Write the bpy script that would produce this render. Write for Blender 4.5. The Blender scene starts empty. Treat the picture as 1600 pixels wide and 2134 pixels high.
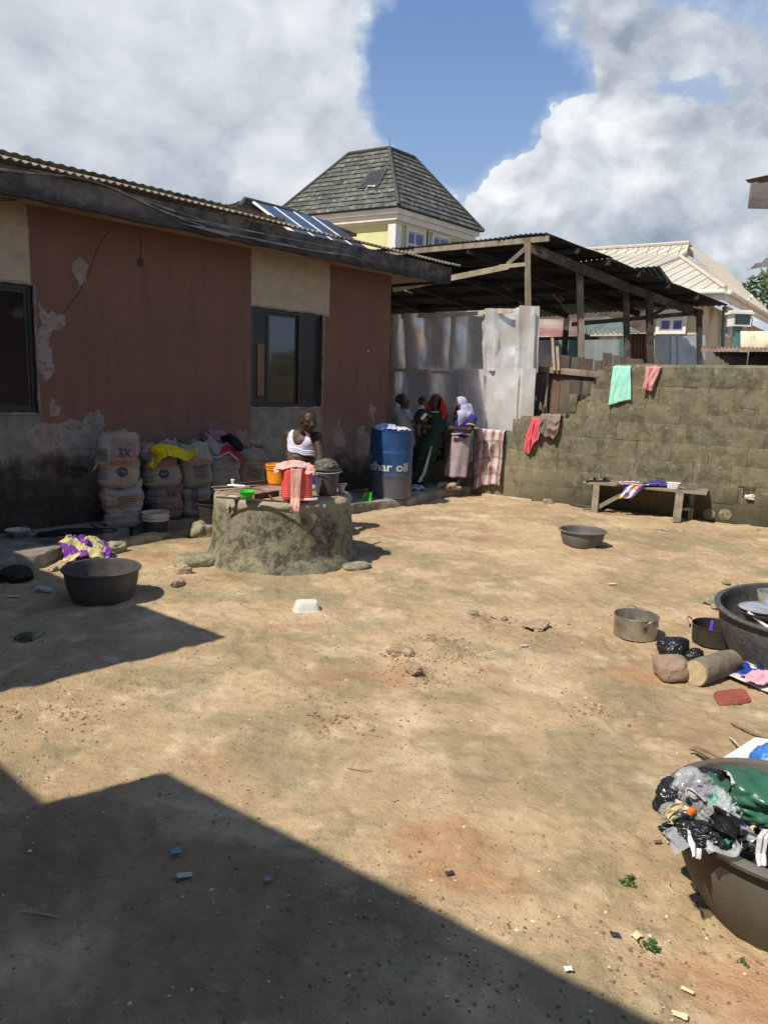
import bpy, math, random
import numpy as np
from mathutils import Vector, Matrix, noise as mn
from mathutils.bvhtree import BVHTree
random.seed(7); rng = np.random.default_rng(7)
S = bpy.context.scene
COL = S.collection
rad = math.radians
# ---------------------------------------------------------------- camera
F = 1541.0; CAMH = 1.65
CR = Matrix.Rotation(math.pi/2 - rad(10.0), 3, 'X') @ Matrix.Rotation(rad(2.0), 3, 'Z')
cd = bpy.data.cameras.new('camera'); cam = bpy.data.objects.new('camera', cd); COL.objects.link(cam)
cam.matrix_world = Matrix.Translation((0, 0, CAMH)) @ CR.to_4x4()
cd.sensor_fit = 'VERTICAL'; cd.sensor_height = 36; cd.lens = 36*F/2134; cd.clip_start = .05; cd.clip_end = 2000
S.camera = cam
# ---------------------------------------------------------------- light
SX, SY = .56, .50                                  # light travels +X, +Y by these per metre of drop
SEL = math.atan2(1, math.hypot(SX, SY)); SAZ = math.atan2(-SX, -SY)
w = bpy.data.worlds.new('World'); S.world = w; w.use_nodes = True
sun = bpy.data.lights.new('sun', 'SUN'); sun.energy = 5.0; sun.angle = rad(.53); sun.color = (1, .93, .82)
so = bpy.data.objects.new('sun', sun); COL.objects.link(so)
so.rotation_euler = Vector((SX, SY, -1)).to_track_quat('-Z', 'Y').to_euler()
S.view_settings.view_transform = 'Standard'; S.view_settings.look = 'None'; S.view_settings.gamma = 1
S.view_settings.use_curve_mapping = False
S.view_settings.exposure = 0.22
try:
    S.cycles.max_bounces = 6; S.cycles.diffuse_bounces = 3; S.cycles.glossy_bounces = 3
    S.cycles.transmission_bounces = 4; S.cycles.transparent_max_bounces = 8
except Exception: pass
# ---------------------------------------------------------------- pixel of the photo -> place in the yard
C0 = Vector((0, 0, CAMH))
def ray(x, y): return CR @ Vector(((x-800)/F, -(y-1067)/F, -1))
def G(x, y, z=0.0): d = ray(x, y); return C0 + d*((z-CAMH)/d.z)
def PL(x, y, p, n): d = ray(x, y); n = Vector(n); return C0 + d*((Vector(p)-C0).dot(n)/d.dot(n))
def D(x, y, Y): d = ray(x, y); return C0 + d*(Y/d.y)
# ---------------------------------------------------------------- node helpers
class NT:
    def __init__(s, tree): s.t = tree; s.n = tree.nodes; s.l = tree.links
    def new(s, typ, **kw):
        nd = s.n.new(typ)
        for k, v in kw.items(): setattr(nd, k, v)
        return nd
    def put(s, sock, v):
        if v is None: return
        if hasattr(v, 'is_output'): s.l.new(v, sock)
        else:
            try: sock.default_value = v
            except Exception:
                if isinstance(v, (int, float)): sock.default_value = (v,)*len(sock.default_value)
                else: sock.default_value = tuple(v) + (1,)
    def m(s, op, a, b=None, c=None, clamp=False):
        nd = s.new('ShaderNodeMath', operation=op, use_clamp=clamp)
        for i, v in enumerate((a, b, c)):
            if v is not None: s.put(nd.inputs[i], v)
        return nd.outputs[0]
    def v(s, op, a, b=None, sc=None):
        nd = s.new('ShaderNodeVectorMath', operation=op); s.put(nd.inputs[0], a)
        if b is not None: s.put(nd.inputs[1], b)
        if sc is not None: s.put(nd.inputs['Scale'], sc)
        return nd.outputs['Value'] if op in ('DOT_PRODUCT', 'LENGTH', 'DISTANCE') else nd.outputs[0]
    def comb(s, x, y, z):
        nd = s.new('ShaderNodeCombineXYZ')
        for i, v in enumerate((x, y, z)): s.put(nd.inputs[i], v)
        return nd.outputs[0]
    def sep(s, v): nd = s.new('ShaderNodeSeparateXYZ'); s.put(nd.inputs[0], v); return nd.outputs
    def noise(s, vec, sc, det=4, ro=.55, dist=0, col=False):
        nd = s.new('ShaderNodeTexNoise'); s.put(nd.inputs['Vector'], vec); nd.inputs['Scale'].default_value = sc
        nd.inputs['Detail'].default_value = det; nd.inputs['Roughness'].default_value = ro; nd.inputs['Distortion'].default_value = dist
        return nd.outputs['Color' if col else 'Fac']
    def vor(s, vec, sc, feat='F1', rnd=1):
        nd = s.new('ShaderNodeTexVoronoi', feature=feat); s.put(nd.inputs['Vector'], vec); nd.inputs['Scale'].default_value = sc
        nd.inputs['Randomness'].default_value = rnd
        return nd.outputs
    def rng(s, v, a, b, c=0.0, d=1.0, smooth=True):
        nd = s.new('ShaderNodeMapRange', interpolation_type='SMOOTHSTEP' if smooth else 'LINEAR'); s.put(nd.inputs[0], v)
        for i, q in enumerate((a, b, c, d)): nd.inputs[i+1].default_value = q
        return nd.outputs[0]
    def mix(s, f, a, b, typ='MIX'):
        nd = s.new('ShaderNodeMix', data_type='RGBA', blend_type=typ); s.put(nd.inputs[0], f); s.put(nd.inputs[6], a); s.put(nd.inputs[7], b)
        return nd.outputs[2]
    def bump(s, h, st=.5, di=.01, nrm=None):
        nd = s.new('ShaderNodeBump'); s.put(nd.inputs['Height'], h); nd.inputs['Strength'].default_value = st; nd.inputs['Distance'].default_value = di
        if nrm is not None: s.put(nd.inputs['Normal'], nrm)
        return nd.outputs[0]
    def coord(s, which='Object'): return s.new('ShaderNodeTexCoord').outputs[which]
    def warp(s, vec, sc, amt, det=3):
        c = s.noise(vec, sc, det, .6, col=True)
        return s.v('ADD', vec, s.v('SCALE', s.v('SUBTRACT', c, (.5, .5, .5)), sc=amt))
def newmat(name):
    m = bpy.data.materials.new(name); m.use_nodes = True; t = NT(m.node_tree)
    b = m.node_tree.nodes['Principled BSDF']; return m, t, b
def c4(c): return tuple(c) + (1,)
MATS = {}
def mat(name, c1, c2=None, rough=.8, scale=6., met=0., bump=.15, bscale=40., bdist=.006, spec=.4, dirt=None, dscale=3., dlo=.52, dhi=.7, rvar=.1, tint=0., trans=0., coat=0., stretch=None):
    """mottled surface: two tones, an optional dirt tone with its own patches, grain in the relief and the gloss"""
    if name in MATS: return MATS[name]
    m, t, b = newmat(name); o = t.coord()
    if stretch: o = t.v('MULTIPLY', o, stretch)
    if c2 is None: c2 = tuple(x*.72 for x in c1)
    n = t.noise(o, scale, 5, .6); col = t.mix(t.rng(n, .35, .65), c4(c1), c4(c2))
    if dirt is not None: col = t.mix(t.rng(t.noise(o, dscale, 6, .65), dlo, dhi), col, c4(dirt))
    if tint:
        r = t.new('ShaderNodeObjectInfo').outputs['Random']
        col = t.mix(tint, col, t.mix(r, (.25, .25, .25, 1), (.8, .8, .8, 1)), 'OVERLAY')
    t.put(b.inputs['Base Color'], col)
    t.put(b.inputs['Roughness'], t.rng(t.noise(o, scale*2.3, 4, .6), .3, .7, max(0, rough-rvar), min(1, rough+rvar)))
    b.inputs['Metallic'].default_value = met; b.inputs['Specular IOR Level'].default_value = spec
    b.inputs['Coat Weight'].default_value = coat
    if trans: b.inputs['Transmission Weight'].default_value = trans
    if bump: t.put(b.inputs['Normal'], t.bump(t.noise(o, bscale, 5, .65), bump, bdist))
    MATS[name] = m; return m
# ---------------------------------------------------------------- mesh helpers
def tag(o, label=None, cat=None, group=None, kind=None):
    if label: o['label'] = label
    if cat: o['category'] = cat
    if group: o['group'] = group
    if kind: o['kind'] = kind
    return o
def thing(name, label, cat, loc, group=None):
    o = bpy.data.objects.new(name, None); COL.objects.link(o); o.location = loc; o.empty_display_size = .1
    return tag(o, label, cat, group)
def attach(o, parent):
    if parent is not None:
        o.parent = parent
        if parent.type == 'EMPTY': o.matrix_parent_inverse = Matrix.Translation(-parent.location)
def mk(name, verts, faces, m, parent=None, smooth=True, sharp=None, kind=None):
    me = bpy.data.meshes.new(name); me.from_pydata([tuple(v) for v in verts], [], faces)
    me.materials.append(m)
    if smooth:
        me.polygons.foreach_set('use_smooth', [True]*len(me.polygons))
        if sharp: me.set_sharp_from_angle(angle=rad(sharp))
    me.update(); o = bpy.data.objects.new(name, me); COL.objects.link(o); attach(o, parent)
    if kind: o['kind'] = kind
    return o
def copy_tree(o, parent=None):
    c = o.copy(); COL.objects.link(c)
    if parent: c.parent = parent
    for ch in list(o.children): copy_tree(ch, c)
    return c
class MB:
    def __init__(s): s.v = []; s.f = []
    def add(s, vs, fs):
        k = len(s.v); s.v += [Vector(v) for v in vs]; s.f += [tuple(i+k for i in f) for f in fs]; return s
    def box(s, c, size, axes=None, jit=0, taper=0):
        """axes: three unit vectors"""
        c = Vector(c); ax = [Vector(a).normalized() for a in axes] if axes else [Vector((1,0,0)), Vector((0,1,0)), Vector((0,0,1))]
        vs = []
        for k in (-.5, .5):
            for (i, j) in ((-.5,-.5), (.5,-.5), (.5,.5), (-.5,.5)):
                q = 1-taper*(k+.5)
                p = c + ax[0]*size[0]*i*q + ax[1]*size[1]*j*q + ax[2]*size[2]*k
                if jit: p += Vector([random.uniform(-jit, jit) for _ in range(3)])
                vs.append(p)
        return s.add(vs, [(0,3,2,1), (4,5,6,7), (0,1,5,4), (1,2,6,5), (2,3,7,6), (3,0,4,7)])
    def beam(s, p, q, wd, th, up=(0,0,1), jit=0):
        p = Vector(p); q = Vector(q); a = (q-p); L = a.length; a.normalize(); up = Vector(up)
        b = a.cross(up)
        if b.length < 1e-3: b = a.cross(Vector((1,0,0)))
        b.normalize(); c = b.cross(a)
        return s.box((p+q)/2, (L, wd, th), (a, b, c), jit)
    def tube(s, pts, r, seg=8, caps=True):
        pts = [Vector(p) for p in pts]; n = len(pts); rr = r if isinstance(r, (list, tuple)) else [r]*n
        rings = []; up = Vector((.13,.27,.95)); vs = []; fs = []
        for i, p in enumerate(pts):
            a = (pts[min(i+1, n-1)] - pts[max(i-1, 0)]).normalized()
            b = a.cross(up)
            if b.length < .1: b = a.cross(Vector((1,0,0)))
            b.normalize(); c = a.cross(b); up = -c if c.dot(up) < 0 else c
            c = b.cross(a)
            for k in range(seg):
                t = 2*math.pi*k/seg; vs.append(p + (b*math.cos(t) + c*math.sin(t))*rr[i])
        for i in range(n-1):
            for k in range(seg): fs.append((i*seg+k, i*seg+(k+1)%seg, (i+1)*seg+(k+1)%seg, (i+1)*seg+k))
        if caps: fs.append(tuple(range(seg))[::-1]); fs.append(tuple((n-1)*seg+k for k in range(seg)))
        return s.add(vs, fs)
    def lathe(s, prof, c=(0,0,0), seg=40, closed=False, fn=None, ax=None):
        """prof: (r, z) pairs; fn(angle, i, r, z) -> (r, z)"""
        vs = []; fs = []; n = len(prof); c = Vector(c)
        A = ax or (Vector((1,0,0)), Vector((0,1,0)), Vector((0,0,1)))
        for i, (r, z) in enumerate(prof):
            for k in range(seg):
                t = 2*math.pi*k/seg; rr, zz = fn(t, i, r, z) if fn else (r, z)
                vs.append(c + A[0]*rr*math.cos(t) + A[1]*rr*math.sin(t) + A[2]*zz)
        for i in range(n-1):
            for k in range(seg): fs.append((i*seg+k, i*seg+(k+1)%seg, (i+1)*seg+(k+1)%seg, (i+1)*seg+k))
        if closed:
            fs.append(tuple(range(seg))[::-1]); fs.append(tuple((n-1)*seg+k for k in range(seg)))
        return s.add(vs, fs)
    def grid(s, fn, nu, nv):
        vs = [fn(i/nu, j/nv) for j in range(nv+1) for i in range(nu+1)]
        fs = [(j*(nu+1)+i, j*(nu+1)+i+1, (j+1)*(nu+1)+i+1, (j+1)*(nu+1)+i) for j in range(nv) for i in range(nu)]
        return s.add(vs, fs)
    def build(s, name, m, parent=None, smooth=True, sharp=35, kind=None): return mk(name, s.v, s.f, m, parent, smooth, sharp, kind)
def bevel(o, wd=.004, seg=2):
    md = o.modifiers.new('b', 'BEVEL'); md.width = wd; md.segments = seg; md.limit_method = 'ANGLE'; md.angle_limit = rad(40); return o
def nz(p, sc=1., o=0): return mn.noise(Vector(p)*sc + Vector((o*7.3, o*3.1, o*5.7)))
def fb(p, sc=1., o=0, oc=4): return mn.fractal(Vector(p)*sc + Vector((o*7.3, o*3.1, o*5.7)), .6, 2.1, oc)
def rock(name, c, size, m, parent=None, seed=0, rough=.35, sub=3, rot=0, flat=False):
    import bmesh
    bm = bmesh.new(); bmesh.ops.create_icosphere(bm, subdivisions=sub, radius=1)
    R3 = Matrix.Rotation(rot, 3, 'Z'); c = Vector(c)
    for v in bm.verts:
        p = v.co.copy(); q = Vector([math.copysign(abs(x)**.7, x) for x in p])
        q *= 1 + rough*fb(p, .9, seed, 2) + rough*.35*fb(p, 3.2, seed+4, 3)
        q = Vector((q.x*size[0]/2, q.y*size[1]/2, q.z*size[2]/2))
        if q.z < -size[2]*.3: q.z = -size[2]*.3
        v.co = c + R3 @ q
    me = bpy.data.meshes.new(name); bm.to_mesh(me); bm.free(); me.materials.append(m)
    me.polygons.foreach_set('use_smooth', [not flat]*len(me.polygons))
    if not flat: me.set_sharp_from_angle(angle=rad(40))
    o = bpy.data.objects.new(name, me); COL.objects.link(o); attach(o, parent); return o
def corr(p0, along, up, width, length, amp=.01, per=.08, seg=6, wav=0., seed=0, nl=8, mb=None):
    """corrugated sheet: waves run along `along`, the sheet runs `length` in direction `up`"""
    along = Vector(along).normalized(); up = Vector(up).normalized(); nn = along.cross(up).normalized(); p0 = Vector(p0)
    if nn.z < 0: nn = -nn
    nu = max(4, int(width/per*seg))
    mb = mb or MB()
    mb.grid(lambda a, b: p0 + along*(a*width) + up*(b*length) + nn*(amp*math.cos(2*math.pi*a*width/per)
            + wav*nz((a*width, b*length, 0), 1.3, seed)), nu, nl)
    return mb
# value noise arrays for the ground sheet
_perm = rng.random((256, 256))
def vn(x, y):
    xi = np.floor(x).astype(int); yi = np.floor(y).astype(int); fx = x-xi; fy = y-yi
    fx = fx*fx*(3-2*fx); fy = fy*fy*(3-2*fy); a = _perm[xi & 255, yi & 255]; b = _perm[(xi+1) & 255, yi & 255]
    c = _perm[xi & 255, (yi+1) & 255]; d = _perm[(xi+1) & 255, (yi+1) & 255]
    return (a*(1-fx)+b*fx)*(1-fy) + (c*(1-fx)+d*fx)*fy - .5
def vfb(x, y, oc=4, g=.5):
    s = 0; a = 1
    for i in range(oc): s = s + a*vn(x*2**i + 17.3*i, y*2**i + 5.1*i); a *= g
    return s
# frames of the two walls
HA = Vector((-3.597, 6.785, 0)); HD = Vector((.657, .753, 0)).normalized(); HN = Vector((HD.y, -HD.x, 0))     # house wall: start, along, outward
WA = G(1050, 1035); WD = Vector((.868, -.497, 0)).normalized(); WN = Vector((-WD.y, WD.x, 0))                  # block wall: start, along, inward (away)
Z = Vector((0, 0, 1)); AP = .12
def hw(u, z, off=0.): return HA + HD*u + HN*off + Z*z
def bw(u, z, off=0.): return WA + WD*u - WN*off + Z*z       # off > 0 towards the yard
def hpx(x, y, off=0.): p = PL(x, y, HA + HN*off, HN); return (p-HA).dot(HD), p.z
def bpx(x, y, off=0.): p = PL(x, y, WA - WN*off, WN); return (p-WA).dot(WD), p.z
# ================================================================ SKY
def build_world():
    t = NT(w.node_tree); w.node_tree.nodes.clear()
    out = t.new('ShaderNodeOutputWorld'); bg = t.new('ShaderNodeBackground'); bg.inputs[1].default_value = .084
    sk = t.new('ShaderNodeTexSky', sky_type='NISHITA'); sk.sun_disc = False; sk.sun_elevation = SEL; sk.sun_rotation = SAZ % (2*math.pi)
    sk.air_density = 1.1; sk.dust_density = .6; sk.ozone_density = 1.6
    v = t.coord('Generated'); v = t.v('NORMALIZE', v); z = t.sep(v)[2]
    flat = t.v('MULTIPLY', v, (1, 1, 1.25))
    wv = t.warp(flat, 5, .13, 6)
    wb_ = t.warp(flat, 2.4, .30, 6)
    def blob(px, py, r, wgt, ex=1.0):
        c = ray(px, py).normalized()
        dd = t.v('LENGTH', t.v('MULTIPLY', t.v('SUBTRACT', wb_, tuple(Vector((c.x, c.y, c.z*1.25)))), (1, 1, ex)))
        return t.m('MULTIPLY', t.rng(dd, r*.3, r, 1, 0), wgt)
    def summ(bl, op='ADD'):
        tot = None
        for q_ in bl:
            q = blob(*q_); tot = q if tot is None else t.m(op, tot, q)
        return tot
    tot = summ([(150,150,.50,.27,1), (480,60,.28,.20,1), (40,330,.42,.25,1), (430,330,.30,.26,1.2), (660,150,.13,.2,1), (640,320,.14,.18,1),
             (1200,300,.075,.30,1), (1320,330,.11,.34,1), (1420,400,.14,.32,1), (1000,385,.10,.30,1), (1100,430,.18,.30,1), (1300,470,.24,.3,1), (1560,450,.20,.26,1),
             (1270,70,.15,.20,1.3), (1200,620,.45,.18,1.6), (1560,220,.10,.12,1), (970,170,.08,.16,1.4), (1430,120,.14,.16,1.4), (1080,60,.10,.10,1.5),
             (930,60,.24,-.22,1), (1030,240,.14,-.24,1), (880,230,.11,-.16,1), (1470,210,.10,-.22,1), (800,320,.05,-.1,1), (790,200,.10,-.24,1), (420,190,.09,-.16,1), (90,260,.07,-.10,1), (1240,190,.07,-.14,1), (1080,260,.05,-.1,1)])
    def puff(vec, sc):
        return t.m('SUBTRACT', 1.0, t.vor(vec, sc)[0])
    def dens(vec):
        a = t.m('ADD', .5, t.m('MULTIPLY', t.m('SUBTRACT', t.noise(vec, 2.2, 8, .6), .5), 1.7)); b_ = t.m('ADD', t.m('MULTIPLY', puff(vec, 9), .6), t.m('MULTIPLY', puff(vec, 24), .4))
        return t.m('ADD', t.m('MULTIPLY', a, .78), t.m('MULTIPLY', b_, .22))
    base = dens(wv); up = t.v('ADD', wv, (-.016, -.004, .028))
    d = t.m('ADD', base, tot); relief = t.m('SUBTRACT', base, dens(up))
    cmask = summ([(1250,330,.40,1,1), (1050,380,.2,1,1), (1500,450,.3,1,1)], 'MAXIMUM')
    cov = t.m('ADD', t.m('MULTIPLY', t.rng(d, .50, .78), t.m('SUBTRACT', 1.0, cmask)), t.m('MULTIPLY', t.rng(d, .62, .68), cmask)); veil = t.rng(d, .42, .66)
    bright = summ([(1215,255,.075,1,1), (1335,290,.085,1,1), (1010,345,.075,1,1), (1090,330,.06,.8,1), (1420,330,.06,.8,1), (930,370,.06,.7,1), (120,60,.26,.35,1), (330,90,.16,.5,1), (600,330,.09,.75,1), (700,120,.10,.5,1), (1270,340,.12,.6,1), (1150,390,.10,.5,1), (500,40,.14,.4,1), (1560,560,.06,.7,1)], 'MAXIMUM')
    grey = summ([(200,330,.35,.16,1), (1350,480,.2,.15,1), (60,200,.2,.06,1)], 'MAXIMUM')
    lit = t.m('ADD', t.m('ADD', t.m('MULTIPLY', relief, t.m('ADD', 1.25, t.m('MULTIPLY', cmask, 1.2))), .38), t.m('MULTIPLY', bright, .50)); lit = t.m('SUBTRACT', lit, grey)
    lit = t.m('ADD', lit, t.m('MULTIPLY', t.m('SUBTRACT', t.noise(wv, 3.0, 6, .55), .5), .9)); lit = t.rng(lit, .0, 1.0, 0, 1, False)
    cc = t.mix(lit, (3.0, 3.65, 4.6, 1), (10.6, 10.8, 11.0, 1)); vc = (5.2, 6.2, 7.8, 1)
    sky = t.mix(t.rng(z, .05, .55), (4.2, 5.9, 8.6, 1), (1.35, 2.7, 6.2, 1)); sky = t.mix(.25, sky, sk.outputs[0])
    sky = t.mix(t.m('MULTIPLY', veil, .6), sky, vc)
    col = t.mix(t.m('MULTIPLY', cov, .97), sky, cc)
    col = t.mix(t.rng(z, -.05, .0), (.9, .72, .5, 1), col)
    t.l.new(col, bg.inputs[0]); t.l.new(bg.outputs[0], out.inputs[0])
build_world()
# ================================================================ GROUND
def gheight(x, y):
    h = .022*vfb(x*.7, y*.7, 3) + .016*vfb(x*3.1+3, y*3.1, 3)
    q = vfb(x*9+4, y*9+9, 3, .6); h = h + .016*np.maximum(q, -.2)
    q = vfb(x*30+1, y*30+2, 2, .6); h = h + .008*q*(.4+np.clip(vfb(x*1.3+30, y*1.3+9, 2)*3+.5, 0, 1))
    for (cx, cy, an_, dp_) in FOOT:
        X = (x-cx)*math.cos(an_)+(y-cy)*math.sin(an_); Y = -(x-cx)*math.sin(an_)+(y-cy)*math.cos(an_); q_ = np.sqrt((X/.125)**2+(Y/.05)**2); h = h - dp_*np.clip(1.15-q_, 0, .5)*2 + dp_*.5*np.exp(-((q_-1.3)/.25)**2)
    for (cx, cy, r, a) in RUB: 
        dd = np.hypot(x-cx, (y-cy)*.8)/r; h = h + np.clip(1-dd, 0, 1)*a*(.6+1.6*np.abs(vfb(x*16, y*16, 3, .6)))
    return h
RUB = []
_fr = random.Random(21); FOOT = [(_fr.uniform(-1.6, 2.6), _fr.uniform(1.2, 8.5), _fr.uniform(0, 6.28), _fr.uniform(.003, .008)) for _ in range(110)]
for (px_, py_, r, a) in [(850,1375,.16,.03), (960,1370,.14,.02), (905,1335,.12,.02), (1120,1310,.16,.022), (865,1405,.09,.03), (1040,1290,.07,.02), (150,1490,.16,.012), (1550,1230,.3,.03), (30,1480,.2,.01), (700,1500,.1,.012), (1240,1480,.12,.012)]:
    g = G(px_, py_); RUB.append((g.x, g.y, r, a))
def lines(a, b, n, lo, hi, nout):
    core = np.linspace(a, b, n); l = a - np.geomspace(.1, lo, nout)[::-1]; r = b + np.geomspace(.1, hi, nout); return np.concatenate([l, core, r])
ty = np.linspace(0, 1, 560); ycore = .9 + 11.6*(ty**1.7)
ys = np.concatenate([.9-np.geomspace(.1, 300, 24)[::-1], ycore, 12.6+np.geomspace(.1, 600, 24)])
xs = lines(-4.5, 6.0, 560, 400, 400, 24)
XX, YY = np.meshgrid(xs, ys); HH = gheight(XX, YY)
far = np.clip((np.abs(XX-.7)-5.2)/2, 0, 1) + np.clip((YY-12)/2, 0, 1) + np.clip((.7-YY)/.6, 0, 1); HH = HH*(1-np.clip(far, 0, 1))
def gz(x, y): return float(gheight(np.array([x]), np.array([y]))[0])
def GP(x, y, dz=0):
    p = G(x, y); p.z = gz(p.x, p.y)+dz; return p
nx, ny = len(xs), len(ys)
gv = np.stack([XX.ravel(), YY.ravel(), HH.ravel()], 1)
ii = (np.arange(ny-1)[:, None]*nx + np.arange(nx-1)[None, :]).ravel()
gf = np.stack([ii, ii+1, ii+nx+1, ii+nx], 1)
def fast_mesh(name, v, f, m, smooth=True):
    me = bpy.data.meshes.new(name); me.vertices.add(len(v)); me.vertices.foreach_set('co', v.astype(np.float32).ravel())
    k = f.shape[1]; me.loops.add(f.size); me.loops.foreach_set('vertex_index', f.astype(np.int32).ravel())
    me.polygons.add(len(f)); me.polygons.foreach_set('loop_start', np.arange(0, f.size, k, dtype=np.int32))
    me.polygons.foreach_set('loop_total', np.full(len(f), k, dtype=np.int32))
    me.polygons.foreach_set('use_smooth', np.full(len(f), smooth)); me.update(calc_edges=True); me.validate()
    me.materials.append(m); o = bpy.data.objects.new(name, me); COL.objects.link(o); return o
def ground_mat():
    m, t, b = newmat('packed_earth'); o = t.coord(); xy = t.v('MULTIPLY', o, (1, 1, 0)); wv = t.warp(xy, 1.1, .5, 4)
    def gb(px_, py_, rx, ry, amt):
        c = G(px_, py_); q = t.v('LENGTH', t.v('MULTIPLY', t.v('SUBTRACT', wv, (c.x, c.y, 0)), (1/rx, 1/ry, 0)))
        return t.m('MULTIPLY', t.rng(q, .2, 1.1, 1, 0), amt)
    def summ(l):
        s = None
        for q in l:
            g = gb(*q); s = g if s is None else t.m('ADD', s, g)
        return s
    n1 = t.noise(wv, .9, 6, .6); n2 = t.noise(wv, 4.2, 6, .65); n3 = t.noise(o, 22, 5, .7); n4 = t.noise(o, 95, 4, .7)
    col = t.mix(t.rng(n1, .34, .66), (.46, .335, .195, 1), (.345, .245, .14, 1))
    col = t.mix(t.rng(n2, .50, .72), col, (.53, .405, .255, 1))
    pale = t.m('ADD', t.noise(t.v('ADD', wv, (13, 41, 0)), 1.6, 6, .62), summ([(150,1560,.25,.2,.12), (620,1450,.5,.3,.10), (880,1500,.5,.35,.11), (1040,1790,.25,.25,.10), (1000,1080,.9,.4,.10), (850,1360,.3,.15,.10), (1130,1420,.4,.2,.08), (960,1240,.7,.2,.07)]))
    col = t.mix(t.m('MULTIPLY', t.rng(pale, .52, .68), .6), col, (.62, .48, .315, 1))
    red = t.m('ADD', t.noise(t.v('ADD', wv, (9, 4, 0)), 1.3, 5, .62), summ([(950,1780,.5,.4,.16), (900,1110,1.4,.6,.10), (380,1160,.5,.4,.1), (1500,2080,.4,.3,.14)]))
    col = t.mix(t.m('MULTIPLY', t.rng(red, .56, .72), .75), col, (.36, .19, .095, 1))
    mossn = t.m('ADD', t.noise(t.v('ADD', wv, (3, 17, 0)), 1.7, 7, .66),
                summ([(1420,1130,1.0,.55,.22), (1180,1560,.35,.35,.13), (1250,1600,.3,.3,.10), (640,1240,.5,.25,.17), (540,1560,.22,.3,.10), (1120,2000,.22,.2,.16), (1250,2080,.35,.2,.16), (300,1220,.6,.4,.12), (450,1250,.4,.2,.14), (1330,1190,.7,.25,.12), (1200,1680,.25,.3,.12), (760,1300,.3,.15,.10), (1300,1560,.25,.2,.12), (560,1540,.14,.25,.14), (1480,1250,.5,.3,.10), (1050,1620,.3,.3,.08), (650,1980,.6,.4,.07), (1380,1700,.3,.2,.05), (1300,1450,.3,.3,.10), (560,1210,.7,.25,.12)]))
    moss = t.m('MULTIPLY', t.rng(mossn, .49, .63), t.rng(t.m('ADD', n3, t.m('MULTIPLY', n2, .5)), .4, .9, .5, 1))
    col = t.mix(t.m('MULTIPLY', moss, .66), col, t.mix(n2, (.15, .14, .065, 1), (.27, .235, .135, 1)))
    damp_shade = t.m('ADD', t.noise(t.v('ADD', wv, (31, 7, 0)), 1.4, 6, .6), summ([(0,2000,1.2,1.0,.18), (500,1900,.8,.5,.16), (900,2100,.5,.3,.12), (600,1160,.95,.75,.10), (780,1150,.4,.3,.12), (1300,1085,1.2,.25,.12), (200,1750,.6,.4,.12), (150,1480,.3,.25,.13), (1500,1240,.35,.4,.16), (1480,1540,.3,.3,.08), (1480,1950,.4,.3,.10), (1180,1330,.3,.2,.06), (0,1350,.9,.8,.06), (330,1130,.8,.25,.1)]))  # damp and dark soil; lower-left blobs also deepen the roof shade in colour
    col = t.mix(t.m('MULTIPLY', t.rng(damp_shade, .55, .76), .6), col, (.185, .118, .066, 1))
    col = t.mix(t.m('MULTIPLY', t.rng(n3, .54, .72), .45), col, (.20, .135, .08, 1))
    col = t.mix(t.m('MULTIPLY', t.rng(n4, .58, .78), .40), col, (.16, .095, .05, 1))
    col = t.mix(t.m('MULTIPLY', t.rng(n4, .22, .38, 1, 0), .5), col, (.60, .47, .32, 1))
    n5 = t.noise(t.warp(o, 6, .12, 4), 9, 6, .7); col = t.mix(t.m('MULTIPLY', t.rng(n5, .56, .72), .42), col, (.185, .13, .08, 1)); col = t.mix(t.m('MULTIPLY', t.rng(n5, .28, .42, 1, 0), .4), col, (.58, .46, .33, 1))
    vo = t.vor(t.warp(o, 8, .1), 26)
    col = t.mix(t.m('MULTIPLY', t.rng(vo[0], .10, .16, 1, 0), t.rng(t.noise(o, 3, 3), .5, .62)), col, (.10, .065, .04, 1))
    t.put(b.inputs['Base Color'], col); b.inputs['Roughness'].default_value = .95; b.inputs['Specular IOR Level'].default_value = .15
    h = t.m('ADD', t.m('MULTIPLY', n5, 1.2), t.m('MULTIPLY', n3, 1.0)); h = t.m('ADD', h, t.m('MULTIPLY', n4, .35)); h = t.m('ADD', h, t.m('MULTIPLY', t.noise(o, 300, 2), .12))
    t.put(b.inputs['Normal'], t.bump(h, .7, .018))
    return m
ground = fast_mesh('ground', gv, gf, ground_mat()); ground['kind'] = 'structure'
# grit, crumbs of soil and small stones scattered on the yard
def scatter(name, n, sizes, cols, region, m, seed, flat=.6, kind='stuff', clump=None):
    r = np.random.default_rng(seed); base = np.array([(1,0,0),(-1,0,0),(0,1,0),(0,-1,0),(0,0,1),(0,0,-1)], float)
    tri = np.array([(0,2,4),(2,1,4),(1,3,4),(3,0,4),(2,0,5),(1,2,5),(3,1,5),(0,3,5)])
    P = region(n, r); n = len(P); s = sizes[0]*(sizes[1]/sizes[0])**(r.random(n)**2.2)
    a = r.random(n)*6.28; ca, sa = np.cos(a), np.sin(a)
    v = base[None]*(s[:, None, None])*(1+.5*(r.random((n, 6, 3))-.5)); v += (r.random((n, 6, 3))-.5)*s[:, None, None]*.5
    v[:, :, 2] *= flat; v = np.stack([v[..., 0]*ca[:, None]-v[..., 1]*sa[:, None], v[..., 0]*sa[:, None]+v[..., 1]*ca[:, None], v[..., 2]], -1)
    z = gheight(P[:, 0], P[:, 1]); v[..., 0] += P[:, 0:1]; v[..., 1] += P[:, 1:2]; v[..., 2] += (z+s*flat*.35)[:, None]
    f = (tri[None]+6*np.arange(n)[:, None, None]).reshape(-1, 3)
    o = fast_mesh(name, v.reshape(-1, 3), f, m, smooth=False); o['kind'] = kind; return o
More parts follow.
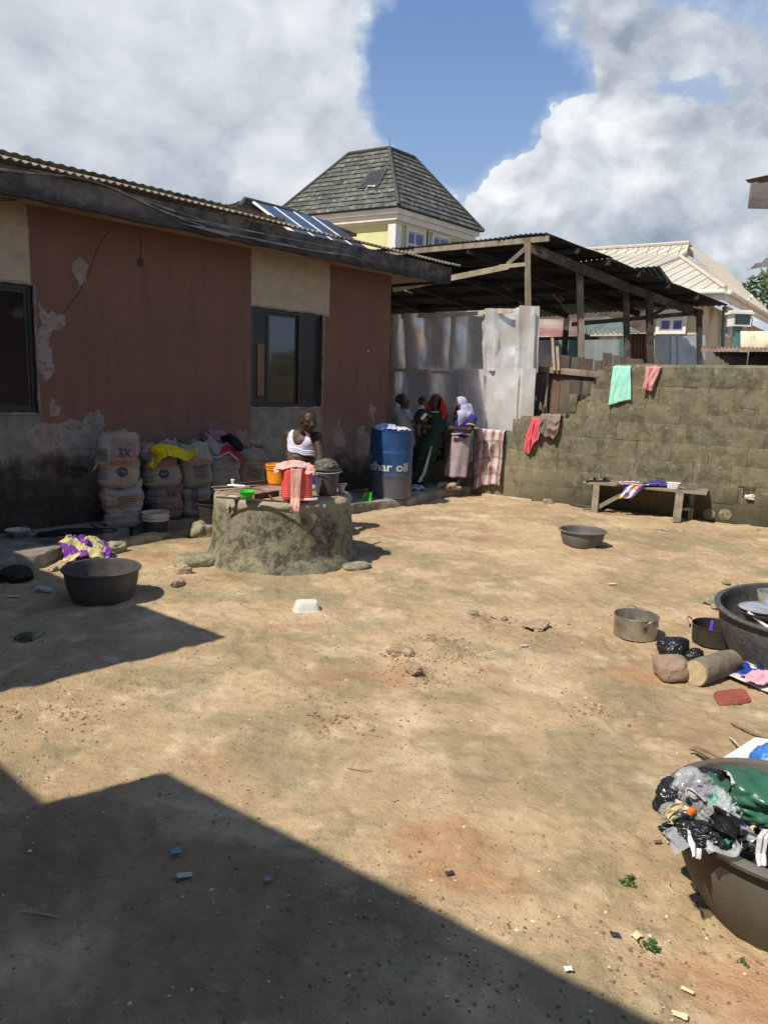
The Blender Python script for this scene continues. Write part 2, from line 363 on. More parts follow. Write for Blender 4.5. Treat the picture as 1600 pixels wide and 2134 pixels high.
def reg_yard(n, r):
    y = .95 + 9.5*r.random(n)**1.5; x = (r.random(n)-.5)*1.25*(y+.4); q = vfb(x*1.1+50, y*1.1+3, 3)
    k = r.random(n) < np.clip(.35+q*1.6, .04, 1); return np.stack([x[k], y[k]], 1)
def reg_rub(n, r):
    i = r.integers(0, len(RUB), n); R_ = np.array(RUB); a = r.random(n)*6.28; q = np.abs(r.normal(0, .55, n))*R_[i, 2]*2.0
    return np.stack([R_[i, 0]+np.cos(a)*q, R_[i, 1]+np.sin(a)*q*1.2], 1)
def stone_mat(name, a, b_, c):
    m, t, b = newmat(name); g = t.new('ShaderNodeNewGeometry').outputs['Random Per Island']
    col = t.mix(t.rng(g, .0, .6), c4(a), c4(b_)); col = t.mix(t.rng(g, .86, .9), col, c4(c)); t.put(b.inputs['Base Color'], col)
    b.inputs['Roughness'].default_value = .9; return m
m_grit = stone_mat('grit', (.40,.25,.13), (.17,.11,.06), (.62,.52,.38))
m_soil = stone_mat('soil_crumb', (.36,.22,.11), (.22,.13,.07), (.45,.38,.26))
tag(scatter('gravel', 52000, (.0012, .0085), None, reg_yard, m_grit, 3), 'fine grit and soil crumbs strewn over the sandy yard', 'gravel')
tag(scatter('rubble', 2600, (.002, .014), None, reg_rub, m_soil, 5), 'broken crumbs of concrete and soil in low heaps on the yard', 'rubble')
# ================================================================ CONCRETE APRON along the house
m_apron = mat('apron_concrete', (.30,.26,.20), (.17,.145,.11), rough=.9, scale=5, bump=.6, bscale=30, bdist=.012, dirt=(.06,.055,.04), dscale=2.2)
m_edge = mat('mossy_concrete', (.33,.29,.19), (.17,.155,.09), rough=.95, scale=9, bump=.9, bscale=28, bdist=.02, dirt=(.055,.06,.03), dscale=4)
def slab(name, outline, z0, z1, m, seed=0, jag=.02, step=.05, kind='structure', top_n=.006):
    """thick slab with a broken edge; outline = list of plan points"""
    pts = []
    n = len(outline)
    for i in range(n):
        a = Vector(outline[i]).to_3d(); b = Vector(outline[(i+1) % n]).to_3d(); a.z = b.z = 0; k = max(1, int((b-a).length/step))
        for j in range(k):
            p = a.lerp(b, j/k); q = p + Vector((fb(p, 5, seed), fb(p, 5, seed+3), 0))*jag + Vector((nz(p, 1.6, seed), nz(p, 1.6, seed+5), 0))*jag*1.4; pts.append(q)
    c = sum(pts, Vector())/len(pts); N = len(pts); vs = []; fs = []
    rings = [(0, z0, 1.0), (.0, z0+(z1-z0)*.55, 1.0), (.012, z1-.012, 1), (.03, z1, 1)]
    for (ins, z, _) in rings:
        for p in pts:
            dirv = (c-p).normalized(); q = p + dirv*(ins + (.012*fb((p.x, p.y, z), 14, seed) if z < z1 else 0)); vs.append((q.x, q.y, z + (top_n*fb(p, 3, seed+1) if z >= z1-.02 else 0)))
    for r_ in range(len(rings)-1):
        for k in range(N): fs.append((r_*N+k, r_*N+(k+1) % N, (r_+1)*N+(k+1) % N, (r_+1)*N+k))
    fs.append(tuple((len(rings)-1)*N+k for k in range(N)))
    me_o = mk(name, vs, fs, m, None, True, 40); me_o['kind'] = kind; return me_o
def xy(v): return (v.x, v.y)
apx = [(-160,1235,0), (0,1197,0), (70,1187,0), (150,1166,0), (160,1140,AP), (232,1128,AP), (262,1112,AP), (270,1090,AP)]
front = [xy(G(*q)) for q in [(-160,1240,0), (0,1197,0), (75,1186,0), (142,1163,0), (165,1135,.02), (222,1132,.02), (268,1118,.02)]]
back = [xy(hw(u, 0, -.02)) for u in (1.6, -3)]
slab('apron', front + [xy(G(272,1092,AP))] + back, -.05, AP, m_apron, 1)
slab('apron', [xy(G(272,1094,AP)), xy(G(330,1092,AP-.02)), xy(G(400,1082,AP-.02)), xy(G(470,1075,AP-.03)), xy(hw(3.4, 0, .55)), xy(hw(3.4, 0, -.02)), xy(hw(1.64, 0, -.02))], -.05, AP-.012, m_apron, 2)
slab('apron', [xy(hw(3.44, 0, .66)), xy(G(700,1078,0)), xy(G(760,1066,0)), xy(G(860,1055,0)), xy(G(930,1036,0)), xy(G(1000,1027,0)), xy(bw(-.55, 0, -.02)), xy(bw(-2.4, 0, -.02)), xy(hw(5.5, 0, -.02)), xy(hw(3.44, 0, -.02))], -.05, AP, m_apron, 3)
# loose kerb pieces of old concrete in front of the apron
def lump(name, label, cat, a, b_, wd, ht, seed, m=None, group=None, jag=.3):
    a = Vector((a.x, a.y, 0)); b_ = Vector((b_.x, b_.y, 0)); L = (b_-a).length; ang = math.atan2((b_-a).y, (b_-a).x)
    o = rock(name, (a+b_)/2 + Z*(ht*.28), (L, wd, ht), m or m_edge, None, seed, jag, 4, ang); return tag(o, label, cat, group)
lump('kerb_stone', 'squat mossy lump of broken kerb just right of the purple and yellow cloth', 'kerb stone', GP(222,1158), GP(262,1150), .13, .13, 11)
lump('kerb_stone', 'long mossy piece of broken kerb pointing at the well from the apron', 'kerb stone', GP(250,1140), GP(348,1125), .12, .13, 12)
lump('step_stone', 'flat worn step of concrete at the left foot of the well', 'stone', GP(360,1178), GP(455,1172), .30, .11, 13, m_edge, None, .12)
lump('step_stone', 'pale flat slab of concrete by the right foot of the well', 'stone', GP(716,1188), GP(768,1180), .18, .06, 14, m_edge, None, .12)
lump('rock', 'mossy boulder tucked behind the left side of the well', 'rock', GP(402,1120), GP(452,1112), .25, .22, 15)
# ================================================================ THE HOUSE on the left
UL, UR = -3.0, 5.46; ZT = 3.13
W1 = (-.95, .42, 1.24, 2.42); W2 = (2.965, 4.14, 1.285, 2.475)
house = thing('bungalow', 'low maroon plastered bungalow with cream panels over its windows and corrugated roof', 'house', hw(1.5, 0))
def wall_mat():
    m, t, b = newmat('old_plaster'); o = t.coord(); p = t.v('SUBTRACT', o, tuple(HA)); u = t.v('DOT_PRODUCT', p, tuple(HD)); z = t.sep(o)[2]
    uz = t.comb(u, 0, z); w1 = t.warp(uz, 6, .05, 3); us, _, zs = t.sep(w1)
    w2 = t.warp(t.warp(uz, 3.5, .32, 4), 16, .07, 4); u2, _, z2 = t.sep(w2)
    big = t.noise(uz, 1.3, 5, .6); mid = t.noise(uz, 7, 6, .65); fine = t.noise(uz, 45, 4, .7)
    streak = t.noise(t.v('MULTIPLY', uz, (9, 1, .9)), 1, 5, .6)
    def box(u0, u1, z0, z1, U=us, Zz=zs, s=.008):
        a = t.m('MULTIPLY', t.rng(U, u0-s, u0+s), t.rng(U, u1-s, u1+s, 1, 0)); return t.m('MULTIPLY', a, t.m('MULTIPLY', t.rng(Zz, z0-s, z0+s), t.rng(Zz, z1-s, z1+s, 1, 0)))
    def blob(u0, z0, ru, rz, s=.035, U=u2, Zz=z2):
        q = t.v('LENGTH', t.comb(t.m('DIVIDE', t.m('SUBTRACT', U, u0), ru), 0, t.m('DIVIDE', t.m('SUBTRACT', Zz, z0), rz))); return t.rng(q, 1-s, 1+s, 1, 0)
    def mx(l):
        s = l[0]
        for q in l[1:]: s = t.m('MAXIMUM', s, q)
        return s
    maroon = t.mix(t.rng(big, .3, .7), (.19, .098, .064, 1), (.15, .083, .058, 1))
    maroon = t.mix(t.m('MULTIPLY', t.rng(mid, .5, .75), .5), maroon, (.20, .12, .09, 1))
    maroon = t.mix(t.m('MULTIPLY', t.rng(streak, .46, .68), .6), maroon, (.13, .075, .06, 1))
    cream = t.mix(t.rng(mid, .4, .7), (.40, .34, .235, 1), (.32, .275, .19, 1)); cream = t.mix(t.m('MULTIPLY', t.rng(streak, .5, .8), .5), cream, (.30, .25, .16, 1))
    cm = mx([box(-5, .395, 2.42, 3.3), box(2.96, 4.24, 2.47, 3.3)])
    col = t.mix(cm, maroon, cream)
    # below the windows and over the lower wall the paint has gone
    plaster = t.mix(t.rng(mid, .35, .7), (.26, .215, .175, 1), (.17, .14, .12, 1))
    bare = t.mix(t.rng(mid, .35, .7), (.22, .20, .175, 1), (.13, .12, .108, 1)); bare = t.mix(t.m('MULTIPLY', t.rng(fine, .6, .75), .7), bare, (.06, .05, .04, 1))
    pm = mx([box(-5, .43, .4, 1.22, s=.02), box(2.97, 4.15, .0, 1.27, s=.03)]); col = t.mix(pm, col, bare)
    fade = t.rng(t.m('ADD', z, t.m('MULTIPLY', mid, .7)), .95, 1.75, 1, 0)
    col = t.mix(t.m('MULTIPLY', fade, .55), col, plaster)
    peel = mx([blob(.62, 1.0, .34, .20), blob(.95, 1.02, .13, .22), blob(.55, 1.28, .06, .06), blob(1.15, .85, .07, .08), blob(.50, 1.95, .07, .30), blob(.60, 2.12, .12, .10), blob(.52, 1.75, .06, .2),
               blob(.88, 2.58, .06, .12), blob(4.95, .78, .13, .22), blob(4.5, .85, .12, .14), blob(5.3, .8, .1, .25), blob(5.15, 1.2, .05, .12)])
    patch = t.rng(t.m('SUBTRACT', t.noise(t.v('ADD', w2, (7, 0, 2)), 2.6, 6, .62), t.m('MULTIPLY', t.m('ABSOLUTE', t.m('SUBTRACT', z, .82)), .45)), .50, .53)
    peel = t.m('MAXIMUM', peel, t.m('MULTIPLY', patch, .7)); peel = t.m('MULTIPLY', peel, t.rng(t.noise(w1, 13, 5, .65), .36, .46, .25, 1))
    col = t.mix(t.m('MULTIPLY', peel, .75), col, t.mix(t.rng(mid, .35, .7), (.32, .285, .25, 1), (.22, .195, .165, 1)))
    # cracks
    def crack(pts, wd=.006):
        s = None
        wq = t.warp(uz, 9, .07, 4); U, _, Q = t.sep(wq)
        for (a, b_) in zip(pts[:-1], pts[1:]):
            du, dz = b_[0]-a[0], b_[1]-a[1]; L2 = du*du+dz*dz
            tt = t.m('DIVIDE', t.m('ADD', t.m('MULTIPLY', t.m('SUBTRACT', U, a[0]), du), t.m('MULTIPLY', t.m('SUBTRACT', Q, a[1]), dz)), L2, clamp=True)
            ex = t.m('SUBTRACT', U, t.m('ADD', t.m('MULTIPLY', tt, du), a[0])); ez = t.m('SUBTRACT', Q, t.m('ADD', t.m('MULTIPLY', tt, dz), a[1]))
            q = t.rng(t.v('LENGTH', t.comb(ex, 0, ez)), wd*.4, wd, 1, 0); s = q if s is None else t.m('MAXIMUM', s, q)
        return s
    ck = crack([hpx(228,480), hpx(202,520), hpx(192,553), hpx(175,595), hpx(145,637), hpx(128,655)])
    ck2 = crack([hpx(293,470), hpx(293,545)], .009); knob = blob(*hpx(293,547), .035, .05, .2, us, zs)
    # damp black rot at the foot of the wall
    dn = t.m('ADD', z2, t.m('MULTIPLY', t.m('SUBTRACT', t.noise(uz, 2.1, 6, .62), .5), .9))
    rot = t.rng(dn, .36, .60, 1, 0)
    rotl = t.m('MULTIPLY', t.rng(dn, .62, .86, 1, 0), t.rng(u, .3, 1.4, 1, 0)); rot = t.m('MAXIMUM', rot, rotl)
    drip = t.m('MULTIPLY', t.rng(t.noise(t.v('MULTIPLY', w2, (5, 1, .7)), 1.3, 6, .65), .56, .68), t.rng(z, .4, 1.15, 1, 0)); rot = t.m('MAXIMUM', rot, t.m('MULTIPLY', drip, .8)); rot = t.m('MAXIMUM', rot, blob(.72, .66, .16, .08)); rot = t.m('MULTIPLY', rot, t.rng(mid, .25, .6, .75, 1))
    col = t.mix(t.m('MULTIPLY', rot, .95), col, t.mix(fine, (.018, .016, .013, 1), (.04, .036, .026, 1)))
    spots = t.m('MULTIPLY', t.rng(t.noise(uz, 16, 3, .6), .66, .72), t.rng(z, .5, 1.5, 1, 0)); col = t.mix(t.m('MULTIPLY', spots, .6), col, (.07, .035, .025, 1))
    col = t.mix(t.m('MULTIPLY', t.m('MAXIMUM', ck, t.m('MAXIMUM', ck2, knob)), .8), col, (.04, .025, .02, 1))
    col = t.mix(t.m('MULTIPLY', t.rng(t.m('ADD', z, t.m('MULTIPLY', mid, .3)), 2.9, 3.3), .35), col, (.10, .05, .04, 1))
    wm = box(5.0, 5.04, 2.055, 2.07, s=.004); col = t.mix(wm, col, (.7, .68, .65, 1))
    t.put(b.inputs['Base Color'], col); b.inputs['Roughness'].default_value = .9; b.inputs['Specular IOR Level'].default_value = .25
    h = t.m('ADD', t.m('MULTIPLY', mid, .5), t.m('MULTIPLY', fine, .25)); h = t.m('SUBTRACT', h, t.m('MULTIPLY', peel, .8)); h = t.m('SUBTRACT', h, t.m('MULTIPLY', ck, 1.2))
    h = t.m('SUBTRACT', h, t.m('MULTIPLY', rot, .3))
    t.put(b.inputs['Normal'], t.bump(h, .7, .012)); return m
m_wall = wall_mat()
def wall_open(name, u0, u1, z0, z1, holes, th, m, parent, P=hw):
    us = sorted({u0, u1, *[h[0] for h in holes], *[h[1] for h in holes]}); zs = sorted({z0, z1, *[h[2] for h in holes], *[h[3] for h in holes]})
    mb = MB()
    for a, b_ in zip(us[:-1], us[1:]):
        for c, d in zip(zs[:-1], zs[1:]):
            um, zm = (a+b_)/2, (c+d)/2
            if any(h[0] < um < h[1] and h[2] < zm < h[3] for h in holes): continue
            mb.add([P(a, c), P(b_, c), P(b_, d), P(a, d)], [(0, 1, 2, 3)]); mb.add([P(a, c, -th), P(b_, c, -th), P(b_, d, -th), P(a, d, -th)], [(3, 2, 1, 0)])
    for h in holes + [(u0, u1, z0, z1)]:
        a, b_, c, d = h; q = [P(a, c), P(b_, c), P(b_, d), P(a, d)]; r_ = [P(a, c, -th), P(b_, c, -th), P(b_, d, -th), P(a, d, -th)]
        mb.add(q+r_, [(0, 1, 5, 4), (1, 2, 6, 5), (2, 3, 7, 6), (3, 0, 4, 7)])
    return mb.build(name, m, parent, smooth=False)
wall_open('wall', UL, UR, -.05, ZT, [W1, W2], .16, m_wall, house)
for (ua, ub, oa, ob) in ((UL, UL, 0, -7), (UR-.16, UR, -.16, -7)):
    mb = MB(); mb.box((hw(ub-.08, ZT/2, -3.6)), (.16, 6.85, ZT), (HD, HN, Z)); mb.build('wall', m_wall, house, smooth=False)
MB().box(hw((UL+UR)/2, ZT/2, -7.1), (UR-UL, .16, ZT), (HD, HN, Z)).build('wall', m_wall, house, smooth=False)
m_rev = mat('window_reveal', (.16,.14,.13), (.10,.09,.085), rough=.9)
m_black = mat('black_aluminium', (.012,.012,.013), (.02,.02,.02), rough=.4, bump=.05, spec=.5)
m_glass_d, _t, _b = newmat('tinted_glass'); _t.put(_b.inputs['Base Color'], (.012, .012, .013, 1)); _b.inputs['Roughness'].default_value = .06; _b.inputs['Specular IOR Level'].default_value = .9; _b.inputs['IOR'].default_value = 1.6
_t.put(_b.inputs['Normal'], _t.bump(_t.noise(_t.coord(), 3, 3), .06, .02))
m_mesh_d, _t, _b = newmat('fly_screen'); _o = _t.coord(); _t.put(_b.inputs['Base Color'], _t.mix(_t.rng(_t.noise(_o, 3, 4), .4, .65), (.065, .06, .055, 1), (.04, .04, .038, 1))); _b.inputs['Roughness'].default_value = .5
m_dark = mat('dark_opening', (.012,.011,.010), (.018,.017,.015), rough=.35, bump=.05)  # near-black fill standing in for the unlit room inside the window
m_ply = mat('brown_plywood', (.22,.12,.06), (.15,.08,.045), rough=.7, stretch=(1,1,.2))
def window(W, splits, kinds):
    a, b_, c, d = W; of = -.07
    fr = MB()
    for (x0, x1, y0, y1) in ((a, b_, c, c+.045), (a, b_, d-.045, d), (a, a+.045, c+.045, d-.045), (b_-.045, b_, c+.045, d-.045)): fr.box(hw((x0+x1)/2, (y0+y1)/2, of), (x1-x0-.001, .07, y1-y0), (HD, HN, Z))
    wo = fr.build('window', m_black, house, smooth=False); bevel(wo, .003)
    xs_ = [a+.045] + splits + [b_-.045]
    for i, (x0, x1) in enumerate(zip(xs_[:-1], xs_[1:])):
        o2 = of - (.012 if i % 2 else -.012); k = kinds[i]
        s_ = MB(); q = .03
        for (e0, e1, y0, y1) in ((x0, x1, c+.046, c+.046+q), (x0, x1, d-.046-q, d-.046), (x0, x0+q, c+.046+q, d-.046-q), (x1-q, x1, c+.046+q, d-.046-q)): s_.box(hw((e0+e1)/2, (y0+y1)/2, o2), (e1-e0-.002, .018, y1-y0-.001), (HD, HN, Z))
        s_.build('window_sash', m_black, wo, smooth=False)
        mk('pane', [hw(x0+q, c+.07, o2), hw(x1-q, c+.07, o2), hw(x1-q, d-.07, o2), hw(x0+q, d-.07, o2)], [(0,1,2,3)], {'g': m_glass_d, 's': m_mesh_d, 'b': m_dark}[k], wo, smooth=False)
    return wo
window(W1, [-.55, .0], 'gsg')
wo2 = window(W2, [3.27, 3.76], 'bgb')
MB().box(hw(3.15, 1.74, -.052), (.10, .006, .62), (HD, HN, Z)).build('inner_board', m_ply, wo2, smooth=False)
# broken plaster edges round the openings
m_sill = mat('crumbled_plaster', (.34,.29,.24), (.2,.17,.14), rough=.95, bump=.8, bscale=30, bdist=.02)
def crumb_edge(pts, parent, wd=.03, seed=0):
    mb = MB(); n = 60; L = sum(((Vector(b_)-Vector(a)).length for a, b_ in zip(pts[:-1], pts[1:])))
    pp = []
    for (a, b_) in zip(pts[:-1], pts[1:]):
        a = Vector(a); b_ = Vector(b_); k = max(2, int((b_-a).length/.03)); pp += [a.lerp(b_, i/k) for i in range(k)]
    pp.append(Vector(pts[-1])); pp = [p + Vector((nz(p, 12, seed), nz(p, 12, seed+1), nz(p, 12, seed+2)))*.008 for p in pp]
    mb.tube(pp, [wd*(.25+.5*abs(nz(p, 9, seed+5))) for p in pp], 6); return mb.build('plaster_edge', m_sill, parent)
crumb_edge([hw(-.95, 1.235, .0), hw(.425, 1.235, .0), hw(.425, 2.425, .0), hw(-.95, 2.425, 0)], house, .035, 1)
crumb_edge([hw(2.96, 1.28, 0), hw(4.145, 1.28, 0), hw(4.145, 2.48, 0), hw(2.96, 2.48, 0)], house, .03, 5)
# fascia of old concrete, soffit and corrugated roof
def fascia_mat():
    m, t, b = newmat('weathered_fascia'); o = t.coord(); z = t.sep(o)[2]; wv = t.warp(o, 4, .12, 5)
    n = t.noise(wv, 3.2, 6, .62); f = t.noise(o, 28, 5, .7); g = t.noise(wv, 9, 5, .6)
    col = t.mix(t.rng(t.m('ADD', n, t.m('MULTIPLY', g, .3)), .5, .8), (.035, .034, .033, 1), (.15, .135, .115, 1)); col = t.mix(t.m('MULTIPLY', t.rng(f, .5, .7), .5), col, (.02, .02, .02, 1))
    lz = t.rng(t.m('ADD', t.sep(wv)[2], t.m('MULTIPLY', g, .08)), 3.15, 3.24, 1, 0); col = t.mix(t.m('MULTIPLY', lz, .7), col, (.016, .016, .018, 1))
    t.put(b.inputs['Base Color'], col); b.inputs['Roughness'].default_value = .93; t.put(b.inputs['Normal'], t.bump(t.m('ADD', t.m('MULTIPLY', g, .6), t.m('MULTIPLY', f, .4)), .9, .02)); return m
m_fascia = fascia_mat()
UF = 6.27
def fas(a, b_):
    u = UL + a*(UF-UL); k = b_*4
    zz = [3.085, 3.315, 3.315, 3.085, 3.085]; oo = [.44, .44, .36, .36, .44]; i = min(3, int(k)); fr = k-i
    z = zz[i]*(1-fr)+zz[i+1]*fr; of = oo[i]*(1-fr)+oo[i+1]*fr
    return hw(u, z + (.012*fb((u, z, 0), 2.5, 1) if z < 3.2 else .004*nz((u, 0, 0), 3)), of + .008*fb((u*2, z*6, of), 2, 2))
mb = MB().grid(fas, 220, 12); e = [fas(1, k/12) for k in range(12)]; mb.add(e, [tuple(range(12))[::-1]]); mb.build('fascia', m_fascia, house, sharp=50)
mb = MB().box(hw(UF-.05, 3.2, -3.2), (.08, 7.1, .21), (HD, HN, Z)); mb.build('fascia', m_fascia, house, smooth=False)
m_soff = mat('soffit_plaster', (.32,.24,.19), (.24,.18,.14), rough=.9, scale=3, dirt=(.10,.06,.05), dscale=2, dlo=.5, dhi=.75)
mb = MB().box(hw((UL+UF)/2, 3.135, .17), (UF-UL-.12, .37, .02), (HD, HN, Z)); mb.build('soffit', m_soff, house, smooth=False)
mb = MB().box(hw((UR+UF)/2-.04, 3.136, -3.3), (UF-UR-.1, 6.5, .02), (HD, HN, Z)); mb.build('soffit', m_soff, house, smooth=False)
m_roof = mat('old_zinc_sheet', (.40,.37,.30), (.28,.25,.20), rough=.65, met=.25, scale=3, dirt=(.16,.10,.06), dscale=1.3, bump=.1)
RUP = (-HN*math.cos(rad(14)) + Z*math.sin(rad(14))).normalized()
u = UL; k = 0
while u < 6.38:
    wd = min(.77, 6.42-u); mb = corr(hw(u, 3.355 + .004*(k % 2) + random.uniform(-.004, .006), .50 + random.uniform(-.015, .02)), HD + Z*random.uniform(-.004, .004), RUP, wd, 3.9, .0115, .0765, 8, .01, k, 6)
    n0 = len(mb.v)
    o = mb.build('roof_sheet', m_roof, house, sharp=None); sd = o.modifiers.new('s', 'SOLIDIFY'); sd.thickness = .0035; u += .765; k += 1
RB = (HN*math.cos(rad(14)) + Z*math.sin(rad(14)))
corr(hw(UL, 3.355, -7.6), HD, (HN*math.cos(rad(14))+Z*math.sin(rad(14))), 9.4, 4.4, .0115, .153, 4, 0, 3, 3).build('roof_slope', m_roof, house, sharp=None)
# the two wires slung along the fascia
m_wire = mat('grey_wire', (.33,.32,.30), (.2,.2,.19), rough=.6, bump=0)
def wire_on_fascia(pxs, r, seed, off=.455):
    pts = [PL(x, y, HA + HN*off, HN) for x, y in pxs]; q = []
    for i in range(len(pts)-1):
        for k in range(6):
            t_ = k/6; p0 = pts[max(i-1, 0)]; p1 = pts[i]; p2 = pts[i+1]; p3 = pts[min(i+2, len(pts)-1)]
            q.append(.5*((2*p1) + (p2-p0)*t_ + (2*p0-5*p1+4*p2-p3)*t_**2 + (3*p1-3*p2+p0-p3)*t_**3))
    q.append(pts[-1]); return MB().tube(q, r, 6)
wire_on_fascia([(-60,345), (0,350), (60,361), (120,366), (180,374), (240,392), (300,420), (340,440), (380,456), (420,470), (470,490), (520,495), (600,510), (680,527), (740,535)], .0045, 1, .458).build('cable', m_wire, house)
wire_on_fascia([(290,410), (350,436), (420,458), (470,475), (540,484), (600,497), (680,513), (720,520)], .0035, 2, .452).build('cable', m_wire, house)
wire_on_fascia([(-40,413), (20,418), (72,414)], .004, 3, .12).build('cable', MATS['black_aluminium'], house)
# ================================================================ BLOCK WALL across the yard
def wpos_mat(name, fn, rough=.92, bump=.8, bd=.012):
    """material laid out in the place itself, so that pieces sharing one mesh still differ"""
    m, t, b = newmat(name); g = t.new('ShaderNodeNewGeometry').outputs['Position']; r = t.new('ShaderNodeObjectInfo').outputs['Random']
    col, h = fn(t, g, r); t.put(b.inputs['Base Color'], col); b.inputs['Roughness'].default_value = rough; b.inputs['Specular IOR Level'].default_value = .2
    t.put(b.inputs['Normal'], t.bump(h, bump, bd)); return m
def blockcol(t, g, r):
    p = t.v('SUBTRACT', g, tuple(WA)); u = t.v('DOT_PRODUCT', p, tuple(WD)); z = t.sep(g)[2]; uz = t.comb(u, 0, z); wv = t.warp(uz, 2.5, .25, 6)
    n = t.noise(wv, 1.5, 6, .62); m_ = t.noise(wv, 6, 6, .68); f = t.noise(g, 60, 4, .7); st = t.noise(t.v('MULTIPLY', wv, (7, 1, 1.2)), 1, 6, .66)
    col = t.mix(t.rng(m_, .36, .66), (.175, .16, .108, 1), (.088, .083, .056, 1))
    col = t.mix(t.m('MULTIPLY', r, .35), col, (.25, .20, .12, 1))
    col = t.mix(t.m('MULTIPLY', t.rng(st, .55, .74), .6), col, (.34, .29, .19, 1))
    col = t.mix(t.m('MULTIPLY', t.rng(n, .52, .70), .7), col, (.06, .058, .038, 1))
    col = t.mix(t.m('MULTIPLY', t.rng(t.noise(t.warp(uz, 9, .1, 4), 11, 6, .7), .56, .68), .55), col, (.36, .32, .23, 1)); col = t.mix(t.m('MULTIPLY', t.rng(t.noise(t.warp(uz, 9, .1, 4), 17, 6, .7), .57, .68), .6), col, (.05, .047, .03, 1))
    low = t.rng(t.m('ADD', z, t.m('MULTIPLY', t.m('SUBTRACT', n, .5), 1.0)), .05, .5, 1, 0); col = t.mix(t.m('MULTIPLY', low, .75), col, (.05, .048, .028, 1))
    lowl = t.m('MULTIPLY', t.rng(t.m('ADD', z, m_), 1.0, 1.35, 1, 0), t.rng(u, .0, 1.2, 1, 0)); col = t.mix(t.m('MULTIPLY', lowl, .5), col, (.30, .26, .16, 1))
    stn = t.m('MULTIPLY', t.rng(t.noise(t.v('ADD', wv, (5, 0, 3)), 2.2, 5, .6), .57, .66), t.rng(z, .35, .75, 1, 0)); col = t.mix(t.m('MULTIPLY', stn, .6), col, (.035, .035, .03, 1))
    col = t.mix(t.m('MULTIPLY', t.rng(f, .6, .75), .5), col, (.05, .045, .03, 1)); col = t.mix(t.m('MULTIPLY', t.rng(f, .25, .36, 1, 0), .35), col, (.38, .34, .24, 1))
    return col, t.m('ADD', t.m('ADD', t.m('MULTIPLY', m_, .8), t.m('MULTIPLY', f, .4)), t.m('MULTIPLY', st, .5))
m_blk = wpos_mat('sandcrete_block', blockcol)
blockwall = thing('block_wall', 'weathered mossy sandcrete block wall stepping down to the left across the yard', 'wall', WA)
BL, BH, BT = .455, .245, .15
def block_mesh(seed, L=BL, Hh=BH, T=BT, nu=6, nv=4, ch=.012):
    mb = MB()
    def fn(a, b_):
        x = (a-.5)*L; z = (b_-.5)*Hh; e = min(min(a, 1-a)*L, min(b_, 1-b_)*Hh); q = 0 if e > .002 else .35
        y = -T/2 + .005*fb((x*3, z*3, seed), 3, seed) + (.006 + .016*max(0, nz((x, z, seed), 7, seed)))*q
        return Vector((x + (.004*nz((x, z, 0), 12, seed) if q else 0), y, z + (.005*nz((x, z, 5), 9, seed) if q else 0)))
    us_ = [0, .03, .25, .5, .75, .97, 1]; vs_ = [0, .06, .5, .94, 1]
    vs = [fn(a, b_) for b_ in vs_ for a in us_]; nu, nv = 7, 5
    fs = [(j*nu+i, j*nu+i+1, (j+1)*nu+i+1, (j+1)*nu+i) for j in range(nv-1) for i in range(nu-1)]
    border = [i for i in range(nu)] + [j*nu+nu-1 for j in range(1, nv)] + [(nv-1)*nu+i for i in range(nu-2, -1, -1)] + [j*nu for j in range(nv-2, 0, -1)]
    k = len(vs); bk = [Vector((vs[i].x, T/2, vs[i].z)) for i in border]; vs += bk; n = len(border)
    fs += [(border[i], k+i, k+(i+1) % n, border[(i+1) % n]) for i in range(n)]; fs.append(tuple(k+i for i in range(n))[::-1])
    me = bpy.data.meshes.new('block'); me.from_pydata([tuple(v) for v in vs], [], [f[::-1] if len(f) == 4 and max(f) < k else f for f in fs]); me.materials.append(m_blk)
    import bmesh
    bm = bmesh.new(); bm.from_mesh(me); bmesh.ops.recalc_face_normals(bm, faces=bm.faces); bm.to_mesh(me); bm.free()
    me.polygons.foreach_set('use_smooth', [True]*len(me.polygons)); me.set_sharp_from_angle(angle=rad(50)); return me
BM_ = [block_mesh(i) for i in range(9)]
HB = [block_mesh(20+i, BL*.5) for i in range(3)]
WROT = math.atan2(WD.y, WD.x)
def put_block(me, p, parent, rot=WROT, sx=1, tilt=0, name='block'):
    o = bpy.data.objects.new(name, me); COL.objects.link(o); o.location = p; o.rotation_euler = (random.uniform(-.006, .006), tilt, rot); o.scale = (sx, 1, 1); attach(o, parent); return o
def top_at(u):
    for (a, h) in ((1.50, 8), (1.33, 7), (.90, 6), (.20, 5)):
        if u > a: return h
    return 4
HOLE = bpx(1560, 1027)
for c in range(8):
    off = (c % 2)*BL/2 + .07*math.sin(c*2.1); u = -2.45 - off
    while u < 5.6:
        uc = u + BL/2
        need = top_at(uc - .05)
        if c < need:
            hole = abs(uc-HOLE[0]) < BL/2 and abs((c+.5)*BH-HOLE[1]) < BH/2
            if hole:
                for (a, b_) in ((u, HOLE[0]-.075), (HOLE[0]+.075, u+BL)):
                    if b_-a > .06: put_block(HB[c % 3], bw((a+b_)/2, (c+.5)*BH, BT/2 - BT/2), blockwall, sx=(b_-a-.004)/(BL*.5))
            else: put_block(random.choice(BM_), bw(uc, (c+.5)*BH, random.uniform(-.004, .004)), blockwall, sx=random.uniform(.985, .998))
        u += BL
for (px_, py_, sx, dz) in ((1085, 890, .9, 0), (1262, 790, 1.0, 0), (1245, 828, .7, 0), (1196, 836, .5, -.02)):
    uu, zz = bpx(px_, py_); put_block(HB[px_ % 3], bw(uu, zz-.01+dz, 0), blockwall, sx=sx, tilt=random.uniform(-.1, .1))
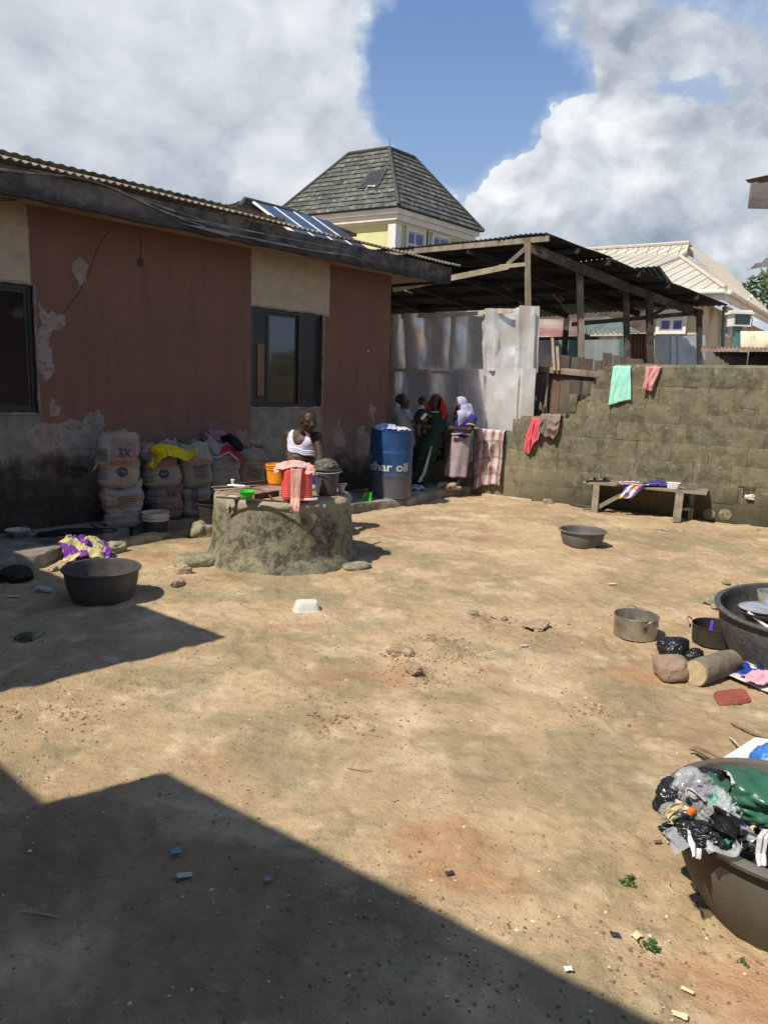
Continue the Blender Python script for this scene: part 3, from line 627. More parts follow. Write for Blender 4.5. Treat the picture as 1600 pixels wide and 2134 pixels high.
# mortar bed behind the faces
mc = MB()
for (a, b_, h) in ((-2.6, .20, 3.92), (.20, .92, 4.9), (.92, 1.36, 5.9), (1.36, 1.52, 6.9), (1.52, HOLE[0]-.07, 7.93), (HOLE[0]+.07, 5.7, 7.93)): mc.box(bw((a+b_)/2, h*BH/2, -.004), (b_-a, .126, h*BH), (WD, WN, Z))
mc.box(bw(HOLE[0], (HOLE[1]+.09+7.93*BH)/2, -.004), (.14, .126, 7.93*BH-HOLE[1]-.09), (WD, WN, Z)); mc.box(bw(HOLE[0], (HOLE[1]-.07)/2, -.004), (.14, .126, HOLE[1]-.07), (WD, WN, Z))
mc.build('mortar', m_blk, blockwall, smooth=False)
# rough capping of mortar along the top
mb = MB()
for (px0, py0, px1, py1) in ((1280, 763, 1700, 767), (1212, 838, 1262, 812), (1100, 872, 1180, 866)):
    a, za = bpx(px0, py0); b_, zb = bpx(px1, py1); n = max(3, int((b_-a)/.05)); pts = []; rr = []
    for i in range(n+1):
        u = a+(b_-a)*i/n; z = za+(zb-za)*i/n; pts.append(bw(u, z-.025+.008*nz((u, 0, 0), 6), .02*nz((u, 3, 0), 4))); rr.append(.05+.012*nz((u, 7, 0), 5))
    mb.tube(pts, rr, 10)
mb.build('capping', m_blk, blockwall)
# plugged drain holes and the rag in the open one
for (px_, py_, r) in ((1478, 1070, .075), (1511, 1071, .08)):
    uu, zz = bpx(px_, py_); mb = MB().lathe([(0, .012), (r*.8, .012), (r, .004), (r*1.02, -.03)], bw(uu, zz, BT/2), 18, ax=(WD, Z, -WN), fn=lambda t_, i, r_, z_: (r_*(1+.12*nz((math.cos(t_), math.sin(t_), px_), 1.5)), z_)); mb.build('plug', m_edge, blockwall)
m_white_rag = mat('white_rag', (.75,.73,.70), (.55,.52,.48), rough=.9)
tag(rock('rag', bw(HOLE[0]+.02, HOLE[1]-.05, BT/2-.02), (.12, .1, .08), m_white_rag, None, 3, .6, 3, flat=True), 'crumpled white rag stuffed in the hole low in the block wall', 'rag')
# second, higher heap of blocks behind the wall on the right
wall2 = thing('block_wall', 'short broken block wall behind the yard wall at the right edge', 'wall', bw(2.6, 0, -1.6))
for i in range(8):
    a = bw(2.75+i*.47, 2.02 if i else 1.98, -1.5); a.z = 2.12 + .01*(i % 2); put_block(BM_[i], a, wall2, sx=.97)
    for c in range(8): put_block(BM_[(i+c) % 9], bw(2.75+i*.47, 1.9-c*.25, -1.5), wall2)
m_rust = mat('rusty_zinc', (.20,.10,.065), (.30,.24,.20), rough=.8, met=.2, scale=5, dirt=(.10,.05,.035), dscale=3)
m_creamz = mat('cream_zinc', (.62,.57,.42), (.50,.45,.33), rough=.6, scale=3, dirt=(.3,.24,.15), dscale=2)
def sheet_px(name, q, Y, m, label, cat, n=30, amp=.02, parent=None, horizontal=False, kind=None, group=None):
    """corrugated sheet between four corners tl, tr, br, bl: ((px, py, depth), ...)"""
    P4 = [D(*c) for c in q]; mb = MB(); nn = (P4[1]-P4[0]).cross(P4[3]-P4[0]).normalized()
    mb.grid(lambda a, b_: (P4[0]*(1-a)+P4[1]*a)*(1-b_) + (P4[3]*(1-a)+P4[2]*a)*b_ + nn*(amp*math.cos(2*math.pi*n*(b_ if horizontal else a))), 2 if horizontal else n*6, n*6 if horizontal else 2)
    o = mb.build(name, m, parent, sharp=None); s_ = o.modifiers.new('s', 'SOLIDIFY'); s_.thickness = .003
    if label: tag(o, label, cat, group)
    return o
sheet_px('roof_sheet', [(1462,722,12.2), (1720,728,10.3), (1730,731,9.6), (1458,733,11.2)], 0, m_rust, 'low rusty corrugated sheet lying over the blocks behind the wall', 'roof sheet', 30, .012)
sheet_px('zinc_fence', [(1541,690,17), (1680,690,15.5), (1680,760,15.5), (1541,760,17)], 0, m_creamz, 'cream corrugated fence at the right edge under the tree', 'fence', 20, .025)
# ================================================================ SHINY SHEET-METAL WALL behind the women
SHO = -.36
def metal_mat(name, c1, c2, rough, dirt=.35):
    m, t, b = newmat(name); g = t.new('ShaderNodeNewGeometry').outputs['Position']; r = t.new('ShaderNodeObjectInfo').outputs['Random']
    n = t.noise(t.v('ADD', g, t.comb(r, r, r)), 2.5, 6, .62); f = t.noise(g, 24, 5, .7)
    col = t.mix(t.rng(n, .35, .65), c4(c1), c4(c2)); col = t.mix(t.m('MULTIPLY', r, .5), col, (.55, .53, .47, 1)); col = t.mix(t.m('MULTIPLY', t.rng(f, .62, .7), dirt), col, (.9, .9, .88, 1))
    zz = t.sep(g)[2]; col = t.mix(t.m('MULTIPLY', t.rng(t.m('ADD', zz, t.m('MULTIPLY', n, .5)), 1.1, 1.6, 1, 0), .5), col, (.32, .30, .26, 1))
    t.put(b.inputs['Base Color'], col); b.inputs['Metallic'].default_value = .45; t.put(b.inputs['Roughness'], t.rng(n, .3, .7, rough, rough+.16))
    b.inputs['Specular IOR Level'].default_value = .5; t.put(b.inputs['Normal'], t.bump(t.noise(g, 5, 4, .6), .35, .03)); return m
m_plate = metal_mat('printing_plate', (.95,.95,.94), (.84,.85,.86), .24)
sheetwall = thing('sheet_metal_wall', 'tall wall of dented shiny silver sheets nailed to battens behind the women', 'wall', bw(-1, 0, SHO))
def plates(px0, px1, ytop, ybot, n, seed, lap=.02):
    r = random.Random(seed)
    u0, _ = bpx(px0, (ytop(px0)+ybot(px0))/2, SHO); u1, _ = bpx(px1, (ytop(px1)+ybot(px1))/2, SHO)
    cuts = [u0+(u1-u0)*(i+r.uniform(-.22, .22)*(0 < i < n))/n for i in range(n+1)]
    for i in range(n):
        a, b_ = cuts[i]-lap*r.random(), cuts[i+1]+lap*r.random(); xm = px0+(px1-px0)*(i+.5)/n
        zt = bpx(xm, ytop(xm), SHO)[1]; zb = bpx(xm, ybot(xm), SHO)[1]; sk = r.uniform(-.05, .05); tl = r.uniform(-.2, .2); cv = r.choice((-.05,-.03,.03,.06)); fq = r.uniform(1, 3); ph = r.random()*6; dents = [(r.random(), r.random(), r.uniform(.08, .3), r.uniform(-.03, .03)) for _ in range(4)]
        tw = r.uniform(-.05, .05)
        def fn(x, y):
            o_ = .02+.003*(i % 2) + (.11+.06*math.sin(ph))*(1-y)**1.2 + cv*(4*x*(1-x)) + tl*(x-.5)*.6 + tw*(x-.5)*(y-.5) + .010*math.sin(y*fq*3+ph+x*2) + .006*fb((x*2, y*3, seed+i), 1.2)
            for (dx, dy, dr, da) in dents:
                q = math.hypot((x-dx)*.5, y-dy)/dr
                if q < 1: o_ += da*(1-q)
            return bw(a+(b_-a)*x + sk*(y-.5)*.25, zt+(zb-zt)*y + .004*nz((x*2, i, y), 1), SHO+o_)
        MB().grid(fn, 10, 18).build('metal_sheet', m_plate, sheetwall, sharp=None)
ln = lambda x0, y0, x1, y1: (lambda x: y0+(y1-y0)*(x-x0)/(x1-x0))
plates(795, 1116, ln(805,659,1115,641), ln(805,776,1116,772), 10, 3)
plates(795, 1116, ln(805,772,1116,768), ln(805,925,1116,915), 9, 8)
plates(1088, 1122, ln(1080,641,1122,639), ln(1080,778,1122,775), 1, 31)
m_wood = mat('weathered_wood', (.30,.24,.17), (.19,.15,.11), rough=.85, scale=7, bump=.5, bscale=25, stretch=(1,1,.5), dirt=(.09,.07,.05), dscale=3)
m_woodl = mat('pale_batten', (.50,.41,.29), (.38,.30,.2), rough=.85, scale=7, bump=.4, bscale=25)
m_woodd = mat('dark_wood', (.095,.075,.055), (.05,.042,.035), rough=.9, scale=7, bump=.6, bscale=22, dirt=(.18,.16,.13), dscale=4, tint=.3)
def batten(a, b_, off, wd, th, m, parent, name='batten'):
    ua, za = bpx(*a, off); ub, zb = bpx(*b_, off); return MB().beam(bw(ua, za, off), bw(ub, zb, off), th, wd, jit=.003).build(name, m, parent, smooth=False)
batten((798,661), (945,655), SHO+.13, .06, .03, m_woodl, sheetwall); batten((905,658), (1068,648), SHO+.14, .055, .03, m_woodl, sheetwall)
batten((800,769), (944,777), SHO+.20, .05, .03, m_woodl, sheetwall)
# ================================================================ OPEN MARKET SHED
shed = thing('market_shed', 'big open shed with dark corrugated roof on rough wooden posts behind the wall', 'shed', (3.5, 13.2, 0))
m_under = mat('dark_zinc', (.028,.032,.036), (.016,.017,.019), rough=.6, met=.3, scale=2.5, dirt=(.045,.038,.03), dscale=2, tint=.2)
Pr = Vector((2.65, 12.4, 4.2)); Pf = Vector((5.95, 13.25, 3.22)); E1 = Vector((-.868, .497, .0)); SLP = (Pf-Pr)
cr_ = D(1130, 491, 12.4); Pr = cr_; Pf = D(1502, 636, 13.1); SLP = Pf-Pr
e_end = D(872, 516, 13.9); E1 = (e_end-Pr).normalized()
nrow = 3
for i in range(11):
    for j in range(nrow):
        p0 = Pr + E1*(i*.86-.12) + SLP*(j/nrow - .02) + Z*(.006*(i % 2) - .012*j)
        mb = corr(p0 + Vector((0,0,random.uniform(-.01, .012))) + SLP*random.uniform(-.01, .012), E1, SLP, .92, SLP.length/nrow*1.07, .014, .09, 6, .03, i*3+j, 5)
        o = mb.build('roof_sheet', m_under, shed, sharp=None); s_ = o.modifiers.new('s', 'SOLIDIFY'); s_.thickness = .003
# the far slope of the shed, seen below the near one
m_teal = mat('teal_zinc', (.10,.17,.16), (.06,.08,.08), rough=.5, met=.4, scale=4, dirt=(.05,.05,.05), dscale=3)
for (a, b_, yy) in (((1185,652), (1335,645), 14.6), ((1290,648), (1440,640), 14.2), ((1110,660), (1215,652), 15)):
    p, q = D(*a, yy), D(*b_, yy-.2); corr(p-Z*.02, q-p, Vector((-.3,-.2,.22)), (q-p).length, 1.2, .016, .09, 6, .01, 5, 3).build('roof_sheet', m_teal, shed, sharp=None)
m_woodk = mat('shaded_wood', (.035,.03,.025), (.022,.019,.017), rough=.9)  # inner timber coloured near black, standing in for shade under the roof
# timber: verge rafter, purlins, posts
def pxbeam(a, b_, wd, th, m, name, parent, jit=.004): return MB().beam(D(*a), D(*b_), wd, th, jit=jit).build(name, m, parent, smooth=False)
MB().beam(Pr+E1*.22-Z*.16, Pr+SLP*.55+E1*.3-Z*.17, .07, .15, jit=.004).build('rafter', m_woodd, shed, smooth=False); MB().beam(Pr+SLP*.5+E1*.36-Z*.15, Pf+E1*.36-Z*.13, .07, .12, jit=.004).build('rafter', m_woodd, shed, smooth=False)
for k in range(1, 6):
    a = Pr + SLP*(k/6) - Z*.05; MB().beam(a - E1*.1, a + E1*9.3, .05, .08).build('purlin', m_woodk, shed, smooth=False)
for k in range(1, 7):
    a = Pr + E1*(k*1.4) - Z*.12; MB().beam(a, a + SLP*1.0, .05, .1).build('rafter', m_woodk, shed, smooth=False)
MB().beam(Pr - Z*.055 - E1*.12, Pr - Z*.055 + E1*9.3, .05, .085).build('purlin', m_wood, shed, smooth=False)
posts = [((1098,505,12.3), (1102,800,12.3), .085, m_wood), ((1207,560,13.0), (1214,850,13.0), .10, m_wood), ((1304,600,13.2), (1308,850,13.2), .085, m_woodd), ((1352,612,13.1), (1357,850,13.1), .10, m_woodd), ((1456,645,13.2), (1457,850,13.2), .07, m_woodd), ((1181,655,15.2), (1173,760,15.2), .10, m_woodd)]
for a, b_, wd, m_ in posts:
    p, q = D(*a), D(*b_); q = p + (q-p)*((p.z+.02)/(p.z-q.z)); MB().beam(q, p, wd, wd, up=(0,1,0), jit=.006).build('post', m_, shed, smooth=False)
pxbeam((818,603,12.0), (1058,556,12.25), .04, .085, m_woodl, 'beam', shed); pxbeam((1040,556,12.28), (1100,550,12.3), .04, .06, m_woodl, 'beam', shed)
pxbeam((1056,551,12.3), (1095,517,12.3), .05, .06, m_wood, 'brace', shed); pxbeam((820,590,12.6), (840,580,12.6), .05, .07, m_woodl, 'beam', shed)
pxbeam((1190,676,13.6), (1465,651,13.3), .05, .07, m_woodd, 'tie_beam', shed); pxbeam((1115,706,15), (1470,701,14.6), .05, .07, m_woodd, 'rail', shed)
pxbeam((1345,665,13.6), (1388,640,13.7), .04, .05, m_woodd, 'brace', shed)
# stalls seen through the shed
m_redz = mat('red_rusty_zinc', (.20,.085,.07), (.30,.23,.2), rough=.6, met=.2, scale=2, stretch=(.4,.4,3))
sheet_px('roof_sheet', [(1113,666,17.5), (1236,664,17.5), (1228,704,16.5), (1113,706,16.5)], 0, m_redz, 'rust red corrugated lean-to roof seen through the shed left of the posts', 'roof sheet', 7, .035, horizontal=True)
m_grnz = mat('green_grey_zinc', (.16,.20,.17), (.10,.12,.11), rough=.6, met=.2, scale=4)
sheet_px('roof_sheet', [(1216,664,18), (1268,660,17), (1340,694,16), (1214,697,16)], 0, m_grnz, 'green grey sloping roof seen between the posts of the shed', 'roof sheet', 12, .02)
m_panel = metal_mat('dull_plate', (.48,.52,.54), (.36,.40,.42), .4, .2); m_tealp = mat('teal_panel', (.12,.24,.22), (.09,.18,.17), rough=.5)
back = thing('metal_partition', 'partition of dull metal sheets at the back of the shed', 'partition', D(1200, 760, 15.5))
edges = [1118, 1146, 1176, 1203, 1216, 1236, 1262, 1290, 1312]
for i in range(len(edges)-1):
    x0, x1 = edges[i], edges[i+1]; y = 15.4
    mk('sheet', [D(x0,706,y), D(x1+2,705,y+.03), D(x1+2,790,y+.03), D(x0,790,y)], [(0,3,2,1)], m_tealp if i in (2, 7) else m_panel, back, smooth=False)
back2 = thing('metal_partition', 'tall panel of pale grey sheets right of the brown door panel', 'partition', D(1410, 760, 13.8))
for (x0, x1, m_) in ((1363, 1397, m_panel), (1397, 1413, m_woodl), (1411, 1468, m_panel)):
    mk('sheet', [D(x0,700,13.8), D(x1+1,698,13.82), D(x1+1,790,13.82), D(x0,790,13.8)], [(0,3,2,1)], m_panel, back2, smooth=False)
m_brownz = mat('brown_zinc', (.26,.13,.07), (.17,.085,.05), rough=.7, scale=3)
sheet_px('door_panel', [(1311,696,13.9), (1352,695,13.9), (1352,800,13.9), (1311,800,13.9)], 0, m_brownz, 'brown corrugated door panel standing between two shed posts', 'door panel', 6, .02)
# ================================================================ PLANK FENCE behind the low part of the wall
fence = thing('plank_fence', 'dark fence of rough upright planks between the shiny wall and the block wall', 'fence', bw(.9, 0, -.75))
m_plank = mat('grey_plank', (.13,.10,.075), (.075,.06,.05), rough=.9, scale=8, bump=.7, bscale=25, stretch=(1,1,.18), dirt=(.22,.18,.14), dscale=5, tint=.5)
m_plankb = mat('brown_plank', (.17,.095,.06), (.11,.065,.045), rough=.85, scale=8, bump=.5, bscale=25, stretch=(1,1,.18), tint=.3)
x = 1112; i = 0; r_ = random.Random(4)
while x < 1300:
    wpx = r_.choice([19, 22, 26, 17]); m_ = m_plankb if i in (1, 2) else m_plank
    zt = bpx(x, 771+r_.uniform(-2, 3), -.7)[1]; u0 = bpx(x, 790, -.7)[0]; u1 = bpx(x+wpx, 790, -.7)[0]; 
    MB().box(bw((u0+u1)/2, zt/2, -.7+r_.uniform(-.02, .02)), (u1-u0-.008, .022, zt), (WD, WN, Z), .006).build('plank', m_, fence, smooth=False); x += wpx; i += 1
x = 1128
for k, (x0, x1, yt) in enumerate([(1128,1150,742), (1166,1186,741), (1187,1216,744), (1217,1234,748), (1236,1252,752), (1253,1272,736), (1273,1288,741), (1289,1310,744), (1310,1338,748), (1338,1362,757), (1362,1376,748)]):
    zt = bpx(x0, yt, -1.1)[1]; u0 = bpx(x0, 770, -1.1)[0]; u1 = bpx(x1, 770, -1.1)[0]
    MB().box(bw((u0+u1)/2, zt/2+.3, -1.1+r_.uniform(-.02, .02)), (u1-u0-.006, .022, zt-.6), (WD, WN, Z), .008).build('plank', m_plank, fence, smooth=False)
MB().beam(bw(*bpx(1108,768,-.66), -.66), bw(*bpx(1268,782,-.66), -.66), .06, .09, jit=.006).build('rail', m_wood, fence, smooth=False)
for (a, b_) in (((1150,704), (1154,772)), ((1160,722), (1163,772))): MB().beam(bw(*bpx(*a,-.6), -.6), bw(*bpx(*b_,-.6), -.6), .035, .03, up=(0,1,0)).build('stake', m_woodl, fence, smooth=False)
MB().beam(bw(*bpx(1118,770,-.62), -.62) - Z*.9, bw(*bpx(1118,770,-.62), -.62), .05, .05, up=(0,1,0)).build('post', m_woodd, fence, smooth=False)
MB().beam(bw(*bpx(1141,772,-.63), -.63) - Z*.9, bw(*bpx(1141,772,-.63), -.63), .03, .03, up=(0,1,0)).build('stake', m_wood, fence, smooth=False)
# ================================================================ YELLOW HOUSE with the tower roof
tw = thing('yellow_house', 'two-storey pale yellow house with steep grey-green tiled tower roof', 'house', (0, 30, 0))
ZE, ZT2 = 8.2, 10.95
E0 = G(830, 429, ZE); LV, LD_ = 6.1, 5.75            # eave square: along -WD and along HD
MV = -WD
def tp(a, b_, z): p = E0 + MV*a + HD*b_; return Vector((p.x, p.y, z))
m_ylw = mat('pale_yellow_render', (.62,.60,.30), (.56,.54,.27), rough=.85, scale=2, bump=.1)
m_wht = mat('white_trim', (.72,.70,.64), (.62,.60,.54), rough=.8, scale=3, bump=.1)
m_tile = mat('stone_coated_tile', (.10,.105,.088), (.055,.058,.05), rough=.85, scale=3.5, dirt=(.20,.20,.175), dscale=5.5, dlo=.54, dhi=.62, bump=.4, bscale=14, bdist=.03, tint=.45)
m_ridge = mat('ridge_cap', (.07,.075,.06), (.05,.055,.045), rough=.8)
INS = 2.08
def lerp4(P4, a, b_): return (P4[0]*(1-a)+P4[1]*a)*(1-b_) + (P4[3]*(1-a)+P4[2]*a)*b_
def tiled(P4, rows, tw_, parent, m, th=.045, hole=None, seed=1, name='shingle'):
    """P4: bottom-left, bottom-right, top-right, top-left; courses of pressed tiles, each one its own slightly tilted plate"""
    r = random.Random(seed); nn = (P4[1]-P4[0]).cross(P4[3]-P4[0]).normalized(); nn = nn if nn.z > 0 else -nn
    for j in range(rows):
        b0, b1 = j/rows, (j+1.12)/rows; b1 = min(b1, 1)
        L = (lerp4(P4, 0, b0)-lerp4(P4, 1, b0)).length; n = max(1, round(L/tw_)); o = (j % 2)*.5/n
        cuts = [0] + [k/n+o for k in range(0 if o else 1, n)] + [1]; cuts = sorted({min(1, max(0, c)) for c in cuts})
        for a0, a1 in zip(cuts[:-1], cuts[1:]):
            if a1-a0 < .01: continue
            if hole and hole(a0, a1, b0, b1): continue
            q = [lerp4(P4, a0+.001, b0)+nn*(th+r.uniform(0, .012)), lerp4(P4, a1-.001, b0)+nn*(th+r.uniform(0, .012)), lerp4(P4, a1-.001, b1)+nn*.006, lerp4(P4, a0+.001, b1)+nn*.006]
            mid = [(q[0]*(1-f)+q[1]*f)+nn*(.02*math.sin(f*math.pi*4)) for f in (.25, .5, .75)]; md2 = [(q[3]*(1-f)+q[2]*f) for f in (.25, .5, .75)]
            bot = [q[0], *mid, q[1]]; topp = [q[3], *md2, q[2]]; dn = [p_-nn*th*.9 for p_ in bot]
            vs = bot+topp+dn; fs = [(k, k+1, k+6, k+5) for k in range(4)] + [(10+k, 11+k, k+1, k) for k in range(4)]
            mk(name, vs, fs, m, parent, smooth=False)
roof_t = MB(); c_ = [tp(0, 0, ZE), tp(0, LD_, ZE), tp(LV, LD_, ZE), tp(LV, 0, ZE)]; tt = [tp(INS, INS, ZT2), tp(INS, LD_-INS, ZT2), tp(LV-INS, LD_-INS, ZT2), tp(LV-INS, INS, ZT2)]
roof_t.add(c_+tt, [(0,1,5,4), (1,2,6,5), (2,3,7,6), (3,0,4,7), (4,5,6,7), (3,2,1,0)]); ro = roof_t.build('roof', m_ridge, tw, smooth=False)
holeL = lambda a0, a1, b0, b1: False
PLf = [c_[3], c_[0], tt[0], tt[3]]; PRt = [c_[0], c_[1], tt[1], tt[0]]
# skylight on the left slope
nL = (PLf[1]-PLf[0]).cross(PLf[3]-PLf[0]).normalized()
def onpl(P4, x, y, off=0.): 
    n_ = (P4[1]-P4[0]).cross(P4[3]-P4[0]).normalized(); n_ = n_ if n_.z > 0 else -n_
    return PL(x, y, P4[0]+n_*off, n_)
tiled(PLf, 13, .62, tw, m_tile, seed=2); tiled(PRt, 13, .62, tw, m_tile, seed=3)
sk_ = [onpl(PLf, *q, .09) for q in ((745,392), (787,388), (807,349), (770,356))]; skb = [onpl(PLf, *q, .0) for q in ((745,392), (787,388), (807,349), (770,356))]
so_ = MB().add(sk_+skb, [(0,1,2,3), (0,4,5,1), (1,5,6,2), (2,6,7,3), (3,7,4,0)]).build('skylight', m_ridge, tw, smooth=False)
q_ = [onpl(PLf, *q, .095) for q in ((749,390), (785,386), (802,352), (772,358))]; mk('pane', q_, [(0,1,2,3)], m_black, so_, smooth=False)  # darkness of the interior put into the pane as plain black
MB().tube([onpl(PLf, 762,397,.12), onpl(PLf, 767,387,.35), onpl(PLf, 781,388,.35), onpl(PLf, 780,386,.12)], .022, 6).build('stay', m_wht, so_)
for a, b_ in ((c_[0], tt[0]), (c_[1], tt[1]), (c_[3], tt[3]), (tt[0], tt[1]), (tt[0], tt[3])): MB().tube([a+Z*.05, b_+Z*.05], .07, 8).build('ridge_cap', m_ridge, tw)
MB().tube([tt[0], tt[0]+Z*.45], [.02, .008], 6).build('spike', m_ridge, tw)
for i_, (a, h0, h1) in enumerate(((.12, ZE-.20, ZE-.02), (.24, ZE-.42, ZE-.20), (.42, ZE-.5, ZE-.42))):
    MB().box(tp(LV/2, LD_/2, (h0+h1)/2), (LV-2*a, LD_-2*a, h1-h0), (MV, HD, Z)).build('cornice', m_wht, tw, smooth=False)
MB().box(tp(LV/2, LD_/2, (ZE-.5)/2), (LV-1.0, LD_-1.0, ZE-.5), (MV, HD, Z)).build('wall', m_ylw, tw, smooth=False)
MB().box(tp(.5, .5, ZE/2-.3), (.34, .34, ZE-.5), (MV, HD, Z)).build('corner_pilaster', m_wht, tw, smooth=False)
m_bglass, _t, _b = newmat('blue_glass'); _t.put(_b.inputs['Base Color'], (.035, .05, .22, 1)); _b.inputs['Roughness'].default_value = .1; _b.inputs['Specular IOR Level'].default_value = .8
def far_window(corner, ax, w_, h_, parent, nrm, sub=2, trim=m_wht, bars=True, tall=.35, ft=.12):
    """corner = lower left; ax = along; nrm = outward"""
    o_ = MB()
    for (x0, x1, z0, z1) in ((-ft, w_+ft, -ft, 0), (-ft, w_+ft, h_, h_+ft*1.3), (-ft, 0, 0, h_), (w_, w_+ft, 0, h_)): o_.box(corner+ax*(x0+x1)/2+Z*(z0+z1)/2+nrm*.05, (x1-x0, .1, z1-z0), (ax, nrm, Z))
    wn = o_.build('window', trim, parent, smooth=False); n = sub; f = .05
    for k in range(n):
        for (z0, z1) in ((0, h_*(1-tall)), (h_*(1-tall), h_)):
            x0, x1 = w_*k/n, w_*(k+1)/n
            mk('pane', [corner+ax*(x0+f)+Z*(z0+f)+nrm*.03, corner+ax*(x1-f)+Z*(z0+f)+nrm*.03, corner+ax*(x1-f)+Z*(z1-f)+nrm*.03, corner+ax*(x0+f)+Z*(z1-f)+nrm*.03], [(0,1,2,3)], m_bglass, wn, smooth=False)
    fr = MB().box(corner+ax*w_/2+Z*h_/2+nrm*.012, (w_, .02, h_), (ax, nrm, Z)).build('frame', trim, wn, smooth=False)
pln = tp(.5, .5, 0); NR = HN
def tpx(x, y): p = PL(x, y, pln, NR); return p
for (x0, x1, yb, yt) in ((846, 879, 530, 481), (899, 928, 540, 492)):
    a = tpx(x0, yb); b_ = tpx(x1, yb); tz = tpx(x0, yt).z; a.z = tz-1.35; far_window(a, HD, (Vector((b_.x, b_.y, 0))-Vector((a.x, a.y, 0))).length, 1.35, tw, NR, 2)
MB().tube([tpx(888, 470)+NR*.06, tpx(885, 560)+NR*.06], .04, 6).build('downpipe', m_ridge, tw)
# lower wing with the solar panels
zw = 7.1; r0 = G(511, 418, zw); r1 = r0 + HD*9; dn = (HN*math.cos(rad(30)) - Z*math.sin(rad(30))); dn2 = (-HN*math.cos(rad(30)) - Z*math.sin(rad(30)))
sp = [r0, r1, r1+dn, r0+dn]; r1 = r0 + HD*(onpl(sp, 601, 437)-r0).dot(HD); br = onpl(sp, 742, 493); ld = (br-r0).dot(dn); br = r0+HD*(br-r0).dot(HD)+dn*ld; bl = r0+dn*ld-HD*ld*.9
tl2 = r0+dn2*ld-HD*ld*.9; mk('roof', [r0, r1, br, bl, tl2, r1+dn2*ld+HD*2], [(0,3,2,1), (0,1,5,4), (0,4,3), (1,2,5)], m_ridge, tw, smooth=False)
tiled([bl, br, r1, r0], 11, .62, tw, m_tile, seed=5); tiled([tl2, bl, r0+Z*.001, r0], 10, .7, tw, m_tile, seed=6)
MB().tube([r0+Z*.05, r1+Z*.05], .07, 8).build('ridge_cap', m_ridge, tw); MB().tube([r0+Z*.05, bl+Z*.05], .07, 8).build('ridge_cap', m_ridge, tw); MB().tube([r1+Z*.05, br+Z*.05], .07, 8).build('ridge_cap', m_ridge, tw)
m_solar, _t, _b = newmat('solar_cell'); _o = _t.coord(); _t.put(_b.inputs['Base Color'], _t.mix(_t.noise(_o, 1.5), (.015, .025, .06, 1), (.03, .045, .09, 1))); _b.inputs['Roughness'].default_value = .18; _b.inputs['Specular IOR Level'].default_value = .7
sp = [r0, r1, r1+dn, r0+dn]
tops = [(531,422), (573,432), (611,442), (651,452)]; bots = [(588,465), (630,476), (672,485), (708,492)]
tops = [onpl(sp, x, y, .16) for x, y in ((529,421), (573,432), (613,442.5), (651,452), (690,461))]
for i in range(4):
    a = r0 + (tops[0]-r0).dot(HD)*HD; off = (tops[0]-r0).dot(dn); stp = (tops[3]-tops[0]).dot(HD)/3; c0 = r0 + HD*((tops[0]-r0).dot(HD)+i*stp) + dn*off; nn_ = dn.cross(HD).normalized(); nn_ = nn_ if nn_.z > 0 else -nn_
    c = c0 + HD*stp/2 + dn*1.15 + nn_*.15; pn = MB().box(c, (stp-.1, 2.3, .04), (HD, dn, nn_)).build('solar_panel', m_solar, tw, smooth=False)
    MB().box(c0+dn*1.15+nn_*.15, (.08, 2.32, .06), (HD, dn, nn_)).build('panel_rail', m_wht, tw, smooth=False)
wb = [Vector((p.x, p.y, 0)) for p in (bl, br, tl2)]; MB().box((wb[1]+wb[2])/2+Z*2.2, ((wb[1]-wb[0]).length-1.5, (wb[2]-wb[0]).length-1.5, 4.4), (HD, HN, Z)).build('wall', m_ylw, tw, smooth=False)
# ================================================================ CREAM HOUSE at the right
ch = thing('cream_house', 'cream bungalow with ribbed beige metal roof behind the shed on the right', 'house', (9, 20, 0))
m_rib = mat('beige_long_span', (.53,.48,.385), (.47,.425,.34), rough=.55, scale=1.5, bump=.05, dirt=(.38,.32,.23), dscale=1.1, dlo=.55, dhi=.8); m_rend = mat('stained_render', (.52,.44,.33), (.44,.37,.28), rough=.9, scale=1.2, dirt=(.16,.13,.10), dscale=.8, dlo=.52, dhi=.72)
m_capr = mat('brown_cap', (.35,.27,.17), (.28,.2,.13), rough=.6)
zc = 4.18; Ec = G(1510, 603, zc); Er = G(1592, 652, zc); El = Ec - WD*3.3; Elf = Ec - WD*12; ap = G(1417, 537, 5.75); Rr = G(1435, 508, 6.6); Rl = G(1216, 523, 6.6); Rb = G(1428, 530, 6.2)
def ribbed(pts, direction, step, parent, seed=0, hh=.022):
    """flat metal roof face with upstanding ribs running along `direction`"""
    pts = [Vector(p) for p in pts]; mk('roof', pts, [tuple(range(len(pts)))], m_rib, parent, smooth=False)
    n_ = (pts[1]-pts[0]).cross(pts[2]-pts[0]).normalized(); n_ = n_ if n_.z > 0 else -n_; d_ = Vector(direction).normalized(); d_ = (d_ - n_*d_.dot(n_)).normalized(); s_ = d_.cross(n_).normalized()
    o = pts[0]; vals = [((p-o).dot(s_), (p-o).dot(d_)) for p in pts]; lo = min(v_[0] for v_ in vals); hi = max(v_[0] for v_ in vals); k = lo+step/2; n = len(pts)
    while k < hi:
        xs_ = []
        for i in range(n):
            (a, b_), (c, e) = vals[i], vals[(i+1) % n]
            if (a-k)*(c-k) < 0: xs_.append(b_+(e-b_)*(k-a)/(c-a))
        if len(xs_) >= 2:
            y0, y1 = min(xs_), max(xs_); MB().box(o + s_*k + d_*(y0+y1)/2 + n_*hh*.5, (.028, y1-y0, hh), (s_, d_, n_)).build('rib', m_rib, parent, smooth=False)
        k += step
ribbed([Elf + Z*0, El + HD*0, ap, Rb, Rr, Rl - WD*2], HD*.8+Z*.25, .36, ch)
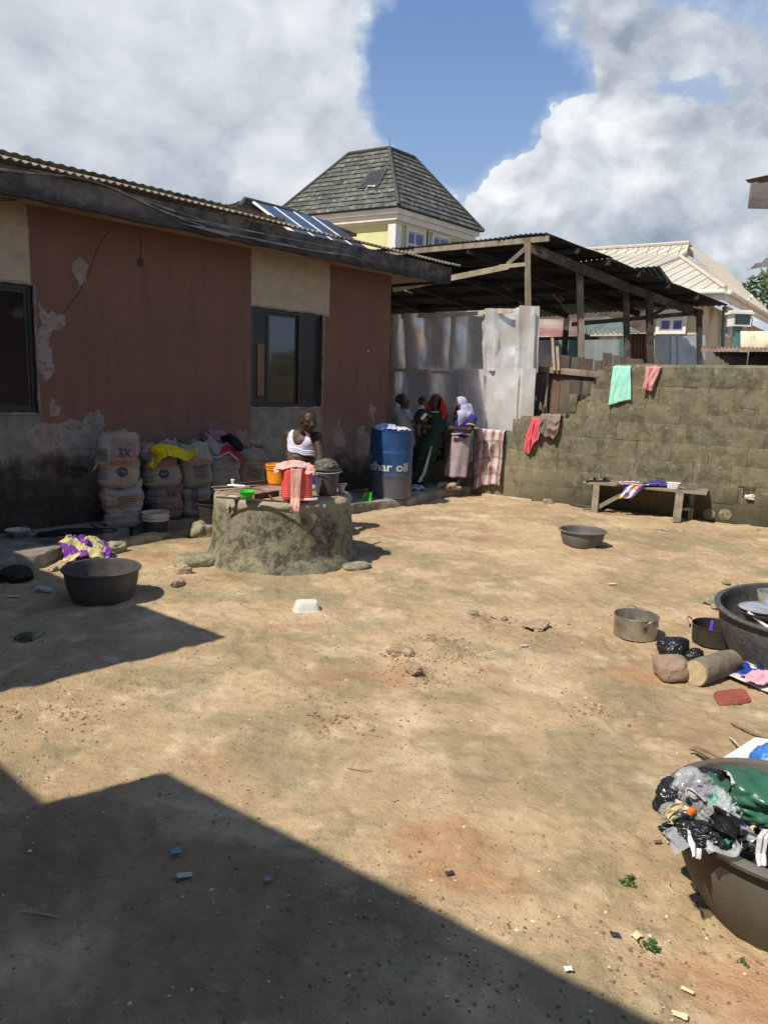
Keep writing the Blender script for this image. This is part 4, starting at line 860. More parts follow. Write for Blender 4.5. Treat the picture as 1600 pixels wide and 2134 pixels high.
ribbed([El, Ec, ap], HD*.8+Z*.3, .36, ch); Erf = Ec + (Er-Ec)*1.7
ribbed([Ec, Erf, Rr+(Er-Ec)*1.0, Rb, ap], -WD*.8+Z*.3, .42, ch)
for a, b_ in ((Ec, ap), (El, ap), (ap, Rb), (Rl-WD*2, Rr)): MB().tube([a+Z*.04, b_+Z*.04], .06, 6).build('ridge_cap', m_rib, ch)
mk('gable', [Rr, Rb, Rb + (Er-Ec).normalized()*1.2, Rr + (Er-Ec).normalized()*.4], [(0,1,2,3)], m_capr, ch, smooth=False)
HE = (Er-Ec); HE.z = 0; HE.normalize()
for (a, b_) in ((Elf, Ec), (Ec, Erf)):
    a_ = Vector((a.x, a.y, zc)); b2 = Vector((b_.x, b_.y, zc)); MB().beam(a_-Z*.14, b2-Z*.14, .06, .22).build('fascia', m_wht, ch, smooth=False); MB().tube([a_-Z*.06+(WD*.1 if b_ is Erf else -WN*.1), b2-Z*.06+(WD*.1 if b_ is Erf else -WN*.1)], .06, 8).build('gutter', m_wht, ch)
wc = Ec - WD*.55 + HE*.5; wc.z = 0
MB().box(wc - WD*6 + Z*(zc-.25)/2 + WN*.08, (12, .16, zc-.25), (WD, WN, Z)).build('wall', m_rend, ch, smooth=False)
ns = Vector((HE.y, -HE.x, 0)); MB().box(wc + HE*5 + Z*(zc-.25)/2 - ns*.08, (10, .16, zc-.25), (HE, ns, Z)).build('wall', m_rend, ch, smooth=False)
def cpx(x, y, side=False): return PL(x, y, wc, ns if side else WN)
a = cpx(1373, 690); b_ = cpx(1422, 690); tz = cpx(1373, 651).z; far_window(a, WD, (b_-a).length, tz-a.z, ch, -WN, 2, ft=.08)
mc_ = mat('white_frame', (.7,.7,.66), (.6,.6,.55), rough=.6)
for (x0, x1, yt, yb) in ((1502,1513,643,695), (1549,1557,664,690)):
    a = cpx(x0, yb, True); b_ = cpx(x1, yb, True); tz = cpx(x0, yt, True).z; far_window(a, HE, max(.5, (b_-a).length), tz-a.z, ch, ns, 2, ft=.07)
MB().tube([cpx(1500, 640, True)+ns*.1, cpx(1497, 725, True)+ns*.1], .05, 6).build('downpipe', mat('teal_pipe', (.10,.22,.22), rough=.5), ch)
MB().tube([cpx(1526,618, True)+ns*.5, cpx(1527,628,True)+ns*.4, cpx(1514,632,True)+ns*.1], .05, 6).build('downpipe', m_wht, ch)
tank = thing('meter_post', 'teal post carrying a small white framed box beside the cream house', 'post', D(1535, 760, 17.5))
MB().beam(D(1534,765,17.5), D(1536,675,17.5), .16, .16, up=(0,1,0)).build('post', MATS['teal_pipe'], tank, smooth=False)
bx_ = MB().box(D(1540,664,17.5), (.42, .3, .36)).build('box', m_wht, tank, smooth=False); MB().box(D(1540,664,17.5)-Vector((0,.155,0)), (.34, .01, .27)).build('pane', m_glass_d, bx_, smooth=False)
MB().box(D(1540,653.5,17.5), (.5, .4, .05)).build('lid', m_wht, tank, smooth=False)
# ================================================================ TREE at the right edge
def tree(name, label, base, h, r, seed, n=2600, parent=None):
    r_ = random.Random(seed); t_ = thing(name, label, 'tree', base)
    m_bark = mat('bark', (.13,.10,.07), (.08,.06,.045), rough=.95, bump=.6); 
    mb = MB(); top = base+Z*h*.6; mb.tube([base, base+Z*h*.3+Vector((.1,0,0)), top], [.16, .12, .07], 8)
    cl = []
    for k in range(14):
        a = r_.random()*6.28; e = r_.uniform(-.2, 1.1); q = base+Z*h*.68 + Vector((math.cos(a)*math.cos(e), math.sin(a)*math.cos(e), math.sin(e)*.9))*r*r_.uniform(.45, .95); cl.append((q, r*r_.uniform(.25, .48))); mb.tube([base+Z*h*r_.uniform(.3, .55), q], [.05, .015], 5)
    mb.build('trunk', m_bark, t_)
    m_leaf = MATS.get('leaf')
    if not m_leaf:
        m_leaf, t, b = newmat('leaf'); g = t.new('ShaderNodeNewGeometry').outputs['Random Per Island']; t.put(b.inputs['Base Color'], t.mix(g, (.03, .075, .018, 1), (.09, .15, .035, 1))); b.inputs['Roughness'].default_value = .55; b.inputs['Transmission Weight'].default_value = 0; MATS['leaf'] = m_leaf
    vs = []; fs = []
    for k in range(n):
        c, rr = r_.choice(cl); d_ = Vector((r_.gauss(0,1), r_.gauss(0,1), r_.gauss(0,1))).normalized()*rr*r_.uniform(.5, 1.05); p = c+d_
        a = Vector((r_.gauss(0,1), r_.gauss(0,1), r_.gauss(0,.6))).normalized(); b2 = a.cross(Vector((r_.gauss(0,1), r_.gauss(0,1), r_.gauss(0,1)))).normalized(); L = r_.uniform(.09, .2)
        i0 = len(vs); vs += [p-a*L, p+b2*L*.35+Z*.01, p+a*L, p-b2*L*.35]; fs.append((i0, i0+1, i0+2, i0+3))
    mk('crown', vs, fs, m_leaf, t_, smooth=False, kind='stuff'); return t_
tree('tree', 'leafy green tree rising behind the cream house at the right edge', Vector((14.9, 27.0, 0)), 7.3, 2.3, 5, 6500)
# ================================================================ NEIGHBOURING BUILDINGS round the camera (they throw the shade)
def shade_roof(name, label, ground_pts, h, wall_in, extra_walls=True, rise=.12):
    """pitched sheet roof whose eave throws its edge on the given points of the yard"""
    pts = [Vector((p[0]-SX*h, p[1]-SY*h, h)) for p in ground_pts]; t_ = thing(name, label, 'house', (sum(p.x for p in pts)/len(pts), sum(p.y for p in pts)/len(pts), 0))
    n = len(pts); low = [p-Z*.06 for p in pts]
    mk('roof', pts+low, [tuple(range(n)), tuple(range(2*n-1, n-1, -1))] + [(i, n+i, n+(i+1) % n, (i+1) % n) for i in range(n)], m_roof, t_, smooth=False)
    c = sum(pts, Vector())/n; wp = []
    for p in pts: d_ = (c-p); d_.z = 0; wp.append(Vector((p.x, p.y, 0)) + d_.normalized()*wall_in)
    mb = MB()
    for i in range(n):
        a, b_ = wp[i], wp[(i+1) % n]; mb.add([a, b_, b_+Z*(h-.06), a+Z*(h-.06)], [(0,1,2,3)])
    mb.build('wall', m_nwall, t_, smooth=False); return t_
m_nwall = mat('brown_plaster', (.30,.20,.15), (.2,.14,.11), rough=.9)
ga = [G(290,1262), G(475,1330), G(0,1445)]; ext = (ga[0]-ga[1]).normalized()
A_ = [ga[1], ga[0], ga[0]+ext*2.45, ga[0]+ext*2.45+Vector((-4.5,-1.0,0)), ga[2]+Vector((-5.5,-3.2,0)), ga[2]+(ga[2]-ga[1]).normalized()*.35]
shade_roof('neighbour_house', 'small plastered house left of the camera with a sheet roof', [(p.x, p.y) for p in A_], 3.0, .5)
gb_ = [G(0,1590), G(90,1670), G(345,1607), G(850,1870), G(1370,2134)]; dB = (gb_[4]-gb_[2]).normalized()
B_ = [gb_[4]+dB*4.2, gb_[2], gb_[1], gb_[0]+(gb_[0]-gb_[1])*.6, gb_[0]+(gb_[0]-gb_[1])*.6+Vector((-5,-3,0)), Vector((-6,-7,0)), Vector((4,-7,0))]
shade_roof('neighbour_house', 'long plastered house behind the camera with a sheet roof', [(p.x, p.y) for p in B_], 3.0, .7)
# roof corners poking in at the upper right
m_bench0 = mat('grey_board', (.20,.18,.16), (.13,.12,.11), rough=.9, bump=.5, stretch=(.4,1,1))
rc = thing('neighbour_house', 'house at the right whose sheet roof corner and board poke into the top right', 'house', (5.2, 6, 0))
m_gz = mat('grey_rusty_zinc', (.16,.15,.14), (.10,.09,.085), rough=.8, met=.2, scale=5, dirt=(.12,.07,.05), dscale=3)
q0 = D(1549, 384, 6.2); corr(q0 - Vector((.0, 3.2, .5)), Vector((1, -.05, .02)), Vector((0, .985, .16)), 4, 3.24, .012, .08, 6, .0, 3, 4).build('roof_sheet', m_gz, rc, sharp=None)
MB().beam(D(1562,407,6.3), D(1562,407,6.3)+Vector((3.6,-.2,.02)), .03, .2, jit=.004).build('fascia', m_bench0, rc, smooth=False)
MB().box((5.6, 4.3, 1.5), (2.6, 2.6, 3.0)).build('wall', m_nwall, rc, smooth=False)
mb = MB(); q1 = D(1550, 568, 6.1)
def curl(a, b_): return q1 + Vector((a*2.2, -.05*a-b_*1.2, .16*math.sin(min(1, a*6+.05)*1.5) + .010*math.cos(a*2.2/.08*6.28) - .10*b_*(1-a)))
mb.grid(curl, 170, 6); mb.build('roof_sheet', m_gz, rc, sharp=None)
# ================================================================ small builders
def uvgrid(name, fn, nu, nv, m, parent=None, th=.0, smooth=True):
    vs = [fn(i/nu, j/nv) for j in range(nv+1) for i in range(nu+1)]
    fs = [(j*(nu+1)+i, j*(nu+1)+i+1, (j+1)*(nu+1)+i+1, (j+1)*(nu+1)+i) for j in range(nv) for i in range(nu)]
    me = bpy.data.meshes.new(name); me.from_pydata([tuple(v) for v in vs], [], fs); me.materials.append(m)
    uv = me.uv_layers.new(name='UVMap'); idx = np.zeros(len(me.loops), dtype=np.int32); me.loops.foreach_get('vertex_index', idx)
    u = (idx % (nu+1))/nu; v = (idx//(nu+1))/nv; uv.data.foreach_set('uv', np.stack([u, v], 1).astype(np.float32).ravel())
    if smooth: me.polygons.foreach_set('use_smooth', [True]*len(me.polygons))
    o = bpy.data.objects.new(name, me); COL.objects.link(o); attach(o, parent)
    if th: s_ = o.modifiers.new('s', 'SOLIDIFY'); s_.thickness = th; s_.offset = 0
    return o
def ipl(l, t):
    if not isinstance(l, (list, tuple)): return l
    n = len(l)-1; x = min(max(t, 0), 1)*n; i = min(int(x), n-1); return l[i]*(1-(x-i)) + l[i+1]*(x-i)
def cloth_m(name, c1, c2=None, pat=None, **kw):
    """woven cloth; pat(t, uv) may give its print"""
    if pat is None: return mat(name, c1, c2, rough=.9, scale=9, bump=.3, bscale=160, bdist=.004, spec=.2, **kw)
    if name in MATS: return MATS[name]
    m, t, b = newmat(name); uv = t.coord('UV'); t.put(b.inputs['Base Color'], pat(t, uv)); b.inputs['Roughness'].default_value = .9; b.inputs['Specular IOR Level'].default_value = .2
    t.put(b.inputs['Normal'], t.bump(t.noise(t.coord(), 150, 3), .3, .004)); MATS[name] = m; return m
def wall_cloth(name, label, cat, u0, u1, ztop, lf, lb, m, pleat=.018, npl=4, spread=0., skew=0., seed=0, group=None, off0=.0, thick=BT, P=bw, gather=.0, nu=40, nv=46, rough_=1.):
    """cloth thrown over the top of a wall: lf / lb hang lengths (lf may be a list across the width)"""
    half = thick/2 + .012 + off0
    def fn(a, b_):
        L = ipl(lf, a) + .012*nz((a*5, 0, seed), 1, seed); s = -lb + (L+lb+2*half)*b_; s0 = s
        k = max(0, (s-half))/max(.01, L)
        u = u0 + (u1-u0)*(.5+(a-.5)*(1+spread*k-gather*(1-k))) + skew*k
        w_ = pleat*(.25+.75*min(1, max(0, abs(s)-half)*5))*((1-2.8*abs(nz((a*2.4+b_*.8, b_*3.4, seed), 1, seed+5)))*1.1*rough_ + .55*math.sin(a*npl*6.283+seed+nz((a*3, b_*1.5, seed), 1)*3.2)) + .012*nz((a*4, b_*4, seed), 1.5)
        if abs(s) < half: return P(u, ztop + .014 + .010*nz((a*4, b_*9, seed), 1.3) + .35*abs(w_), s)
        if s > 0: return P(u, ztop + .012 - (s-half), half + .012 + w_*.9 + pleat*.9)
        return P(u, ztop + .012 - (-s-half), -half - .012 - abs(w_)*.7)
    o = uvgrid(name, fn, nu, nv, m, None, .003); return tag(o, label, cat, group)
def heap(name, label, cat, c, sx, sy, h, m, rot=0., seed=0, parent=None, n=46, fold=1.0, group=None, zf=None, drop=0.):
    """crumpled cloth lying in a heap; zf(x, y) gives what it lies on"""
    c = Vector(c); ca, sa = math.cos(rot), math.sin(rot)
    def fn(a, b_):
        x, y = (a-.5)*2, (b_-.5)*2; e = max(abs(x), abs(y)); r = math.hypot(x, y)/1.2
        edge = 1 + .30*nz((x*1.3, y*1.3, seed), 1.0, seed) + .12*nz((x*4, y*4, seed), 1, seed)
        wx = .10*nz((x*2.5, y*2.5, seed+3), 1); wy = .10*nz((x*2.5, y*2.5, seed+9), 1)
        px_, py_ = (x*edge+wx)*sx/2, (y*edge+wy)*sy/2
        rid = 1-abs(nz((x*1.7+wx*3, y*1.7+wy*3, seed+1), 1.2))*2.4; rid2 = 1-abs(nz((x*4, y*4, seed+2), 1.1))*2.4
        z = h*max(0, 1-r**2.2)*(.55+.35*rid*fold+.16*rid2*fold) + .018*fold*max(0, rid) + .006
        z = max(z, .004+.004*rid2)
        wxp, wyp = c.x+px_*ca-py_*sa, c.y+px_*sa+py_*ca
        base = zf(wxp, wyp) if zf else c.z
        return Vector((wxp, wyp, base+z))
    o = uvgrid(name, fn, n, n, m, parent, .002); return tag(o, label, cat, group) if label else o
def bag(name, label, cat, c, size, m, seed=0, parent=None, rot=0., crease=.16, sub=5, ear=None, flatb=True, group=None, fine=1., facet=False):
    """crumpled plastic bag"""
    import bmesh
    bm = bmesh.new(); bmesh.ops.create_icosphere(bm, subdivisions=sub, radius=1); R3 = Matrix.Rotation(rot, 3, 'Z'); c = Vector(c)
    for v in bm.verts:
        p = v.co.copy(); q = p*(1 + .25*nz(p, 1.1, seed)); w2 = Vector((nz(p, 2.2, seed+2), nz(p, 2.2, seed+4), nz(p, 2.2, seed+6)))*.55
        r1 = 1-2.2*abs(nz(p+w2, 2.2, seed+1)); r2 = 1-2.2*abs(nz(p+w2, 5.2, seed+3)); r3 = 1-2.2*abs(nz(p+w2, 11, seed+5)); q *= 1 + crease*(r1*.62+r2*.34+r3*.05*fine)
        if ear: k = max(0, p.dot(Vector(ear[0]).normalized())-.75)/.25; q += Vector(ear[0])*k*ear[1]
        q = Vector((q.x*size[0]/2, q.y*size[1]/2, q.z*size[2]/2))
        if flatb and q.z < -size[2]*.38: q.z = -size[2]*.38+.1*(q.z+size[2]*.38)
        v.co = c + R3 @ q
    me = bpy.data.meshes.new(name); bm.to_mesh(me); bm.free(); me.materials.append(m); me.polygons.foreach_set('use_smooth', [not facet]*len(me.polygons))
    o = bpy.data.objects.new(name, me); COL.objects.link(o); attach(o, parent); return tag(o, label, cat, group) if label else o
def vessel(name, c, rb, rt, h, m, parent=None, lip=.012, liph=.012, th=.005, seg=48, curve=.0, axes=None, bands=()):
    """open vessel with a rolled lip; curve > 0 bellies the side out"""
    pr = [(0, 0), (rb*.92, 0), (rb, .008)]
    for k in range(1, 13):
        t_ = k/12; r = rb+(rt-rb)*t_ + curve*math.sin(t_*math.pi); pr.append((r, .008+(h-.008)*t_))
    for (zb, hb, db) in bands:
        pr2 = []
        for (r, z) in pr: pr2.append((r, z))
        pr = sorted(pr2[3:], key=lambda q: q[1]); i = [k for k in range(len(pr)) if pr[k][1] < zb*h]
        j = len(i); rr = rb+(rt-rb)*zb; pr = pr2[:3]+pr[:j]+[(rr, zb*h), (rr+db, zb*h+.001), (rr+db, zb*h+hb), (rr, zb*h+hb+.001)]+[q for q in pr[j:] if q[1] > zb*h+hb+.002]
    pr += [(rt+lip, h-.002), (rt+lip*1.15, h+liph*.5), (rt+lip*.6, h+liph), (rt-.002, h+liph*.8), (rt-th, h-.004)]
    for k in range(11, 0, -1):
        t_ = k/12; r = rb+(rt-rb)*t_ + curve*math.sin(t_*math.pi); pr.append((r-th, .008+(h-.008)*t_))
    pr += [(rb*.9-th, .012), (0, .012)]
    return MB().lathe(pr, c, seg, ax=axes).build(name, m, parent, sharp=50)
def text_mesh(txt, size, bold=.0, sx=1.0, align='CENTER', spacing=1.0):
    cu = bpy.data.curves.new('t', 'FONT'); cu.body = txt; cu.size = size; cu.offset = bold; cu.align_x = align; cu.space_character = spacing; cu.resolution_u = 3
    o = bpy.data.objects.new('t', cu); COL.objects.link(o); dg = bpy.context.evaluated_depsgraph_get(); me = bpy.data.meshes.new_from_object(o.evaluated_get(dg))
    import bmesh
    bm = bmesh.new(); bm.from_mesh(me); bmesh.ops.triangulate(bm, faces=bm.faces); 
    for _ in range(2): 
        le = [e for e in bm.edges if e.calc_length() > size*.12]
        if le: bmesh.ops.subdivide_edges(bm, edges=le, cuts=1); bmesh.ops.triangulate(bm, faces=bm.faces)
    vs = [Vector((v.co.x*sx, v.co.y, 0)) for v in bm.verts]; fs = [tuple(v.index for v in f.verts) for f in bm.faces]; bm.free()
    bpy.data.objects.remove(o); bpy.data.curves.remove(cu); return vs, fs
# ================================================================ WELL
wc_ = Vector((-.935, 6.76, 0)); WZ = .62
m_well = wpos_mat('well_concrete', lambda t, g, r: (lambda wv: (lambda n, m2, f, vv: (
    t.mix(t.m('MULTIPLY', t.rng(t.sep(g)[2], .45, .62), t.rng(m2, .3, .6, .35, .9)), t.mix(t.m('MULTIPLY', t.rng(f, .56, .72), .55), t.mix(t.rng(n, .42, .60), t.mix(t.rng(m2, .44, .56), (.20, .182, .13, 1), (.072, .067, .05, 1)), t.mix(t.rng(m2, .45, .6), (.25, .235, .155, 1), (.13, .125, .08, 1))), (.03, .028, .02, 1)), (.36, .32, .22, 1)),
    t.m('ADD', t.m('ADD', t.m('MULTIPLY', m2, 1.3), t.m('MULTIPLY', f, .6)), t.m('MULTIPLY', t.rng(vv, .0, .03), .5))))(t.noise(wv, 3.2, 6, .66), t.noise(t.warp(g, 14, .08, 4), 12, 7, .74), t.noise(g, 70, 5, .75), t.vor(t.warp(g, 5, .25, 4), 2.6, 'DISTANCE_TO_EDGE')[0]))(t.warp(g, 6, .12, 4)), rough=.95, bump=.6, bd=.012)
well = thing('well', 'round mossy concrete well with a rusty covered top in the middle of the yard', 'well', wc_)
def wfn(t_, i, r, z):
    p = (math.cos(t_)*2, math.sin(t_)*2, z*3); return r*(1 + .014*fb(p, 1.2, 3) + .005*fb(p, 4, 4)), z + (.008*fb(p, 2, 6) if z > .5 else 0)
prof = [(.72, -.05), (.70, .03), (.675, .09)] + [(.668-.045*(z/.6), z) for z in np.linspace(.12, .56, 16)] + [(.622, .585), (.61, .605), (.58, .613), (.5, .612), (.3, .605), (0, .60)]
MB().lathe(prof, wc_, 120, fn=wfn).build('wall', m_well, well, sharp=60)
for (a0, a1, rr, z0) in ((-1.75, -.9, .615, .575), (-.85, -.35, .615, .57), (-2.6, -1.9, .605, .55), (-.3, .5, .61, .57)):
    pts = [wc_ + Vector((math.cos(a)*rr, math.sin(a)*rr, z0+.012*nz((a*5, 0, 1), 1))) for a in np.linspace(a0, a1, 14)]
    MB().tube(pts, [.024+.014*nz((k, 3, z0), .8)+(.0 if 0 < k < 13 else -.008) for k in range(14)], 10).build('rim', m_well, well)
m_rusty = mat('rusty_cover', (.36,.24,.16), (.22,.13,.085), rough=.75, scale=5, dirt=(.13,.075,.05), dscale=4, bump=.2)
m_iron = mat('brown_iron', (.085,.05,.035), (.05,.032,.025), rough=.7, scale=12, bump=.2)
MB().lathe([(0, .018), (.56, .018), (.575, .012), (.58, 0), (.0, -.002)], wc_+Z*.608, 64, fn=lambda t_, i, r, z: (r*(1+.012*nz((math.cos(t_)*2, math.sin(t_)*2, 0), 1.5)), z+(.004*nz((math.cos(t_)*r*6, math.sin(t_)*r*6, 0), 1) if r > 0 else 0))).build('cover', m_rusty, well, sharp=60)
wt = WZ+.012
def gw(x, y, z=wt): return G(x, y, z)
MB().beam(gw(447,1023)+Z*.02, gw(560,1008)+Z*.02, .03, .04).build('cover_frame', m_iron, well, smooth=False); MB().beam(gw(560,1008)+Z*.025, gw(582,1006)+Z*.02, .025, .03).build('cover_frame', m_iron, well, smooth=False)
MB().beam(gw(532,1040)+Z*.02, gw(580,1032)+Z*.02, .022, .045).build('cover_frame', m_iron, well, smooth=False)
MB().beam(gw(452,1038)+Z*.008, gw(600,1048)+Z*.008, .015, .014).build('cover_frame', m_iron, well, smooth=False)
MB().beam(gw(655,1018)+Z*.012, gw(722,1012)+Z*.012, .03, .02).build('cover_frame', m_wood, well, smooth=False)
# things standing on the well
m_green = mat('green_plastic', (.045,.55,.03), (.04,.48,.03), rough=.35, bump=.03)
bowl = gw(515, 1039, wt+.006); tag(vessel('bowl', bowl, .045, .066, .062, m_green, None, .006, .004, .003, 40), 'small bright green plastic bowl on the well cover', 'bowl')
m_orange = mat('orange_plastic', (.80,.30,.02), (.74,.27,.02), rough=.4, bump=.03)
def top_bucket(name, label, px_, base_y, z0, rb, rt, h, m, bands=(), back=None, **kw):
    g = G(px_, base_y, z0); c = Vector((g.x, g.y, z0)) + Vector((g.x, g.y, 0)).normalized()*rb
    r = thing(name, label, 'bucket', c); vessel('body', c, rb, rt, h, m, r, bands=bands, **kw); return r, c
ob, oc = top_bucket('bucket', 'orange plastic bucket without handle at the back of the well top', 577, 1011, wt, .092, .105, .185, m_orange, bands=((.78, .006, .007), (.9, .006, .007)), lip=.006, liph=.01)
m_red = mat('coral_plastic', (.74,.10,.075), (.66,.085,.065), rough=.42, bump=.03)
rbk, rc_ = top_bucket('jerrycan', 'coral red cut-off jerrycan used as a bucket under a pink cloth', 618, 1044, wt+.003, .14, .145, .005, m_red)
for o_ in list(rbk.children): bpy.data.objects.remove(o_)
rbk['category'] = 'jerrycan'
def jfn(sz, sw, zz, ins=0):
    pass
hx, hy, hz = .128, .118, .262; mb = MB(); ang = rad(12); J = []
nseg = 64
prj = [(0, .0), (.93, .0), (1.0, .012)] + [(1.0+.0, z) for z in np.linspace(.025, .21, 38)] + [(1.0, .235), (.985, hz-.01), (.97, hz), (.94, hz), (.93, hz-.012), (.93, .02), (0, .02)]
def jf(t_, i, r, z):
    n_ = 5.0; c_, s_ = math.cos(t_), math.sin(t_); q = (abs(c_/hx)**n_ + abs(s_/hy)**n_)**(-1/n_); gr = 0
    face = s_ < -.2 and abs(c_) < .9
    if face and 3 <= i <= 41 and q > .05:
        xx = q*c_/hx; arc = .20*(1-(xx*.9)**2)
        if z < arc+.02 and z > .02: gr = .0035*(1 if (i % 4 < 2) else 0)
    return (r*q + (gr if r > .98 else 0)) if r > 0 else 0, z
ax_ = (Vector((math.cos(ang), math.sin(ang), 0)), Vector((-math.sin(ang), math.cos(ang), 0)), Z)
MB().lathe(prj, rc_, nseg, fn=jf, ax=ax_).build('body', m_red, rbk, sharp=45)
def knit(t, uv):
    s = t.sep(uv); st = t.m('SINE', t.m('MULTIPLY', s[0], 150)); n = t.noise(t.coord(), 12, 4); return t.mix(t.m('MULTIPLY', t.rng(st, -.4, .8), .10), t.mix(n, (.72,.40,.33,1), (.66,.34,.29,1)), (.42,.19,.16,1))
m_pinkk = cloth_m('pink_knit', (0,0,0), pat=knit)
# pink cloth: a tongue hanging down the front of the jerrycan and over the well edge, and a heap on top
jt = rc_ + Z*hz; fy = -ax_[1]
tail = [(jt + fy*.03 + Z*.03, .11), (jt + fy*.085 + Z*.028, .105), (jt + fy*.135 + Z*.006, .095), (jt + fy*.142 - Z*.05, .09), (jt + fy*.142 - Z*.15, .082), (jt + fy*.15 - Z*.235, .078), (jt+fy*.165-Z*.262, .078), (jt + fy*.185 - Z*.30, .078), (jt + fy*.19 - Z*.345, .076)]
def tailf(a, b_):
    p, w_ = ipl([q[0] for q in tail], b_), ipl([q[1] for q in tail], b_); return p + ax_[0]*((a-.5)*w_ - .012 - .02*b_) + fy*(.0015*math.sin(a*9+b_*2)+.004*nz((a*6, b_*8, 1), 1)) + Z*.004*nz((a*5, b_, 4), 2)
pk = uvgrid('towel', tailf, 24, 60, m_pinkk, None, .005); tag(pk, 'pink ribbed cloth hanging from the coral jerrycan over the edge of the well', 'cloth')
hp = heap('cloth_bunch', None, None, jt+Vector((-.015,-.01,-.01)), .30, .22, .085, m_pinkk, .2, 21, pk, 50, .5)
hp2 = heap('cloth_bunch', None, None, jt+Vector((-.15,-.0,-.05)), .12, .12, .07, m_pinkk, .5, 23, pk, 24, .5)
hp3 = heap('cloth_bunch', None, None, jt+Vector((.115,-.06,-.05)), .10, .12, .08, m_pinkk, .5, 27, pk, 24, .5)
m_dkpl = mat('dark_grey_plastic', (.075,.075,.072), (.05,.05,.05), rough=.55, bump=.08, dirt=(.14,.13,.11), dscale=6, dlo=.58, dhi=.8)
bk, bc = top_bucket('bucket', 'dark grey plastic bucket with a grey lid rim and wet sponge net on the well', 680, 1033, wt, .092, .115, .225, m_dkpl, lip=.012, liph=.012)
m_hand = mat('grey_handle', (.32,.32,.31), (.25,.25,.24), rough=.5, bump=0)
MB().tube([bc + Vector((math.cos(a)*.134, math.sin(a)*.134, .215+.012*math.sin(a))) for a in np.linspace(-3.3, .15, 26)], .0045, 6).build('handle', m_hand, bk)
for sx_ in (-1, 1): MB().box(bc+Vector((sx_*.128, -.005, .213)), (.022, .02, .018)).build('lug', m_dkpl, bk)
m_net = mat('sponge_net', (.16,.16,.12), (.035,.035,.028), rough=.95, scale=60, bump=1, bscale=90, bdist=.012, dirt=(.34,.33,.24), dscale=70)
bag('sponge', 'dark mesh sponge heaped on the grey bucket', 'sponge', bc+Z*.255, (.19, .17, .13), m_net, 31, None, .3, .10, 5)
m_clear = mat('cloudy_plastic', (.62,.62,.60), (.5,.5,.49), rough=.25, bump=.02, trans=.55)
cup, _ = top_bucket('cup', 'clear plastic cup beside the grey bucket at the right end of the well top', 711, 1028, wt, .026, .036, .075, m_clear, lip=.003, liph=.003, th=.002); cup['category'] = 'cup'
m_blue = mat('blue_label', (.02,.06,.36), (.02,.05,.3), rough=.4); m_whitep = mat('white_plastic', (.74,.74,.72), (.66,.66,.64), rough=.4, bump=.03)
wcn, wcc = top_bucket('paint_container', 'white plastic container with a blue label between the jerrycan and the grey bucket', 652, 1020, wt, .052, .058, .18, m_whitep, lip=.003, liph=.006); wcn['category'] = 'container'
MB().lathe([(.0553, .05), (.0577, .135)], wcc, 40).build('label', m_blue, wcn)
m_hose = mat('white_hose', (.70,.66,.66), (.6,.56,.56), rough=.45, bump=.04)
hc = gw(645, 1040, wt+.012); tag(MB().tube([hc+Vector((-.085,-.028,0)), hc+Vector((-.04,-.034,.0)), hc+Vector((.02,-.026,0)), hc+Vector((.055,.0,0)), hc+Vector((.06,.03,0)), hc+Vector((.03,.05,0)), hc+Vector((-.02,.055,0))], .011, 10).build('pipe', m_hose), 'short curved piece of white pipe lying in front of the grey bucket on the well', 'pipe')
m_hoseb = mat('brown_hose', (.16,.10,.07), (.11,.07,.05), rough=.5)
pts = [(492,1016), (520,1017), (545,1021), (558,1029), (566,1037)]; tag(MB().tube([gw(*p, wt+.02) for p in pts], .007, 8).build('hose', m_hoseb), 'thin brown hose curving across the rusty well cover', 'hose')
m_bamb = mat('pale_stick', (.55,.47,.30), (.42,.35,.22), rough=.7, scale=20)
tag(MB().tube([gw(448,1021,wt+.045), gw(498,1018,wt+.045), gw(520,1014,wt+.045)], [.006,.007,.006], 8).build('stick', m_bamb), 'yellowish stick lying at the left edge of the well top', 'stick')
tag(MB().tube([gw(441,1015,wt+.045), gw(560,1011,wt+.045)], [.007,.006], 8).build('stick', m_wood), 'long grey stick lying across the back of the well top', 'stick')
tpw = gw(486, 1012, wt+.05); tap = MB().tube([tpw+Vector((-.05,0,0)), tpw, tpw+Vector((.05,-.01,0)), tpw+Vector((.11,-.004,0))], [.008,.014,.012,.009], 8).tube([tpw+Vector((.0,0,0)), tpw+Vector((-.008,0,.05))], [.009,.012], 8).tube([tpw+Vector((-.02,0,.052)), tpw+Vector((.012,0,.05))], .007, 8)
tag(tap.build('tap', m_whitep), 'white plastic tap fitting lying on the sticks on the well', 'tap')
m_rag = mat('grey_rag', (.46,.40,.30), (.33,.28,.2), rough=.95, scale=20, bump=.5, bscale=80)
a0 = math.atan2(G(475,1045,.6).y-wc_.y, G(475,1045,.6).x-wc_.x)
def ragf(a, b_):
    an = a0 + (a-.5)*.165 + .015*nz((a*3, b_*3, 2), 1); s = b_*.16
    if s < .06: return wc_ + Vector((math.cos(an)*(.57+s*1.1), math.sin(an)*(.57+s*1.1), .638+.004*nz((a*5, b_*5, 0), 1)))
    return wc_ + Vector((math.cos(an)*(.648+.008*math.sin(a*9)), math.sin(an)*(.648+.008*math.sin(a*9)), .634-(s-.06)*(1+.15*math.sin(a*11))))
tag(uvgrid('rag', ragf, 16, 16, m_rag, None, .004), 'small beige rag hanging over the left rim of the well', 'rag')
